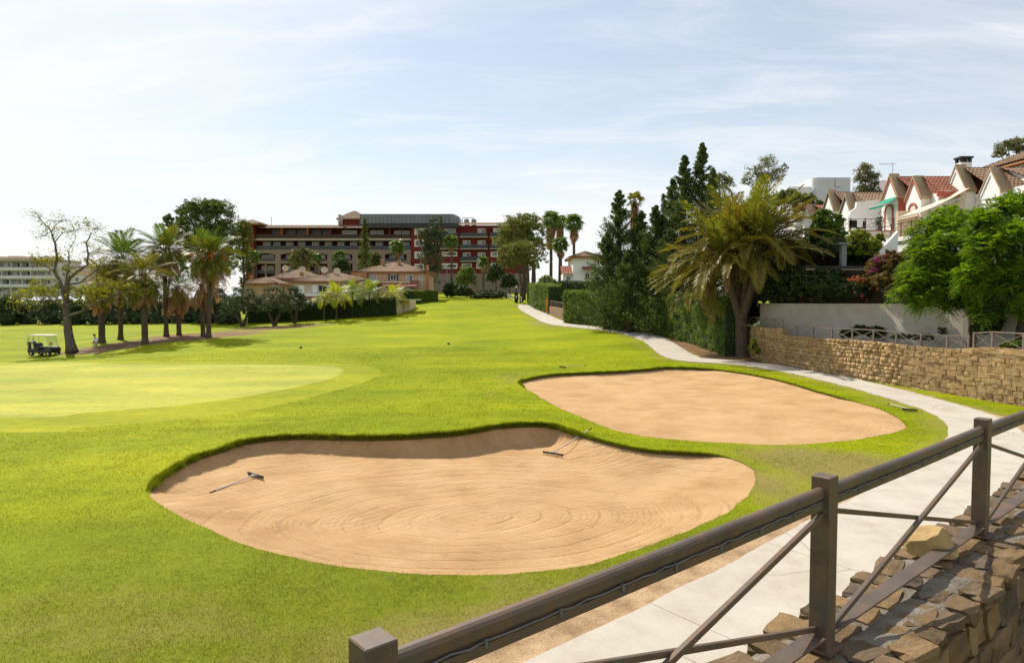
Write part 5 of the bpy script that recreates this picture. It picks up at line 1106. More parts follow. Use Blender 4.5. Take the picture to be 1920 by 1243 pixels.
slope_bush('dark hedge mass behind the palm clump trunks', [(1420,530,26,44),(1440,490,24,34,1),(1395,560,24,50,1),(1385,520,22,40,2),(1410,590,24,30,.5),(1370,600,20,40,1)], 53.5, 14000, .2, 'darkhedge')
slope_bush('bougainvillea with purple and orange flowers on the board fence', [(1650,505,24,24),(1675,500,26,28,-.5),(1700,500,24,32,-.8),(1660,530,26,18,-1),(1690,535,24,18,-1.4),(1625,530,16,14,0)], 41, 10000, .15, 'rusty',
           blossoms=[(lobes_px(40.6, [(1652,492,14,10),(1665,484,12,8),(1640,508,8,6),(1700,478,10,6)]), 700, .13, 'magenta'), (lobes_px(40.3, [(1603,523,12,5),(1614,526,9,5),(1648,541,5,5),(1680,525,10,4)]), 380, .13, 'orange'), (lobes_px(40.2, [(1620,556,4,6),(1627,564,3,4),(1600,548,4,3)]), 120, .11, 'magenta')])
slope_bush('low rounded dark shrub behind the middle of the grey railing', [(1590,627,14,10),(1615,622,18,11),(1645,624,20,11),(1670,628,14,9)], 41, 6000, .14, 'darkhedge')
slope_bush('ball shaped dark shrub at the foot of the jacaranda', [(1853,600,27,30),(1845,612,20,22),(1865,612,18,20)], 35, 7000, .13, 'darkhedge')
slope_bush('small olive shrub growing on the raised end of the retaining wall', [(1895,648,18,7),(1912,646,14,8)], 30.5, 2500, .12, 'hedge')
slope_bush('straggling plants along the foot of the whitewashed wall', [(1690,632,20,6),(1730,634,18,8),(1775,622,16,9),(1800,630,14,10),(1795,645,16,8)], 37.5, 5000, .12, 'olive', corek=.5)
slope_bush('yellow leaved plant against the palm end of the retaining wall', [(1412,650,8,16),(1418,660,7,12)], 45.5, 1600, .16, 'shrublight', corek=.3)

# jacarandas: pinnate leaves in fans
def pinnate(N_leaf, Cn, ou, L, mat, npair=7):
    """compound leaves: row of leaflet pairs along a drooping midrib"""
    N = len(Cn); ax = unit(ou*np.array([1, 1, .5])+RNG.standard_normal((N, 3))*.45+np.array([0, 0, .08])); up = np.array([0, 0, 1.0]); sd = unit(np.cross(ax, up)+RNG.standard_normal((N, 3))*.2); nm = unit(np.cross(sd, ax)); V = []
    L = L*(.7+.6*RNG.random(N))
    for k in range(npair):
        t = (k+.6)/npair; p = Cn+ax*(L*t)[:, None]-up*(.45*L*t**2)[:, None]; w_ = .30*L*math.sin(math.pi*(.15+.8*t))**.8
        for s_ in (-1, 1):
            tip = p+(sd*s_*.9+ax*.45-up*.18)*w_[:, None]; mid = (p+tip)/2; q = ax*(L*.055)[:, None]; V.append(np.stack([p, mid+q, tip, mid-q], 1))
    V = np.concatenate(V, 1).reshape(-1, 3); return V
def jacaranda(label, bpx, Y, bz, items, n, L):
    q = P(bpx, 600, Y); base = Vector((q.x, q.y, bz)); o = thing('jacaranda_tree', label, 'tree', base, 0, 'jacarandas in front of the terraced houses'); lb_ = lobes_px(Y, items, .8); top = Vector((q.x, q.y, bz+2.6))
    limb(base-Vector((0, 0, .3)), top, .22, .17, o, MAT['bark'], 6, .05, bpx, 'trunk', 10)
    for i, l in enumerate(lb_): limb(top-Vector((0, 0, .2)), l[:3], .11, .02, o, MAT['bark'], 6, .12, i*3.3)
    Cn, ou = lobe_points(lb_, n, .30, .55, 14); loc = np.array(o.location)
    link('crown', card_mesh('crown', pinnate(n, Cn-loc, ou, L, 'jac'), MAT['jac']), o)
    Ci, oi = lobe_points([(l[0], l[1], l[2], l[3]*.72, l[4]*.72, l[5]*.72) for l in lb_], n*1.5, .4, .2, 20); Li = .16*(.7+.6*RNG.random(len(Ci))); link('inner_shade_leaves', card_mesh('inner_shade_leaves', cards(Ci-loc, oi, Li, Li*.5), MAT['darkhedge']), o)  # inner leaves coloured darker, painting the shade within the crown
    return o
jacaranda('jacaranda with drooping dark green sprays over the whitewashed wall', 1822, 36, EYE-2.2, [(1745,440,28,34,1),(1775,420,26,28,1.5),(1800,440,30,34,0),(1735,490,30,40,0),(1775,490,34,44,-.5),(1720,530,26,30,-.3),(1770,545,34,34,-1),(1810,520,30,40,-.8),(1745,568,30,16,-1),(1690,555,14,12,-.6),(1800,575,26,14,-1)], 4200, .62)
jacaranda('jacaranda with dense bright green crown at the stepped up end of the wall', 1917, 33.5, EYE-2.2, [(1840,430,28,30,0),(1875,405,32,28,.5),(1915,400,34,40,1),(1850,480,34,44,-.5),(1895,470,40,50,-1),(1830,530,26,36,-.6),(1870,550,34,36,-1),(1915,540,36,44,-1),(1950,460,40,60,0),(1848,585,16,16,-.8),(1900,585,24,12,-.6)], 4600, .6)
# trees on the skyline
sky_g = 'thin crowned trees on the skyline'
for px, base_py, Y, items, n, lab in ((1437,380,78,[(1440,308,20,16),(1415,325,20,14),(1455,330,18,16),(1432,338,26,16),(1470,318,9,12),(1400,345,12,12)],5200,'airy pale tree on the skyline between the conifers and the white block'),(1350,400,74,[(1348,335,18,12),(1365,345,14,12),(1338,350,14,14)],3200,'pale skyline tree close behind the tallest conifer'),(1627,400,72,[(1622,322,16,16),(1634,338,18,16),(1612,340,12,12),(1645,350,14,10),(1620,360,18,14),(1640,366,18,12)],7000,'leafy skyline tree beside the satellite dish'),(1897,340,66,[(1890,278,22,14),(1910,270,20,12),(1925,285,20,16),(1875,292,14,8)],5000,'grey green skyline tree above the chimney house')):
    b = P(px, base_py, Y); tree('skyline_tree', lab, Vector((b.x, b.y, EYE+4)), P(px, base_py-20, Y), .2, lobes_px(Y, items), n, .17, 'euca', sky_g, clump=.42, inner=.25, per=18)
slope_bush('yellow green treetops in front of the white block', [(1480,372,26,16),(1515,378,18,14,1),(1455,378,18,12),(1540,385,10,10)], 70, 6000, .2, 'pinelight')
# ------------------------------------------------------------------ buildings
MAT.update(
    redstucco=plain('red stucco', (.165, .024, .016), (.13, .018, .013), .5, .9, .2, 6),
    darkred=plain('dark red recess', (.085, .015, .011), (.065, .012, .009), .5, .9),  # red stucco darkened, the loggia shade put into its colour
    beige=plain('beige render', (.25, .19, .145), (.21, .16, .12), .4, .9, .2, 5),
    bandwhite=plain('pale band', (.38, .32, .26), (.33, .28, .225), .8, .9),
    parapet=plain('dark balcony panel', (.022, .024, .028), (.03, .03, .033), 1, .35, spec=.5),
    parapetred=plain('brown balcony panel', (.05, .024, .018), (.04, .02, .016), 1, .6),
    greyclad=plain('grey cladding', (.22, .23, .235), (.17, .18, .185), .25, .5, .1, 3),
    greydark=plain('dark roof edge', (.05, .048, .048), (.035, .034, .034), .5, .7),
    tile=plain('weathered clay tiles', (.26, .175, .115), (.15, .095, .06), 1.6, .9, .4, 10, lo=.3, hi=.7),
    tilered=plain('red clay tiles', (.30, .12, .075), (.18, .070, .045), 1.6, .9, .4, 10, lo=.3, hi=.7),
    peach=plain('peach render', (.55, .37, .24), (.48, .32, .21), .5, .9, .15, 8),
    cream=plain('cream render', (.60, .49, .35), (.53, .43, .31), .5, .9, .15, 8),
    terracotta=plain('terracotta trim', (.42, .19, .09), (.34, .15, .07), 1, .9),
    white=plain('white paint', (.80, .785, .76), (.73, .715, .69), .9, .85, .12, 9),
    whitegrey=plain('white block', (.62, .61, .63), (.56, .55, .57), .3, .85),
    coping=plain('tan coping', (.40, .29, .19), (.31, .22, .14), 3, .9, .3, 18),
    salmon=plain('salmon trim', (.42, .115, .075), (.35, .095, .06), 2, .85, .2, 14),
    greentrim=plain('dark green trim', (.035, .07, .045), (.03, .055, .035), 2, .8),
    curtain=plain('pale curtain', (.42, .41, .39), (.34, .33, .32), 3, .9),
    orangewall=plain('orange partition', (.36, .10, .035), (.30, .08, .03), 1, .9),
    frame=plain('white frame', (.62, .59, .54), (.56, .53, .49), 2, .6), darkmetal=plain('dark metal', (.03, .028, .028), (.045, .04, .04), 6, .5, metallic=.3))
def glass_mat():
    m, n, l, b = nodes('window glass'); b.inputs['Base Color'].default_value = (.035, .042, .045, 1); b.inputs['Roughness'].default_value = .06; b.inputs['Specular IOR Level'].default_value = .8; return m
MAT['glass'] = glass_mat()
def tiles(m, a, b, up, lrun=0.0, rrun=0.0, pitch=.26, rows=8, amp=.075):
    """barrel tiles: eave a->b, slope vector up; lrun/rrun = length of eave lost to a hip at each end"""
    a, b, up = Vector(a), Vector(b), Vector(up); d = b-a; W = d.length; d.normalize(); nn = d.cross(up).normalized(); nn = nn if nn.z > 0 else -nn; n_ = max(2, int(W/pitch)); cols = n_*4; rws = rows*2; o = len(m.v)
    for i in range(cols+1):
        u = W*i/cols; vm = 1.0
        if lrun > 0: vm = min(vm, u/lrun)
        if rrun > 0: vm = min(vm, (W-u)/rrun)
        vm = max(vm, .002); h = amp*(1, .55, 0, .55)[i % 4]
        for j in range(rws+1):
            v = vm*(j//2 if j % 2 == 0 else (j+1)//2)/rows if 0 else vm*((j+1)//2)/rows; lift = amp*.45 if j % 2 == 0 else 0.0; m.v.append(tuple(a+d*u+up*v+nn*(h+lift)))
    for i in range(cols):
        for j in range(rws): q = o+i*(rws+1)+j; m.f.append((q, q+rws+1, q+rws+2, q+1))
def hip_roof(parent, x0, x1, y0, y1, z0, h, mat, pitch=.45, rows=6, over=.5, name='roof'):
    x0 -= over; x1 += over; y0 -= over; y1 += over; w, dp = x1-x0, y1-y0; run = min(w, dp)/2; m = MB()
    if w >= dp:
        tiles(m, (x0,y0,z0), (x1,y0,z0), (0, run, h), run, run, pitch, rows); tiles(m, (x1,y1,z0), (x0,y1,z0), (0, -run, h), run, run, pitch, rows)
        tiles(m, (x1,y0,z0), (x1,y1,z0), (-run, 0, h), run, run, pitch, rows); tiles(m, (x0,y1,z0), (x0,y0,z0), (run, 0, h), run, run, pitch, rows)
    else:
        tiles(m, (x0,y0,z0), (x1,y0,z0), (0, run, h), run, run, pitch, rows); tiles(m, (x1,y1,z0), (x0,y1,z0), (0, -run, h), run, run, pitch, rows)
        tiles(m, (x1,y0,z0), (x1,y1,z0), (-run, 0, h), run, run, pitch, rows); tiles(m, (x0,y1,z0), (x0,y0,z0), (run, 0, h), run, run, pitch, rows)
    r = m.build(name, mat, parent); MB().box(x0+.05, x1-.05, y0+.05, y1-.05, z0-.18, z0-.02).build('eave', MAT['terracotta'] if mat != MAT['tile'] or 1 else mat, parent); return r
class Front:
    """helper: a facade facing the camera at distance Y; pixel columns and rows give its true size"""
    def __init__(s, Y, parent): s.Y = Y; s.p = parent
    def X(s, px, dy=0): return (px-960)/FPX*s.Y*(1/(math.cos(PITCH)+0))*math.cos(PITCH)
    def Zp(s, py): return P(960, py, s.Y).z
    def box(s, name, px0, px1, py0, py1, d0, d1, mat, parent=None):
        return MB().box(s.X(px0), s.X(px1), s.Y+d0, s.Y+d1, s.Zp(py1), s.Zp(py0)).build(name, MAT[mat], parent or s.p)
    def window(s, px0, px1, py0, py1, d=0.0, fw=.14, mull=1, framemat='frame', curtain=0, parent=None):
        x0, x1, z0, z1 = s.X(px0), s.X(px1), s.Zp(py1), s.Zp(py0); y = s.Y+d; m = MB()
        m.box(x0, x1, y-.08, y+.04, z1-fw, z1).box(x0, x1, y-.08, y+.04, z0, z0+fw).box(x0, x0+fw, y-.08, y+.04, z0+fw, z1-fw).box(x1-fw, x1, y-.08, y+.04, z0+fw, z1-fw)
        for k in range(mull):
            c = x0+(x1-x0)*(k+1)/(mull+1); m.box(c-.04, c+.04, y-.07, y+.04, z0+fw, z1-fw)
        o = m.build('window', MAT[framemat], parent or s.p); MB().box(x0+fw, x1-fw, y-.02, y+.03, z0+fw, z1-fw).build('pane', MAT['glass'], o)
        if curtain: MB().box(x0+fw, x0+fw+(x1-x0-2*fw)*curtain, y-.035, y-.022, z0+fw, z1-fw).build('curtain', MAT['curtain'], o)
        return o
def arch_wall(m, x0, x1, z0, zspring, rise, y0, y1, ztop, wx0, wx1):
    """wall strip wx0..wx1 up to ztop with an arched opening x0..x1"""
    n_ = 10; pl = [(wx0, y0, zspring-0), (x0, y0, zspring)]
    for i in range(1, n_): t = i/n_; pl.append((x0+(x1-x0)*t, y0, zspring+rise*math.sin(math.pi*t)))
    pl += [(x1, y0, zspring), (wx1, y0, zspring), (wx1, y0, ztop), (wx0, y0, ztop)]; m.prism(pl, (0, y1-y0, 0)); m.box(wx0, x0, y0, y1, z0, zspring); m.box(x1, wx1, y0, y1, z0, zspring)

# --- the red hotel
HY = 170.0
ho = thing('hotel', 'long red stucco hotel with cream arcades, dark balconies and grey rooftop box', 'building', (P(700, 500, HY).x, HY, gz(P(700,500,HY).x, HY)))
H = Front(HY, ho); zg = 556
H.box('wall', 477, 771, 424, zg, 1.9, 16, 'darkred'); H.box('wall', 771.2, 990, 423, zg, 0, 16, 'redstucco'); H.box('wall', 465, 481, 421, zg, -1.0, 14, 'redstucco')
H.box('plinth', 771.2, 990, 513, zg, -.12, -.003, 'beige')
H.box('parapet', 479, 771, 439.5, 447, 0, .14, 'parapetred'); H.box('floor_band', 477, 771.3, 447.2, 451, -.1, 1.85, 'bandwhite')
H.box('parapet', 479, 771, 461, 468.3, .02, .14, 'parapet'); H.box('floor_band', 477, 771.3, 468.5, 473.4, -.06, 1.85, 'beige')
for px in (529.6, 578, 621, 680, 731): H.box('partition', px-1.4, px+1.4, 428, 439.3, .2, 1.88, 'orangewall' if px < 600 else 'redstucco')
for a, b_ in ((508, 526), (532, 552), (556, 575), (582, 600), (603, 618)): H.box('recess_shade', a, b_, 430, 439, 1.84, 1.88, 'parapet')  # flat dark plates painting the shade of the top-floor openings
for a, b_ in ((640,653),(654,668),(693,705),(706,718),(738,751),(753,767)): H.window(a, b_, 431, 438.5, 1.8, .12, 1, curtain=.5)
for i, px in enumerate((497,516,540,563,589,613,637,661,685,709,734.5,760)):
    H.window(px-6, px+6.5, 453, 461.5, 1.8, .14, 1, curtain=(.3, .6, .8)[i % 3]); H.box('partition', px+11, px+11.8, 451.2, 468, .16, 1.8, 'parapet')
ops = [(481.5,517.5),(527.6,569),(582,615),(624,662),(672,712),(722.5,763)]; edges_ = [477]+[(ops[i][1]+ops[i+1][0])/2 for i in range(5)]+[771]
for i, (a, b_) in enumerate(ops):
    m = MB(); arch_wall(m, H.X(a), H.X(b_), H.Zp(489.5), H.Zp(477.5), H.Zp(474.8)-H.Zp(477.5), HY-.05, HY+.5, H.Zp(473.5), H.X(edges_[i]), H.X(edges_[i+1])-.01); m.build('arcade_bay', MAT['beige'], ho)
    H.box('floor_band', edges_[i], edges_[i+1]-.1, 489.6, 494, -.1, 1.85, 'beige'); mid = (a+b_)/2
    m = MB(); arch_wall(m, H.X(a), H.X(b_), H.Zp(zg), H.Zp(495), .05, HY-.05, HY+.5, H.Zp(494.1), H.X(edges_[i]), H.X(edges_[i+1])-.01); m.build('arcade_bay', MAT['beige'], ho)
    H.box('column', mid-1.2, mid+1.2, 494.2, zg, 0, .4, 'beige'); H.box('parapet', a, b_, 485, 489.4, .1, .2, 'parapet')
    H.box('parapet', a, mid-1.3, 507, 513, .1, .2, 'parapet'); H.box('parapet', mid+1.3, b_, 507, 513, .1, .2, 'parapet')
    for q in (a+6, b_-18): H.window(q, q+11, 476.5, 487, 1.8, .14, 1, curtain=.45); H.window(q, q+11, 498, 510, 1.8, .14, 1, curtain=.6)
for py0, py1 in ((428,441),(449,463),(472,485),(495,510)): H.window(778, 796, py0, py1, -.06, .35, 1, curtain=.3 if py0 != 449 else 0)
for i, (py0, py1) in enumerate(((472,481),(494,504))): H.window(829, 858, py0, py1, -.06, .35, 2, curtain=.25)
H.window(831, 855, 429, 437, -.04, .14, 3, curtain=.4); H.window(833, 856, 451, 460, -.04, .14, 2, curtain=.4)
for px0, px1, rows_ in ((826,860,((437.5,444.5),(459.5,466.5))),(863.5,915,((437.5,444.5),(459.5,466.5),(481.5,489.5))),(918.5,944,((437.5,444.5),(459.5,466.5)))):
    for py0, py1 in rows_: H.box('parapet', px0+.5, px1-.5, py0, py1, -1.2, -1.06, 'parapet'); H.box('floor_band', px0, px1, py1+.1, py1+1.8, -1.3, -.01, 'bandwhite'); H.box('partition', px0+.6, px0+1.2, py0-9, py1, -1.05, -.01, 'darkred')
for py0, py1 in ((429,437),(451,459.5),(473.5,481.5)):
    for px in (868, 896): H.window(px, px+14.5, py0, py1, -.04, .13, 1, curtain=.55) if not (px == 868 and py0 == 429) else None
for px0, px1, py0, py1 in ((866,885,494,504),(893,911,494,504),(920,934,472,482),(920,938,494,503),(925,938,428,436),(923,938,451,459)): H.window(px0, px1, py0, py1, -.06, .3, 1, curtain=.3)
# roofs
m = MB(); tiles(m, (H.X(487), HY-.7, H.Zp(428.5)), (H.X(690), HY-.7, H.Zp(428.5)), (0, 3.2, H.Zp(421)-H.Zp(428.5)), 0, 0, .55, 5, .09); m.build('roof', MAT['tile'], ho)
H.box('roof_deck', 487, 990, 421.6, 424, 2.5, 16, 'greydark')
m = MB(); tiles(m, (H.X(859), HY-.8, H.Zp(423.5)), (H.X(992), HY-.8, H.Zp(423.5)), (0, 3.0, H.Zp(416.5)-H.Zp(423.5)), 0, 0, .55, 5, .09); m.build('roof', MAT['tile'], ho)
H.box('roof_edge', 690.5, 860, 419.2, 428, -.8, 2.4, 'greydark'); H.box('rooftop_box', 672, 849, 399, 419, 2.6, 14, 'greyclad')
m = MB(); m.prism([(H.X(849.1), HY+2.6, H.Zp(399)), (H.X(859), HY+5, H.Zp(402)), (H.X(859), HY+5, H.Zp(419)), (H.X(849.1), HY+2.6, H.Zp(419))], (0, 8, 0)); m.build('rooftop_box', MAT['greyclad'], ho)
for k in range(24): H.box('cladding_joint', 673+k*7.3, 673.5+k*7.3, 399.6, 418.8, 2.55, 2.595, 'greydark')
H.box('stair_tower', 632, 671.5, 407.5, 421.4, 3, 8, 'redstucco'); hip_roof(ho, H.X(631), H.X(682), HY+3, HY+9, H.Zp(408), H.Zp(390.5)-H.Zp(408), MAT['tile'], .5, 6)
hip_roof(ho, H.X(447), H.X(494), HY-1, HY+12, H.Zp(421), 1.35, MAT['tile'], .5, 5)
for px0, px1 in ((868,877),(882,891)):
    c = H.box('chiller', px0, px1, 407.5, 417, 5, 7.5, 'bandwhite'); m = MB(); m.lathe([(.0, 0), (.45, 0), (.45, .25), (.38, .25), (.38, .05), (0, .05)], (H.X((px0+px1)/2), HY+6.2, H.Zp(407.4)), 12); m.build('fan', MAT['greyclad'], c)
m = MB(); zz = H.Zp(404.3)
for px in (865, 886): m.bar((H.X(px), HY+5, H.Zp(417)), (H.X(px), HY+5, zz), .12, .12)
m.bar((H.X(865), HY+5, zz), (H.X(886), HY+5, zz), .12, .12); m.build('pipe_frame', MAT['greyclad'], ho)
for px, t in ((634,400),(637.5,402)): MB().tube([(H.X(px), HY+2.5, H.Zp(421)), (H.X(px), HY+2.5, H.Zp(t))], .35, 10).build('flue', MAT['bandwhite'], ho, True)
MB().tube([(H.X(501), HY+4, H.Zp(421)), (H.X(501), HY+4, H.Zp(403))], .06, 5).build('mast', MAT['greyclad'], ho)

# --- villas before the hotel
def dish(parent, c, r, mat='cream'):
    c = Vector(c); m = MB(); prof = [(0, 0), (r*.5, .05*r), (r*.85, .18*r), (r, .28*r)]; n_ = 14; d = Vector((.25, -1, .45)).normalized(); a = d.cross(Vector((0, 0, 1))).normalized(); b_ = a.cross(d); o = len(m.v); vs = []
    for rr_, z_ in prof:
        for k in range(n_): t = 2*math.pi*k/n_; vs.append(c+(a*math.cos(t)+b_*math.sin(t))*rr_+d*z_)
    m.add(vs, [(i*n_+k, i*n_+(k+1) % n_, (i+1)*n_+(k+1) % n_, (i+1)*n_+k) for i in range(3) for k in range(n_)]); m.tube([c, c+d*r*.9], .02, 4); m.tube([c, c-Vector((0, 0, r*1.1))], .03, 5); return m.build('satellite_dish', MAT[mat], parent)
def villa(label, Y, px0, px1, eave, ridge, bot, depth, wallm, group='villas at the edge of the fairway'):
    x = (px0+px1)/2; p = P(x, 560, Y); o = thing('villa', label, 'house', (p.x, Y, gz(p.x, Y)), 0, group); F_ = Front(Y, o); F_.box('wall', px0, px1, eave, bot, 0, depth, wallm)
    hip_roof(o, F_.X(px0), F_.X(px1), Y, Y+depth, F_.Zp(eave), F_.Zp(ridge)-F_.Zp(eave), MAT['tile'], .42, 8, .6); return o, F_
v2, F2 = villa('two storey peach villa with hipped tile roof and a tall orange chimney', 118, 668, 800, 510, 489, 580, 11, 'peach')
F2.box('trim_band', 667, 801, 510.5, 513, -.12, -.003, 'terracotta'); F2.window(694, 708, 514, 526, -.03, .12, 1, curtain=1.0); F2.window(732, 744, 514, 526, -.03, .12, 1); F2.window(762, 775, 514.5, 528, -.03, .12, 1, curtain=.4); F2.window(786, 789, 515, 527, -.03, .1, 0); F2.window(791, 794, 515, 527, -.03, .1, 0)
for a, b_ in ((729,731.8),(744.2,747)): F2.box('shutter', a, b_, 514, 526, -.1, -.02, 'darkmetal')
F2.box('porch', 716, 772, 538, 580, -2.6, -.02, 'cream'); m = MB(); tiles(m, (F2.X(712), 118-3.2, F2.Zp(538)), (F2.X(786), 118-3.2, F2.Zp(538)), (0, 3.1, 1.0), 0, 0, .42, 5); m.build('porch_roof', MAT['tilered'], v2)
F2.box('balcony', 715, 771, 527.5, 531, -1.6, -.02, 'cream'); F2.window(728, 736, 548, 560, -2.63, .12, 0); F2.window(763, 770, 540, 552, -2.63, .12, 0); F2.box('side_wing', 661, 690, 512, 580, -.8, -.03, 'terracotta')
for a, b_, t, bo_ in ((707,712,485,500),(739.5,745,487,500)): c = F2.box('chimney', a, b_, t, bo_, 3.5, 4.2, 'terracotta'); F2.box('chimney_cap', a-.6, b_+.6, t-1.2, t-.05, 3.4, 4.3, 'cream', c)
F2.box('tall_chimney', 799.5, 804.5, 497, 560, -.35, .4, 'terracotta')
v1, F1 = villa('cream villa with shuttered window, balcony and arched porch behind the hedge', 106, 546, 686, 528, 509, 590, 11, 'cream')
F1.box('trim_band', 545, 687, 528.4, 531, -.12, -.003, 'terracotta'); F1.window(597, 615, 534, 549, -.03, .12, 1)
for a, b_ in ((587,596),(615.8,623)): F1.box('shutter', a, b_, 534, 549, -.09, -.02, 'white')
F1.box('shutter', 560, 572, 535, 551, -.09, -.02, 'white'); F1.box('balcony', 576, 616, 550.5, 556, -1.4, -.02, 'white'); m = MB(); tiles(m, (F1.X(570), 106-2.6, F1.Zp(562)), (F1.X(625), 106-2.6, F1.Zp(562)), (0, 2.5, .7), 0, 0, .42, 4); m.build('porch_roof', MAT['tilered'], v1)
m = MB()
for k in range(4): a = 572+k*13; arch_wall(m, F1.X(a+3), F1.X(a+10), F1.Zp(590), F1.Zp(568), .45, 103.6, 103.95, F1.Zp(562.5), F1.X(a), F1.X(a+13)-.01)
m.build('porch_arcade', MAT['white'], v1)
for a, t in ((548,504),(591,505),(615,507)): c = F1.box('chimney', a, a+6, t, t+12, 4, 4.6, 'terracotta'); dish(c, (F1.X(a+7), 109.5, F1.Zp(t)), .55)
v3, F3 = villa('villa of which only the hipped tile roof with a satellite dish shows', 121, 508, 586, 522, 504, 580, 11, 'peach'); c = F3.box('chimney', 518, 524, 503, 515, 4, 4.7, 'terracotta'); dish(c, (F3.X(526), 124, F3.Zp(502)), .6)
v4, F4 = villa('low villa roof peeping out behind the olive trees', 114, 456, 520, 532, 519, 585, 10, 'peach'); F4.box('chimney', 460, 464.5, 515, 530, 2, 2.6, 'terracotta')
gw = thing('garden_wall', 'curved cream garden wall at the corner of the fairway', 'wall', G(760, 588)); m = MB(); wa = [P(742, 590, 97), P(755, 587, 98.5), P(768, 581, 101), P(778, 573, 105)]
for a, b_ in zip(wa[:-1], wa[1:]): m.prism([(a.x, a.y, a.z-.8), (a.x, a.y, P(760, 563, a.y).z), (b_.x, b_.y, P(760, 563, b_.y).z), (b_.x, b_.y, b_.z-.8)], (.1, .35, 0))
m.build('wall', MAT['cream'], gw); MB().box(wa[0].x-.2, wa[3].x+1.5, 97.4, 101, P(760,563,97).z, P(760,561,97).z).build('coping_slab', MAT['cream'], gw)

# --- white villa right of the fan palms
wv, FW = villa('small white villa with red tile roof beside the tall conifers', 104, 1074, 1124, 482, 470, 560, 9, 'white', None)
FW.box('porch', 1056, 1073.9, 513, 560, .5, 5, 'white'); m = MB(); tiles(m, (FW.X(1052), 104, FW.Zp(514)), (FW.X(1074), 104, FW.Zp(514)), (0, 3, 1.3), 0, 0, .35, 5); m.build('porch_roof', MAT['tilered'], wv); FW.window(1062, 1070, 517, 527, .46, .12, 1)
m = MB(); tiles(m, (FW.X(1090), 104-1.6, FW.Zp(508)), (FW.X(1112), 104-1.6, FW.Zp(508)), (0, 1.55, .6), 0, 0, .35, 4); m.build('canopy', MAT['tilered'], wv); FW.window(1096, 1106, 512, 524, -.03, .12, 1)

# --- white flats far on the left
fl = thing('apartment_block', 'low white terraced flats seen through the half bare tree', 'building', (P(40, 540, 225).x, 225, gz(P(40,540,225).x, 225))); FL = Front(225, fl)
FL.box('wall', -80, 104, 487, 556, 2.5, 14, 'whitegrey'); FL.box('wall', 104.2, 200, 500, 556, 6, 18, 'whitegrey'); FL.box('roof_slab', -80, 106, 485.5, 490, -.4, 14, 'bandwhite'); FL.box('roof_slab', 106.2, 202, 497, 500, 5.5, 18, 'bandwhite')
for py in (501.5, 517, 533): FL.box('balcony_band', -80, 104, py, py+5.2, 0, .3, 'whitegrey'); FL.box('floor_slab', -80, 104, py+5.3, py+6.5, .3, 2.5, 'whitegrey')
rg = random.Random(4)
for py in (492, 508, 524, 540):
    for px in range(-70, 100, 19):
        q = px+rg.uniform(-3, 3); FL.window(q, q+11, py, py+8.5, 2.45, .16, 1)
        if rg.random() < .6: FL.box('partition', q+14, q+15, py-1, py+9, .4, 2.4, 'whitegrey')
for px in range(108, 195, 14): FL.window(px, px+6, 504, 511, 5.95, .16, 0); FL.window(px, px+6, 520, 527, 5.95, .16, 0)
FL.box('roof_house', 6, 32, 479, 485.4, 3, 9, 'cream'); FL.box('roof_house', -30, 2, 480, 485.4, 3, 9, 'cream'); FL.box('chimney', 47.5, 51.5, 479, 485.4, 3, 4, 'bandwhite'); FL.box('roof_house', 73, 90, 479.5, 485.4, 3, 9, 'cream')

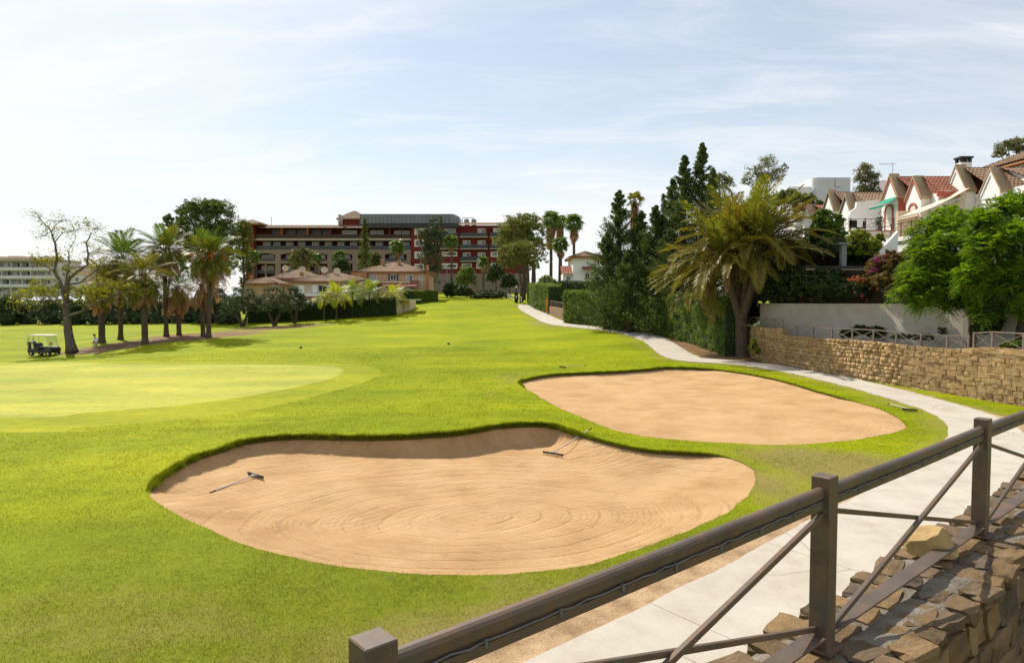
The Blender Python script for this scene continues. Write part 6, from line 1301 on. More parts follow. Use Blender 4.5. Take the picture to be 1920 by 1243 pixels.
# --- terraced houses on the slope (facades look left over the course)
def townhouse(label, x0, y1, zr1, x2, y2, zr2, zfl, trim, tilem, near, arch2=True, chim=False, hip=False, sidewall=True, group='terraced houses above the course'):
    """gable 1: ridge at (x0, y1, zr1); gable 2: ridge at (x2, y2, zr2); terrace floor zfl; near = near end of the house"""
    o = thing('terraced_house', label, 'house', (x0, y1, zfl), 0, group)
    def gable(x, y, zr, w, dpt, name, doorw, doorh, wallm):
        sh = w*.75; g_ = MB(); g_.prism([(x, y-w/2, zfl-3), (x, y+w/2, zfl-3), (x, y+w/2, zr-sh-.12), (x, y, zr-.12), (x, y-w/2, zr-sh-.12)], (dpt, 0, 0)); p_ = g_.build(name, MAT['white'], o)
        for sg in (-1, 1):
            c_ = MB(); e = .14; c_.prism([(x-.1, y, zr-.11), (x-.1, y+sg*(w/2+e), zr-sh-.11-e*1.5), (x-.1, y+sg*(w/2+e), zr-sh+.06-e*1.5), (x-.1, y, zr+.10)], (dpt+.12, 0, 0)); c_.build('coping', MAT['coping'], p_)
            t_ = MB(); t_.prism([(x-.06, y+sg*.0, zr-.16), (x-.06, y+sg*w/2, zr-sh-.16), (x-.06, y+sg*w/2, zr-sh-.42), (x-.06, y, zr-.42)], (.05, 0, 0)); t_.build('gable_trim', MAT[wallm], p_)
        n_ = 8; pl = [(x-.05, y-doorw/2, zfl), (x-.05, y+doorw/2, zfl)]+[(x-.05, y+doorw/2*math.cos(math.pi*i/n_), zfl+doorh+doorw/2*.8*math.sin(math.pi*i/n_)) for i in range(n_+1)]
        d_ = MB().prism(pl, (.04, 0, 0)).build('arched_door', MAT['frame'], p_)
        for s_ in (-1, 1): MB().box(x-.07, x-.052, y+s_*doorw*.24-doorw*.18, y+s_*doorw*.24+doorw*.18, zfl+.25, zfl+doorh).build('pane', MAT['glass'], d_)
        ring = MB()
        for i in range(n_): a0, a1 = math.pi*i/n_, math.pi*(i+1)/n_; ring.bar((x-.07, y+(doorw/2+.08)*math.cos(a0), zfl+doorh+(doorw/2*.8+.08)*math.sin(a0)), (x-.07, y+(doorw/2+.08)*math.cos(a1), zfl+doorh+(doorw/2*.8+.08)*math.sin(a1)), .06, .14)
        for s_ in (-1, 1): ring.box(x-.10, x-.04, y+s_*(doorw/2+.08)-.07, y+s_*(doorw/2+.08)+.07, zfl, zfl+doorh)
        ring.build('door_surround', MAT[wallm], p_); return p_
    g1 = gable(x0, y1, zr1, 2.3, .65, 'gable', .95, 1.75, trim)
    MB().box(x0+.0, x0+.66, y1-1.175, y1-1.155, zfl-1, zr1-1.75).build('pilaster', MAT[trim if trim == 'salmon' else 'white'], g1)
    g2 = gable(x2, y2, zr2, 1.9, .7, 'gable', .8, 1.5, trim)
    # main walls and roofs
    ev1 = zr1-2.25; ev2 = zr2-1.35
    MB().box(x0+.66, x0+7, y2-.2, y1+1.2, zfl-3, ev1).build('wall', MAT['white'], o); MB().box(x0+.55, x0+.72, y2+.9, y1-1.2, ev1-.22, ev1-.02).build('trim_band', MAT[trim], o)
    m = MB(); tiles(m, (x0+.35, y1-3.3, ev1), (x0+7, y1-3.3, ev1), (0, 3.2, zr1-ev1-.25), 0, 0, .27, 9, .10); tiles(m, (x0+7, y1+2.6, ev1+.3), (x0+.6, y1+2.6, ev1+.3), (0, -2.6, zr1-ev1-.5), 0, 0, .27, 6, .10); m.build('roof', MAT[tilem], o)
    MB().box(x2+.72, x0+7.2, near, y2-.19, zfl-3, ev2-.1).build('wall', MAT['white'], o)
    m = MB(); tiles(m, (x2+.5, near-.35, ev2-.1), (x0+7, near-.35, ev2-.1), (0, y2-near+.35, zr2-ev2+.05), 0, 0, .27, 7, .10); m.build('roof', MAT[tilem], o)
    MB().box(x2+.4, x0+7.05, near-.42, near-.3, ev2-.42, ev2-.08).build('trim_band', MAT[trim], o)
    if hip: hip_roof(o, x0+3.0, x0+9.5, y1-3.2, y1+3, zr1-.15, 1.6, MAT[tilem], .27, 7, .4, 'upper_roof'); MB().box(x0+3.2, x0+9.3, y1-3, y1+2.8, zr1-2, zr1-.2).build('wall', MAT['white'], o)
    if chim:
        c = MB().box(x0+1.3, x0+2.1, y1+1.5, y1+2.2, zr1-2, zr1+.55).build('chimney', MAT['white'], o); MB().box(x0+1.22, x0+2.18, y1+1.42, y1+2.28, zr1+.85, zr1+.98).build('chimney_cap', MAT['darkmetal'], c)
        for dx, dy in ((0, 0), (.62, 0), (0, .52), (.62, .52), (.31, 0)): MB().box(x0+1.3+dx, x0+1.48+dx, y1+1.5+dy, y1+1.68+dy, zr1+.55, zr1+.86).build('chimney_post', MAT['darkmetal'], c)
    return o
def xr(px, Y): return (px-960)/FPX*Y
def zr(py, Y): return P(960, py, Y).z
hA = townhouse('white terraced house with chimney and large cream awning on its terrace', xr(1785,49.5), 49.5, zr(311,49.5), xr(1850,46.3), 46.3, zr(316,46.3), 4.4+EYE, 'white', 'tile', 43.2, chim=True, hip=True)
hB = townhouse('terraced house with salmon pilaster and green awning over the arched door', xr(1663,54.4), 54.4, zr(328,54.4), xr(1707,51.2), 51.2, zr(332,51.2), 5.26+EYE, 'salmon', 'tilered', 50.0-.6)
hC = townhouse('terraced house with dark green trim half hidden by the glossy bush', xr(1549,64), 64, zr(357.5,64), xr(1581,61), 61, zr(364,61), 5.3+EYE, 'greentrim', 'tile', 58.2)
hD = townhouse('terraced house of which only the tiled roof shows behind the palm fronds', xr(1480,71), 71, zr(380,71), xr(1510,68), 68, zr(385,68), 4.9+EYE, 'white', 'tilered', 64.5)
# terraces, parapets, railings, awnings
def terrace(parent, x0, x1, y0, y1, zf, rail_y=True, hgt=3.2):
    t_ = MB().box(x0, x1, y0, y1, zf-.3, zf).build('terrace', MAT['white'], parent); MB().box(x0+.15, x1, y0+.15, y1, zf-hgt, zf-.301).build('terrace_wall', MAT['white'], parent); MB().box(x0-.08, x1, y0-.08, y0+.12, zf+.002, zf+.07).build('terrace_edge', MAT['terracotta'], t_); return t_
def iron_rail(parent, pts_, z, h=.95):
    r_ = bpy.data.objects.new('terrace_railing', MB().bar((pts_[0][0], pts_[0][1], z+h), (pts_[1][0], pts_[1][1], z+h), .035, .03).mesh('rail_bar', MAT['darkmetal'], origin=parent.location)); C.objects.link(r_); r_.parent = parent
    for a, b_ in zip(pts_[:-1], pts_[1:]):
        a, b_ = Vector((a[0], a[1], z)), Vector((b_[0], b_[1], z)); up = Vector((0, 0, 1)); MB().bar(a+up*h, b_+up*h, .036, .031).build('rail_bar', MAT['darkmetal'], r_); MB().bar(a+up*h*.35, b_+up*h*.35, .02, .02).build('rail_bar', MAT['darkmetal'], r_)
        n_ = max(1, round((b_-a).length/1.3))
        for i in range(n_+1): q = a.lerp(b_, i/n_); MB().bar(q, q+up*(h+.06), .045, .045, (1, 0, 0)).build('rail_post', MAT['darkmetal'], r_)
        for i in range(n_): q, w_ = a.lerp(b_, i/n_), a.lerp(b_, (i+1)/n_); MB().bar(q+up*h*.36, w_+up*h, .015, .015).build('rail_bar', MAT['darkmetal'], r_); MB().bar(q+up*h, w_+up*h*.36, .012, .015).build('rail_bar', MAT['darkmetal'], r_)
zA = 4.4+EYE; xa0, xa1 = xr(1703, 46.5), xr(1785, 49.5); terrace(hA, xa0, xa1+1, 46.5, 50.6, zA); iron_rail(hA, [(xa0+.1, 50.3), (xa0+.1, 46.6), (xa1+1, 46.6)], zA)
MB().box(xr(1678, 50.7), xa1, 50.66, 50.9, zA-3, zr(396, 50.7)).build('party_wall', MAT['cream'], hA); MB().box(xr(1851, 45), xr(1905, 45), 44.2, 44.45, zA-1, zr(371, 44.3)).build('party_wall', MAT['white'], hA)
zB = 5.26+EYE; xb0, xb1 = xr(1590, 52.5), xr(1663, 54.4); terrace(hB, xb0, xb1+1, 52.5, 57.2, zB); iron_rail(hB, [(xb0+.1, 56), (xb0+.1, 52.6), (xr(1672, 52.6), 52.6)], zB); MB().prism([(xr(1585,57.3), 57.25, zB-3), (xr(1585,57.3), 57.25, zr(408,57.3)), (xr(1591,57.3), 57.25, zr(396,57.3)), (xr(1600,57.3), 57.25, zr(390,57.3)), (xr(1601,57.3), 57.25, zr(379,57.3)), (xr(1657,57.3), 57.25, zr(373,57.3)), (xr(1657,57.3), 57.25, zB-3)], (0, .25, 0)).build('party_wall', MAT['white'], hB)
m = MB(); q = [(xr(1590,57.26), 57.2, zr(378,57.26)), (xr(1655,57.26), 57.2, zr(372,57.26)), (xr(1655,57.26), 57.2, zB), (xr(1590,57.26), 57.2, zB)]
# stair flank and sloping garden wall between the houses
MB().prism([(xr(1640,46), 46, zr(478,46)), (xr(1680,46), 46, zr(434,46)), (xr(1680,46), 46, zr(520,46)), (xr(1640,46), 46, zr(520,46))], (0, .3, 0)).build('stair_wall', MAT['white'], hA)
def awning(label, a, b_, c, d_, mat, drop, group=None):
    a, b_, c, d_ = map(Vector, (a, b_, c, d_)); o = thing('awning', label, 'awning', a); m = MB(); n_ = 10; vs = []
    for i in range(n_+1):
        t = i/n_; s_ = Vector((0, 0, -.10*math.sin(math.pi*t))); vs += [a.lerp(d_, t)+s_, b_.lerp(c, t)+s_]
    m.add([tuple(v) for v in vs], [(2*i, 2*i+1, 2*i+3, 2*i+2) for i in range(n_)]); vs2 = [d_, c, c-Vector((0, 0, drop)), d_-Vector((0, 0, drop))]; m.add([tuple(v) for v in vs2], [(0, 1, 2, 3)]); m.add([tuple(v-Vector((0, 0, .015))) for v in vs+vs2], [(2*i, 2*i+2, 2*i+3, 2*i+1) for i in range(n_)]); m.build('canvas', MAT[mat], o)
    MB().bar(d_, c, .07, .06).build('front_bar', MAT['frame'], o)
    for p_, q_ in ((a, d_), (b_, c)): MB().bar(p_-Vector((0, 0, .5)), q_-Vector((0, 0, .02)), .04, .04).build('arm', MAT['frame'], o)
MAT['canvas'] = leafy('cream canvas', (.62, .53, .42), (.66, .57, .46), .35, .8, tcol=(1, .95, .85)); MAT['green_canvas'] = leafy('green canvas', (.02, .22, .14), (.03, .26, .17), .3, .8, tcol=(.9, 1, .9))
zt = zr(357, 49); awning('large cream awning let down over the terrace of the chimney house', (xa1-.05, 47.9, zt), (xa1-.05, 50.5, zt), (xa1-3.6, 50.5, zt-1.75), (xa1-3.6, 47.9, zt-1.75), 'canvas', .18)
zt = zr(371, 54); awning('small green awning over the arched door beside the salmon pilaster', (xb1-.05, 53.2, zt), (xb1-.05, 55.4, zt), (xb1-1.1, 55.4, zt-.6), (xb1-1.1, 53.2, zt-.6), 'green_canvas', .22)
# furniture on the terraces
def simple_chair(label, x, y, z, mat, rz):
    o = thing('terrace_chair', label, 'chair', (x, y, z), rz, 'chairs on the terraces'); MB().box(-.28, .28, -.28, .28, .38, .46).build('seat', MAT[mat], o, world=False, bevel=.02); MB().box(-.28, .28, .22, .29, .46, .95).build('backrest', MAT[mat], o, world=False, bevel=.02)
    for sx in (-.24, .24):
        for sy in (-.24, .24): MB().box(sx-.025, sx+.025, sy-.025, sy+.025, 0, .38).build('leg', MAT['darkmetal'], o, world=False)
simple_chair('brown wicker chair at the railing corner of the salmon house terrace', xb0+.8, 53.6, zB, 'brownslat', 2.6); simple_chair('brown wicker chair beside the potted plant on the salmon house terrace', xb0+1.7, 54.2, zB, 'brownslat', -2.4)
po = thing('potted_plant', 'dark potted plant by the arched door of the salmon house', 'plant', (xr(1645,53.8), 53.8, zB)); MB().lathe([(0, 0), (.16, 0), (.24, .4), (.2, .4), (.0, .36)], (0, 0, 0), 12).build('pot', MAT['darkmetal'], po, True, world=False)
Cn = RNG.standard_normal((260, 3))*np.array([.17, .17, .28])+np.array([0, 0, .85]); link('leaves', card_mesh('leaves', cards(Cn, unit(Cn-np.array([0, 0, .8])), .2, .07), MAT['darkhedge']), po)
lt = thing('sun_bed', 'low sun bed with dark cushions on the awning terrace', 'sun bed', (xr(1733,47.4), 47.4, zA)); MB().box(-.95, .95, -.35, .35, .22, .32).build('frame', MAT['rakewood'], lt, world=False); MB().box(-.3, .9, -.3, .3, .321, .45).build('cushion', MAT['parapetred'], lt, world=False, bevel=.04)
for sx in (-.8, .8):
    for sy in (-.28, .28): MB().box(sx-.03, sx+.03, sy-.03, sy+.03, 0, .22).build('leg', MAT['rakewood'], lt, world=False)
# satellite dish and aerial
sd = thing('satellite_dish', 'white satellite dish on the roof behind the salmon house', 'satellite dish', (xr(1652,57), 57, zr(365,57))); dish(sd, (xr(1652,57), 57, zr(352,57)), .62, 'white'); MB().tube([(xr(1652,57), 57.1, zr(368,57)), (xr(1652,57), 57.1, zr(354,57))], .04, 6).build('mast', MAT['greyclad'], sd)
an = thing('aerial', 'thin television aerial above the salmon gable', 'aerial', (xr(1667,54.8), 54.8, zr(330,54.8))); m = MB(); z0_, z1_ = zr(330,54.8), zr(305,54.8); ax_ = xr(1667,54.8)
MB().tube([(ax_, 54.8, z0_-.6), (ax_, 54.8, z1_)], .022, 5).build('mast', MAT['greyclad'], an); m.bar((ax_-1.1, 54.8, z1_-.12), (ax_+.3, 54.8, z1_-.12), .02, .02)
for k in range(7): m.bar((ax_-1.0+k*.17, 54.5, z1_-.12), (ax_-1.0+k*.17, 55.1, z1_-.12), .012, .012)
m.build('boom', MAT['greyclad'], an)
# white block on the skyline
wb = thing('white_block', 'plain white modern block with rounded corner on the skyline', 'building', (xr(1555,95), 95, EYE+4)); FB = Front(95, wb); m = MB(); x0, x1 = FB.X(1521), FB.X(1589); z0_, z1_ = FB.Zp(390), FB.Zp(333); pl = [(x1, 95, z0_)]
poly = [(x0+.9*(1-math.cos(t)), 95+.9*(1-math.sin(t))) for t in np.linspace(0, math.pi/2, 7)]+[(x1, 95), (x1, 103), (x0, 103)]
m.prism([(p_[0], p_[1], z0_-2) for p_ in poly], (0, 0, z1_-z0_+2)); m.build('wall', MAT['whitegrey'], wb); FB.box('lower_wing', 1487, 1520.5, 348, 400, 1, 7, 'whitegrey'); FB.box('parapet_wall', 1490, 1515, 355, 400, -.5, .98, 'white')
FB.box('joint', 1560, 1560.6, 335, 350, -.05, -.002, 'greyclad'); FB.box('joint', 1560, 1570, 350.1, 350.7, -.05, -.002, 'greyclad')
# garden house below the terraces; its dark walls paint the shade under the slab
gh = thing('garden_house', 'dark shaded garden building with flat slab roof behind the board fence', 'building', (xr(1600,46), 46, EYE-1)); GHF = Front(46, gh); GHF.box('wall', 1506, 1760, 508, 600, .6, 6, 'brownslat'); GHF.box('roof_slab', 1500, 1645, 500, 507.8, -.8, 6.5, 'greydark'); GHF.box('fascia', 1500, 1645, 505.5, 507.6, -.86, -.803, 'coping'); GHF.box('pillar', 1576, 1585, 458, 499.9, 0, .35, 'greyclad'); GHF.box('pillar_cap', 1571, 1590, 455, 457.9, -.15, .5, 'greyclad'); GHF.box('upper_wall', 1500, 1720, 440, 499.8, 4.2, 6, 'brownslat')
# ------------------------------------------------------------------ small things
MAT.update(cartblack=plain('cart body', (.018, .018, .02), (.03, .028, .028), 4, .35, spec=.5), cartred=plain('dark red panel', (.09, .015, .012), (.07, .012, .01), 4, .45), cartwhite=plain('cart roof', (.5, .5, .49), (.45, .45, .44), 3, .4), tyre=plain('rubber', (.02, .02, .02), (.03, .03, .03), 8, .9),
    skin=plain('skin', (.42, .24, .16), (.38, .21, .14), 6, .6), shirt=plain('pale shirt', (.75, .76, .80), (.68, .69, .73), 8, .85), shorts=plain('beige shorts', (.42, .36, .24), (.37, .32, .21), 8, .9), cap=plain('dark cap', (.02, .022, .03), (.03, .03, .04), 8, .8), shoes=plain('white shoes', (.65, .64, .62), (.6, .6, .58), 8, .6), hair=plain('dark hair', (.03, .02, .015), (.04, .03, .02), 20, .7), steel=plain('chrome', (.5, .5, .5), (.4, .4, .4), 8, .25, metallic=.9), carpaint=plain('dark car paint', (.03, .033, .038), (.035, .038, .042), 2, .25, spec=.6), orangeplastic=plain('orange plastic', (.65, .18, .02), (.6, .16, .02), 4, .6))
def clear_glass():
    m, n, l, b = nodes('windscreen'); b.inputs['Base Color'].default_value = (.85, .88, .86, 1); b.inputs['Roughness'].default_value = .08; t = n.new('ShaderNodeBsdfTransparent'); t.inputs[0].default_value = (.9, .92, .9, 1); x = n.new('ShaderNodeMixShader'); x.inputs[0].default_value = .12; l.new(t.outputs[0], x.inputs[1]); l.new(b.outputs[0], x.inputs[2]); l.new(x.outputs[0], n['Material Output'].inputs[0]); return m
MAT['screen'] = clear_glass()
cp_ = G(83, 667); gc = thing('golf_cart', 'dark golf cart with white roof and windscreen parked beside the half bare tree', 'golf cart', cp_, R(-8))
def L_(m, name, mat, par=gc, **k): return m.build(name, MAT[mat], par, world=False, **k)
# body, facing +X
L_(MB().prism([(-1.15,-.58,.28),(1.0,-.58,.28),(1.2,-.58,.45),(1.22,-.58,.62),(1.05,-.58,.80),(.62,-.58,.86),(.52,-.58,.42),(-.1,-.58,.38),(-.15,-.58,.66),(-1.15,-.58,.70)], (0, 1.16, 0)), 'body', 'cartblack', bevel=.03)
L_(MB().box(-.1, .55, -.585, .585, .26, .36), 'sill', 'cartred'); L_(MB().box(-.1, .5, -.5, .5, .385, .40), 'floor_mat', 'greyclad'); se = L_(MB().box(-.55, .0, -.52, .52, .68, .82), 'seat', 'cartblack', bevel=.03); L_(MB().prism([(-.55,-.52,.80),(-.48,-.52,.80),(-.62,-.52,1.15),(-.70,-.52,1.15)], (0, 1.04, 0)), 'seat_back', 'cartblack', bevel=.02)
L_(MB().prism([(-1.25,-.6,1.80),(.95,-.6,1.80),(.98,-.6,1.84),(.8,-.6,1.89),(-1.1,-.6,1.89),(-1.27,-.6,1.84)], (0, 1.2, 0)), 'roof', 'cartwhite', bevel=.02)
for sx0, sx1, z0_ in ((-1.0, -.98, .7), (.95, .72, .82)):
    for sy in (-.54, .54): L_(MB().tube([(sx0, sy, z0_), (sx1, sy, 1.8)], .02, 6), 'roof_post', 'steel')
L_(MB().tube([(-.55, -.54, .8), (-.55, -.54, 1.8)], .016, 6), 'roof_post', 'steel'); L_(MB().prism([(.945,-.5,.86),(.955,-.5,.86),(.735,-.5,1.76),(.725,-.5,1.76)], (0, 1.0, 0)), 'windscreen', 'screen')
sg_ = L_(MB().prism([(.93,-.36,.98),(.94,-.36,.98),(.88,-.36,1.2),(.87,-.36,1.2)], (0, .22, 0)), 'sticker', 'orangeplastic')
sw = MB(); sw.tube([(.68, .25, .8), (.45, .25, 1.05)], .018, 6); n_ = 14; ax_ = Vector((-.7, 0, .71)); a_ = Vector((0, 1, 0)); b_ = ax_.cross(a_); pts_ = [Vector((.45, .25, 1.05))+(a_*math.cos(2*math.pi*k/n_)+b_*math.sin(2*math.pi*k/n_))*.17 for k in range(n_+1)]; sw.tube(pts_, .014, 5); L_(sw, 'steering_wheel', 'tyre')
for wx in (-.78, .88):
    for wy in (-.52, .52):
        m = MB(); prof = [(.12, -.09), (.21, -.10), (.235, -.06), (.235, .06), (.21, .10), (.12, .09)]; n_ = 18
        for rr_, yy in prof: m.v += [(wx+rr_*math.cos(2*math.pi*k/n_), wy+yy, .235+rr_*math.sin(2*math.pi*k/n_)) for k in range(n_)]
        m.f = [(i*n_+k, i*n_+(k+1) % n_, (i+1)*n_+(k+1) % n_, (i+1)*n_+k) for i in range(5) for k in range(n_)]; w_ = L_(m, 'wheel', 'tyre', smooth=True); m = MB(); m.v = [(wx+.13*math.cos(2*math.pi*k/n_), wy+s_*.08, .235+.13*math.sin(2*math.pi*k/n_)) for s_ in (-1, 1) for k in range(n_)]; m.f = [tuple(range(n_)), tuple(range(n_, 2*n_))]+[(k, (k+1) % n_, n_+(k+1) % n_, n_+k) for k in range(n_)]; m.build('rim', MAT['steel'], w_, world=False)
for by, lab, mt in ((-.28, 'dark golf bag with clubs strapped on the back of the cart, window side of the tree', 'cartblack'), (.28, 'golf bag with pale towel strapped on the back of the cart', 'cap')):
    c, s_ = math.cos(R(-8)), math.sin(R(-8)); q = Vector((cp_.x+c*-1.12-s_*by, cp_.y+s_*-1.12+c*by, cp_.z+.42)); bg = thing('golf_bag', lab if by > 0 else 'black golf bag with clubs strapped on the back of the cart', 'golf bag', q); m = MB(); m.tube([(0, 0, 0), (-.05, 0, .4), (-.12, 0, .82)], [.13, .14, .15], 12); m.build('bag', MAT[mt], bg, True, world=False)
    for k in range(6):
        dx, dy = random.Random(k+int(by*100)).uniform(-.1, .1), random.Random(k+7).uniform(-.1, .1); m = MB(); m.tube([(-.12, dy*.5, .8), (-.16+dx, dy, 1.12)], .008, 5); m.bar((-.16+dx, dy, 1.12), (-.07+dx, dy+.02, 1.15), .04, .05); m.build('club', MAT['steel'], bg, world=False)
    if by > 0: MB().box(-.3, -.1, -.15, .15, .55, .9).build('towel', MAT['cartwhite'], bg, world=False, bevel=.03)
# golfer
gp = G(179.5, 664); pe = thing('person', 'golfer in dark cap, pale shirt and beige shorts standing beside the palm, facing the cart', 'person', gp, R(178))
def skin_body(name, verts, edges_, mat, parent, root=0, sub=2):
    me = bpy.data.meshes.new(name); me.from_pydata([v[:3] for v in verts], edges_, []); o = link(name, me, parent); me.materials.append(mat); md = o.modifiers.new('skin', 'SKIN'); md.use_smooth_shade = True
    for i, v in enumerate(verts):
        sv_ = me.skin_vertices[0].data[i]; sv_.radius = (v[3], v[4] if len(v) > 4 else v[3]); sv_.use_root = (i == root)
    o.modifiers.new('sub', 'SUBSURF').levels = sub; o.modifiers['sub'].render_levels = sub; return o
bv = [(0,0,.95,.13,.16),(0,0,1.15,.12,.15),(.01,0,1.36,.13,.19),(.02,0,1.46,.07,.08),(.05,0,1.53,.055),(.07,0,1.60,.085,.075),(.07,0,1.70,.085,.075),
      (0,.10,.88,.095),(.02,.11,.50,.060),(.0,.12,.12,.042),(.12,.12,.04,.035,.045),(0,-.10,.88,.095),(-.02,-.11,.50,.060),(-.05,-.12,.12,.042),(.07,-.12,.04,.035,.045),
      (.0,.21,1.38,.06),(-.04,.30,1.14,.045),(.16,.20,1.02,.035),(.24,.12,1.04,.03),(.0,-.21,1.38,.06),(-.04,-.30,1.14,.045),(.16,-.20,1.02,.035),(.24,-.10,1.04,.03)]
be = [(0,1),(1,2),(2,3),(3,4),(4,5),(5,6),(0,7),(7,8),(8,9),(9,10),(0,11),(11,12),(12,13),(13,14),(2,15),(15,16),(16,17),(17,18),(2,19),(19,20),(20,21),(21,22)]
skin_body('body', bv, be, MAT['skin'], pe)
skin_body('shirt', [(0,0,.98,.16,.185),(0,0,1.16,.145,.175),(.01,0,1.36,.145,.205),(.02,0,1.45,.085,.10),(.0,.22,1.37,.078),(-.03,.29,1.18,.07),(.0,-.22,1.37,.078),(-.03,-.29,1.18,.07)], [(0,1),(1,2),(2,3),(2,4),(4,5),(2,6),(6,7)], MAT['shirt'], pe)
skin_body('shorts', [(0,0,.99,.155,.18),(0,0,.90,.15,.17),(.0,.11,.80,.115),(.015,.12,.53,.10),(0,-.11,.80,.115),(-.015,-.12,.53,.10)], [(0,1),(1,2),(2,3),(1,4),(4,5)], MAT['shorts'], pe)
m = MB(); m.lathe([(.0, 1.815), (.06, 1.80), (.10, 1.75), (.105, 1.69), (.09, 1.68)], (.065, 0, 0), 14); m.build('cap', MAT['cap'], pe, True, world=False); MB().box(.14, .26, -.07, .07, 1.685, 1.70).build('cap_peak', MAT['cap'], pe, world=False, bevel=.006)
MB().tube([(.155, 0, 1.655), (.18, 0, 1.63), (.16, 0, 1.615)], [.012, .018, .012], 6).build('nose', MAT['skin'], pe, True, world=False)
for sy in (-1, 1):
    MB().tube([(.06, sy*.075, 1.665), (.06, sy*.092, 1.64), (.06, sy*.078, 1.61)], [.012, .018, .01], 6).build('ear', MAT['skin'], pe, True, world=False); x_ = .0 if sy > 0 else -.05
    MB().prism([(x_-.06, sy*.12-.05, 0), (x_+.22, sy*.12-.05, 0), (x_+.20, sy*.12-.05, .06), (x_+.04, sy*.12-.05, .11), (x_-.06, sy*.12-.05, .10)], (0, .10, 0)).build('shoe', MAT['shoes'], pe, world=False, bevel=.015)
    for f in range(4): MB().tube([(.24, sy*.11-.0, 1.05-.02*f), (.29, sy*.09, 1.045-.02*f), (.30, sy*.05, 1.03-.02*f)], [.012, .011, .009], 5).build('finger', MAT['skin'], pe, True, world=False)
    MB().tube([(.22, sy*.12, 1.07), (.27, sy*.08, 1.09)], [.014, .01], 5).build('thumb', MAT['skin'], pe, True, world=False)
# small dark markers on the fairway
for px, py, lab in ((564,653,'small dark tee marker on the fairway towards the villas'),(841,646,'small dark tee marker in the middle of the fairway')):
    g_ = G(px, py); o = thing('tee_marker', lab, 'marker', g_, 0, 'tee markers on the fairway'); MB().lathe([(0, .16), (.07, .15), (.12, .08), (.12, .03), (.05, 0)], (0, 0, 0), 12).build('ball', MAT['black'], o, True, world=False); MB().tube([(0, 0, -.12), (0, 0, .02)], .02, 6).build('spike', MAT['black'], o, world=False)
# notice post, footbridge railing, lamp post, parked car, low brick wall at the far end of the path
q = G(968, 568); np_ = thing('notice_post', 'dark square timber post with small white notice at the far end of the path', 'post', q); k_ = q.y/FPX; z1_ = P(968, 537, q.y).z-q.z
MB().box(-.30, .30, -.22, .22, -.2, z1_*.62).build('bin', MAT['brownslat'], np_, world=False, bevel=.02); MB().box(-.08, .08, -.08, .08, z1_*.62, z1_).build('post', MAT['brownslat'], np_, world=False); MB().box(-.22, .22, -.12, -.085, z1_*.9, z1_*1.02).build('notice', MAT['cartwhite'], np_, world=False); MB().box(-.10, .10, -.245, -.222, z1_*.3, z1_*.45).build('notice', MAT['cartwhite'], np_, world=False)
fb = thing('footbridge_railing', 'white railing curving along the far end of the path', 'railing', G(958, 567)); wps = [P(952, 562, 122), P(956, 561, 118), P(966, 563, 114), P(978, 566, 110)]
for w_ in wps: w_.z = gz(w_.x, w_.y)
for a, b2 in zip(wps[:-1], wps[1:]): MB().bar(a+Vector((0, 0, 1.0)), b2+Vector((0, 0, 1.0)), .08, .10).build('rail', MAT['frame'], fb); MB().bar(a+Vector((0, 0, .55)), b2+Vector((0, 0, .55)), .05, .06).build('rail', MAT['frame'], fb)
for a in wps: MB().bar(a, a+Vector((0, 0, 1.05)), .1, .1, (1, 0, 0)).build('post', MAT['frame'], fb)
lq = P(838, 540, 135); lq.z = gz(lq.x, lq.y); lp_ = thing('lamp_post', 'slim grey lamp post in front of the red hotel wing', 'lamp post', lq); hz_ = P(838, 500, 135).z-lq.z; MB().tube([(0, 0, 0), (0, 0, hz_*.5), (0, 0, hz_)], [.09, .07, .05], 8).build('pole', MAT['greyclad'], lp_, True, world=False); MB().lathe([(.05, 0), (.28, .08), (.30, .2), (.12, .34), (0, .36)], (0, 0, hz_), 12).build('lantern', MAT['bandwhite'], lp_, True, world=False)
cq = P(938, 556, 131); cq.z = gz(cq.x, cq.y); car = thing('parked_car', 'dark parked car half hidden behind the low shrubbery', 'car', cq, R(6)); m = MB()
m.prism([(-2.1,-.85,.3),(2.1,-.85,.3),(2.15,-.85,.6),(2.0,-.85,.82),(1.15,-.85,.95),(.55,-.85,1.4),(-1.0,-.85,1.45),(-1.7,-.85,1.0),(-2.15,-.85,.92)], (0, 1.7, 0)); m.build('body', MAT['carpaint'], car, world=False, bevel=.06)
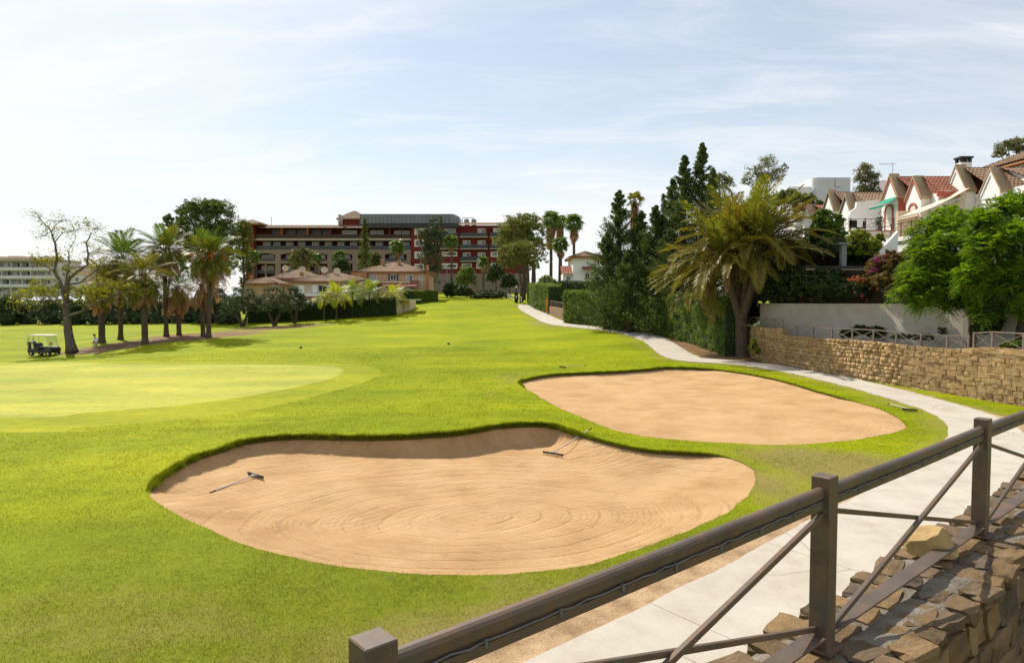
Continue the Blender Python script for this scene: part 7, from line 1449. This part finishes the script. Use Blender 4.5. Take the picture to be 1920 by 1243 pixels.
for pl in ([(-.95,-.86,1.0),(-.15,-.86,1.0),(-.15,-.86,1.34),(-.85,-.86,1.36)], [(-.05,-.86,1.0),(.95,-.86,.98),(.5,-.86,1.32),(-.05,-.86,1.34)]): MB().prism(pl, (0, .02, 0)).build('window', MAT['glass'], car, world=False)
for wx in (-1.3, 1.3):
    for wy in (-.8, .8): m = MB(); n_ = 16; m.v = [(wx+.32*math.cos(2*math.pi*k/n_), wy+s_*.1, .32+.32*math.sin(2*math.pi*k/n_)) for s_ in (-1, 1) for k in range(n_)]; m.f = [tuple(range(n_)), tuple(range(n_, 2*n_))]+[(k, (k+1) % n_, n_+(k+1) % n_, n_+k) for k in range(n_)]; m.build('wheel', MAT['tyre'], car, world=False)
for wy in (-.6, .6): MB().box(2.08, 2.16, wy-.15, wy+.15, .6, .72).build('headlight', MAT['frame'], car, world=False)
a, b2 = G(1030, 589), G(1056, 600); bwl = thing('garden_wall', 'low brown stone wall topped by a thin fence between the clipped hedges', 'wall', a); top = P(1040, 574, a.y).z; d_ = (b2-a); m = MB(); m.prism([(a.x, a.y, a.z-.4), (b2.x, b2.y, b2.z-.4), (b2.x, b2.y, P(1050, 579, b2.y).z), (a.x, a.y, top)], (.3, .3, 0)); MAT['brownstone'] = plain('brown rubble', (.27, .17, .10), (.17, .11, .065), 3, .95, .9, 8, bdist=.05); m.build('wall', MAT['brownstone'], bwl)
n_ = 9; zt_a, zt_b = top, P(1050, 579, b2.y).z
for i in range(n_+1): t = i/n_; q = a.lerp(b2, t); zz = zt_a+(zt_b-zt_a)*t; MB().box(q.x+.08, q.x+.16, q.y+.08, q.y+.16, zz, zz+.75).build('picket', MAT['railfar'], bwl)
MB().bar((a.x+.12, a.y+.12, zt_a+.7), (b2.x+.12, b2.y+.12, zt_b+.7), .06, .06).build('rail', MAT['railfar'], bwl)
ob = thing('orange_barrier', 'small orange plastic barrier at the end of the low brown wall', 'barrier', a+Vector((-.3, .6, 0))); MB().box(-.12, .12, -.05, .05, .25, 2.1).build('panel', MAT['orangeplastic'], ob, world=False, bevel=.02); MB().box(-.2, .2, -.12, .12, 0, .25).build('foot', MAT['cartwhite'], ob, world=False, bevel=.02)
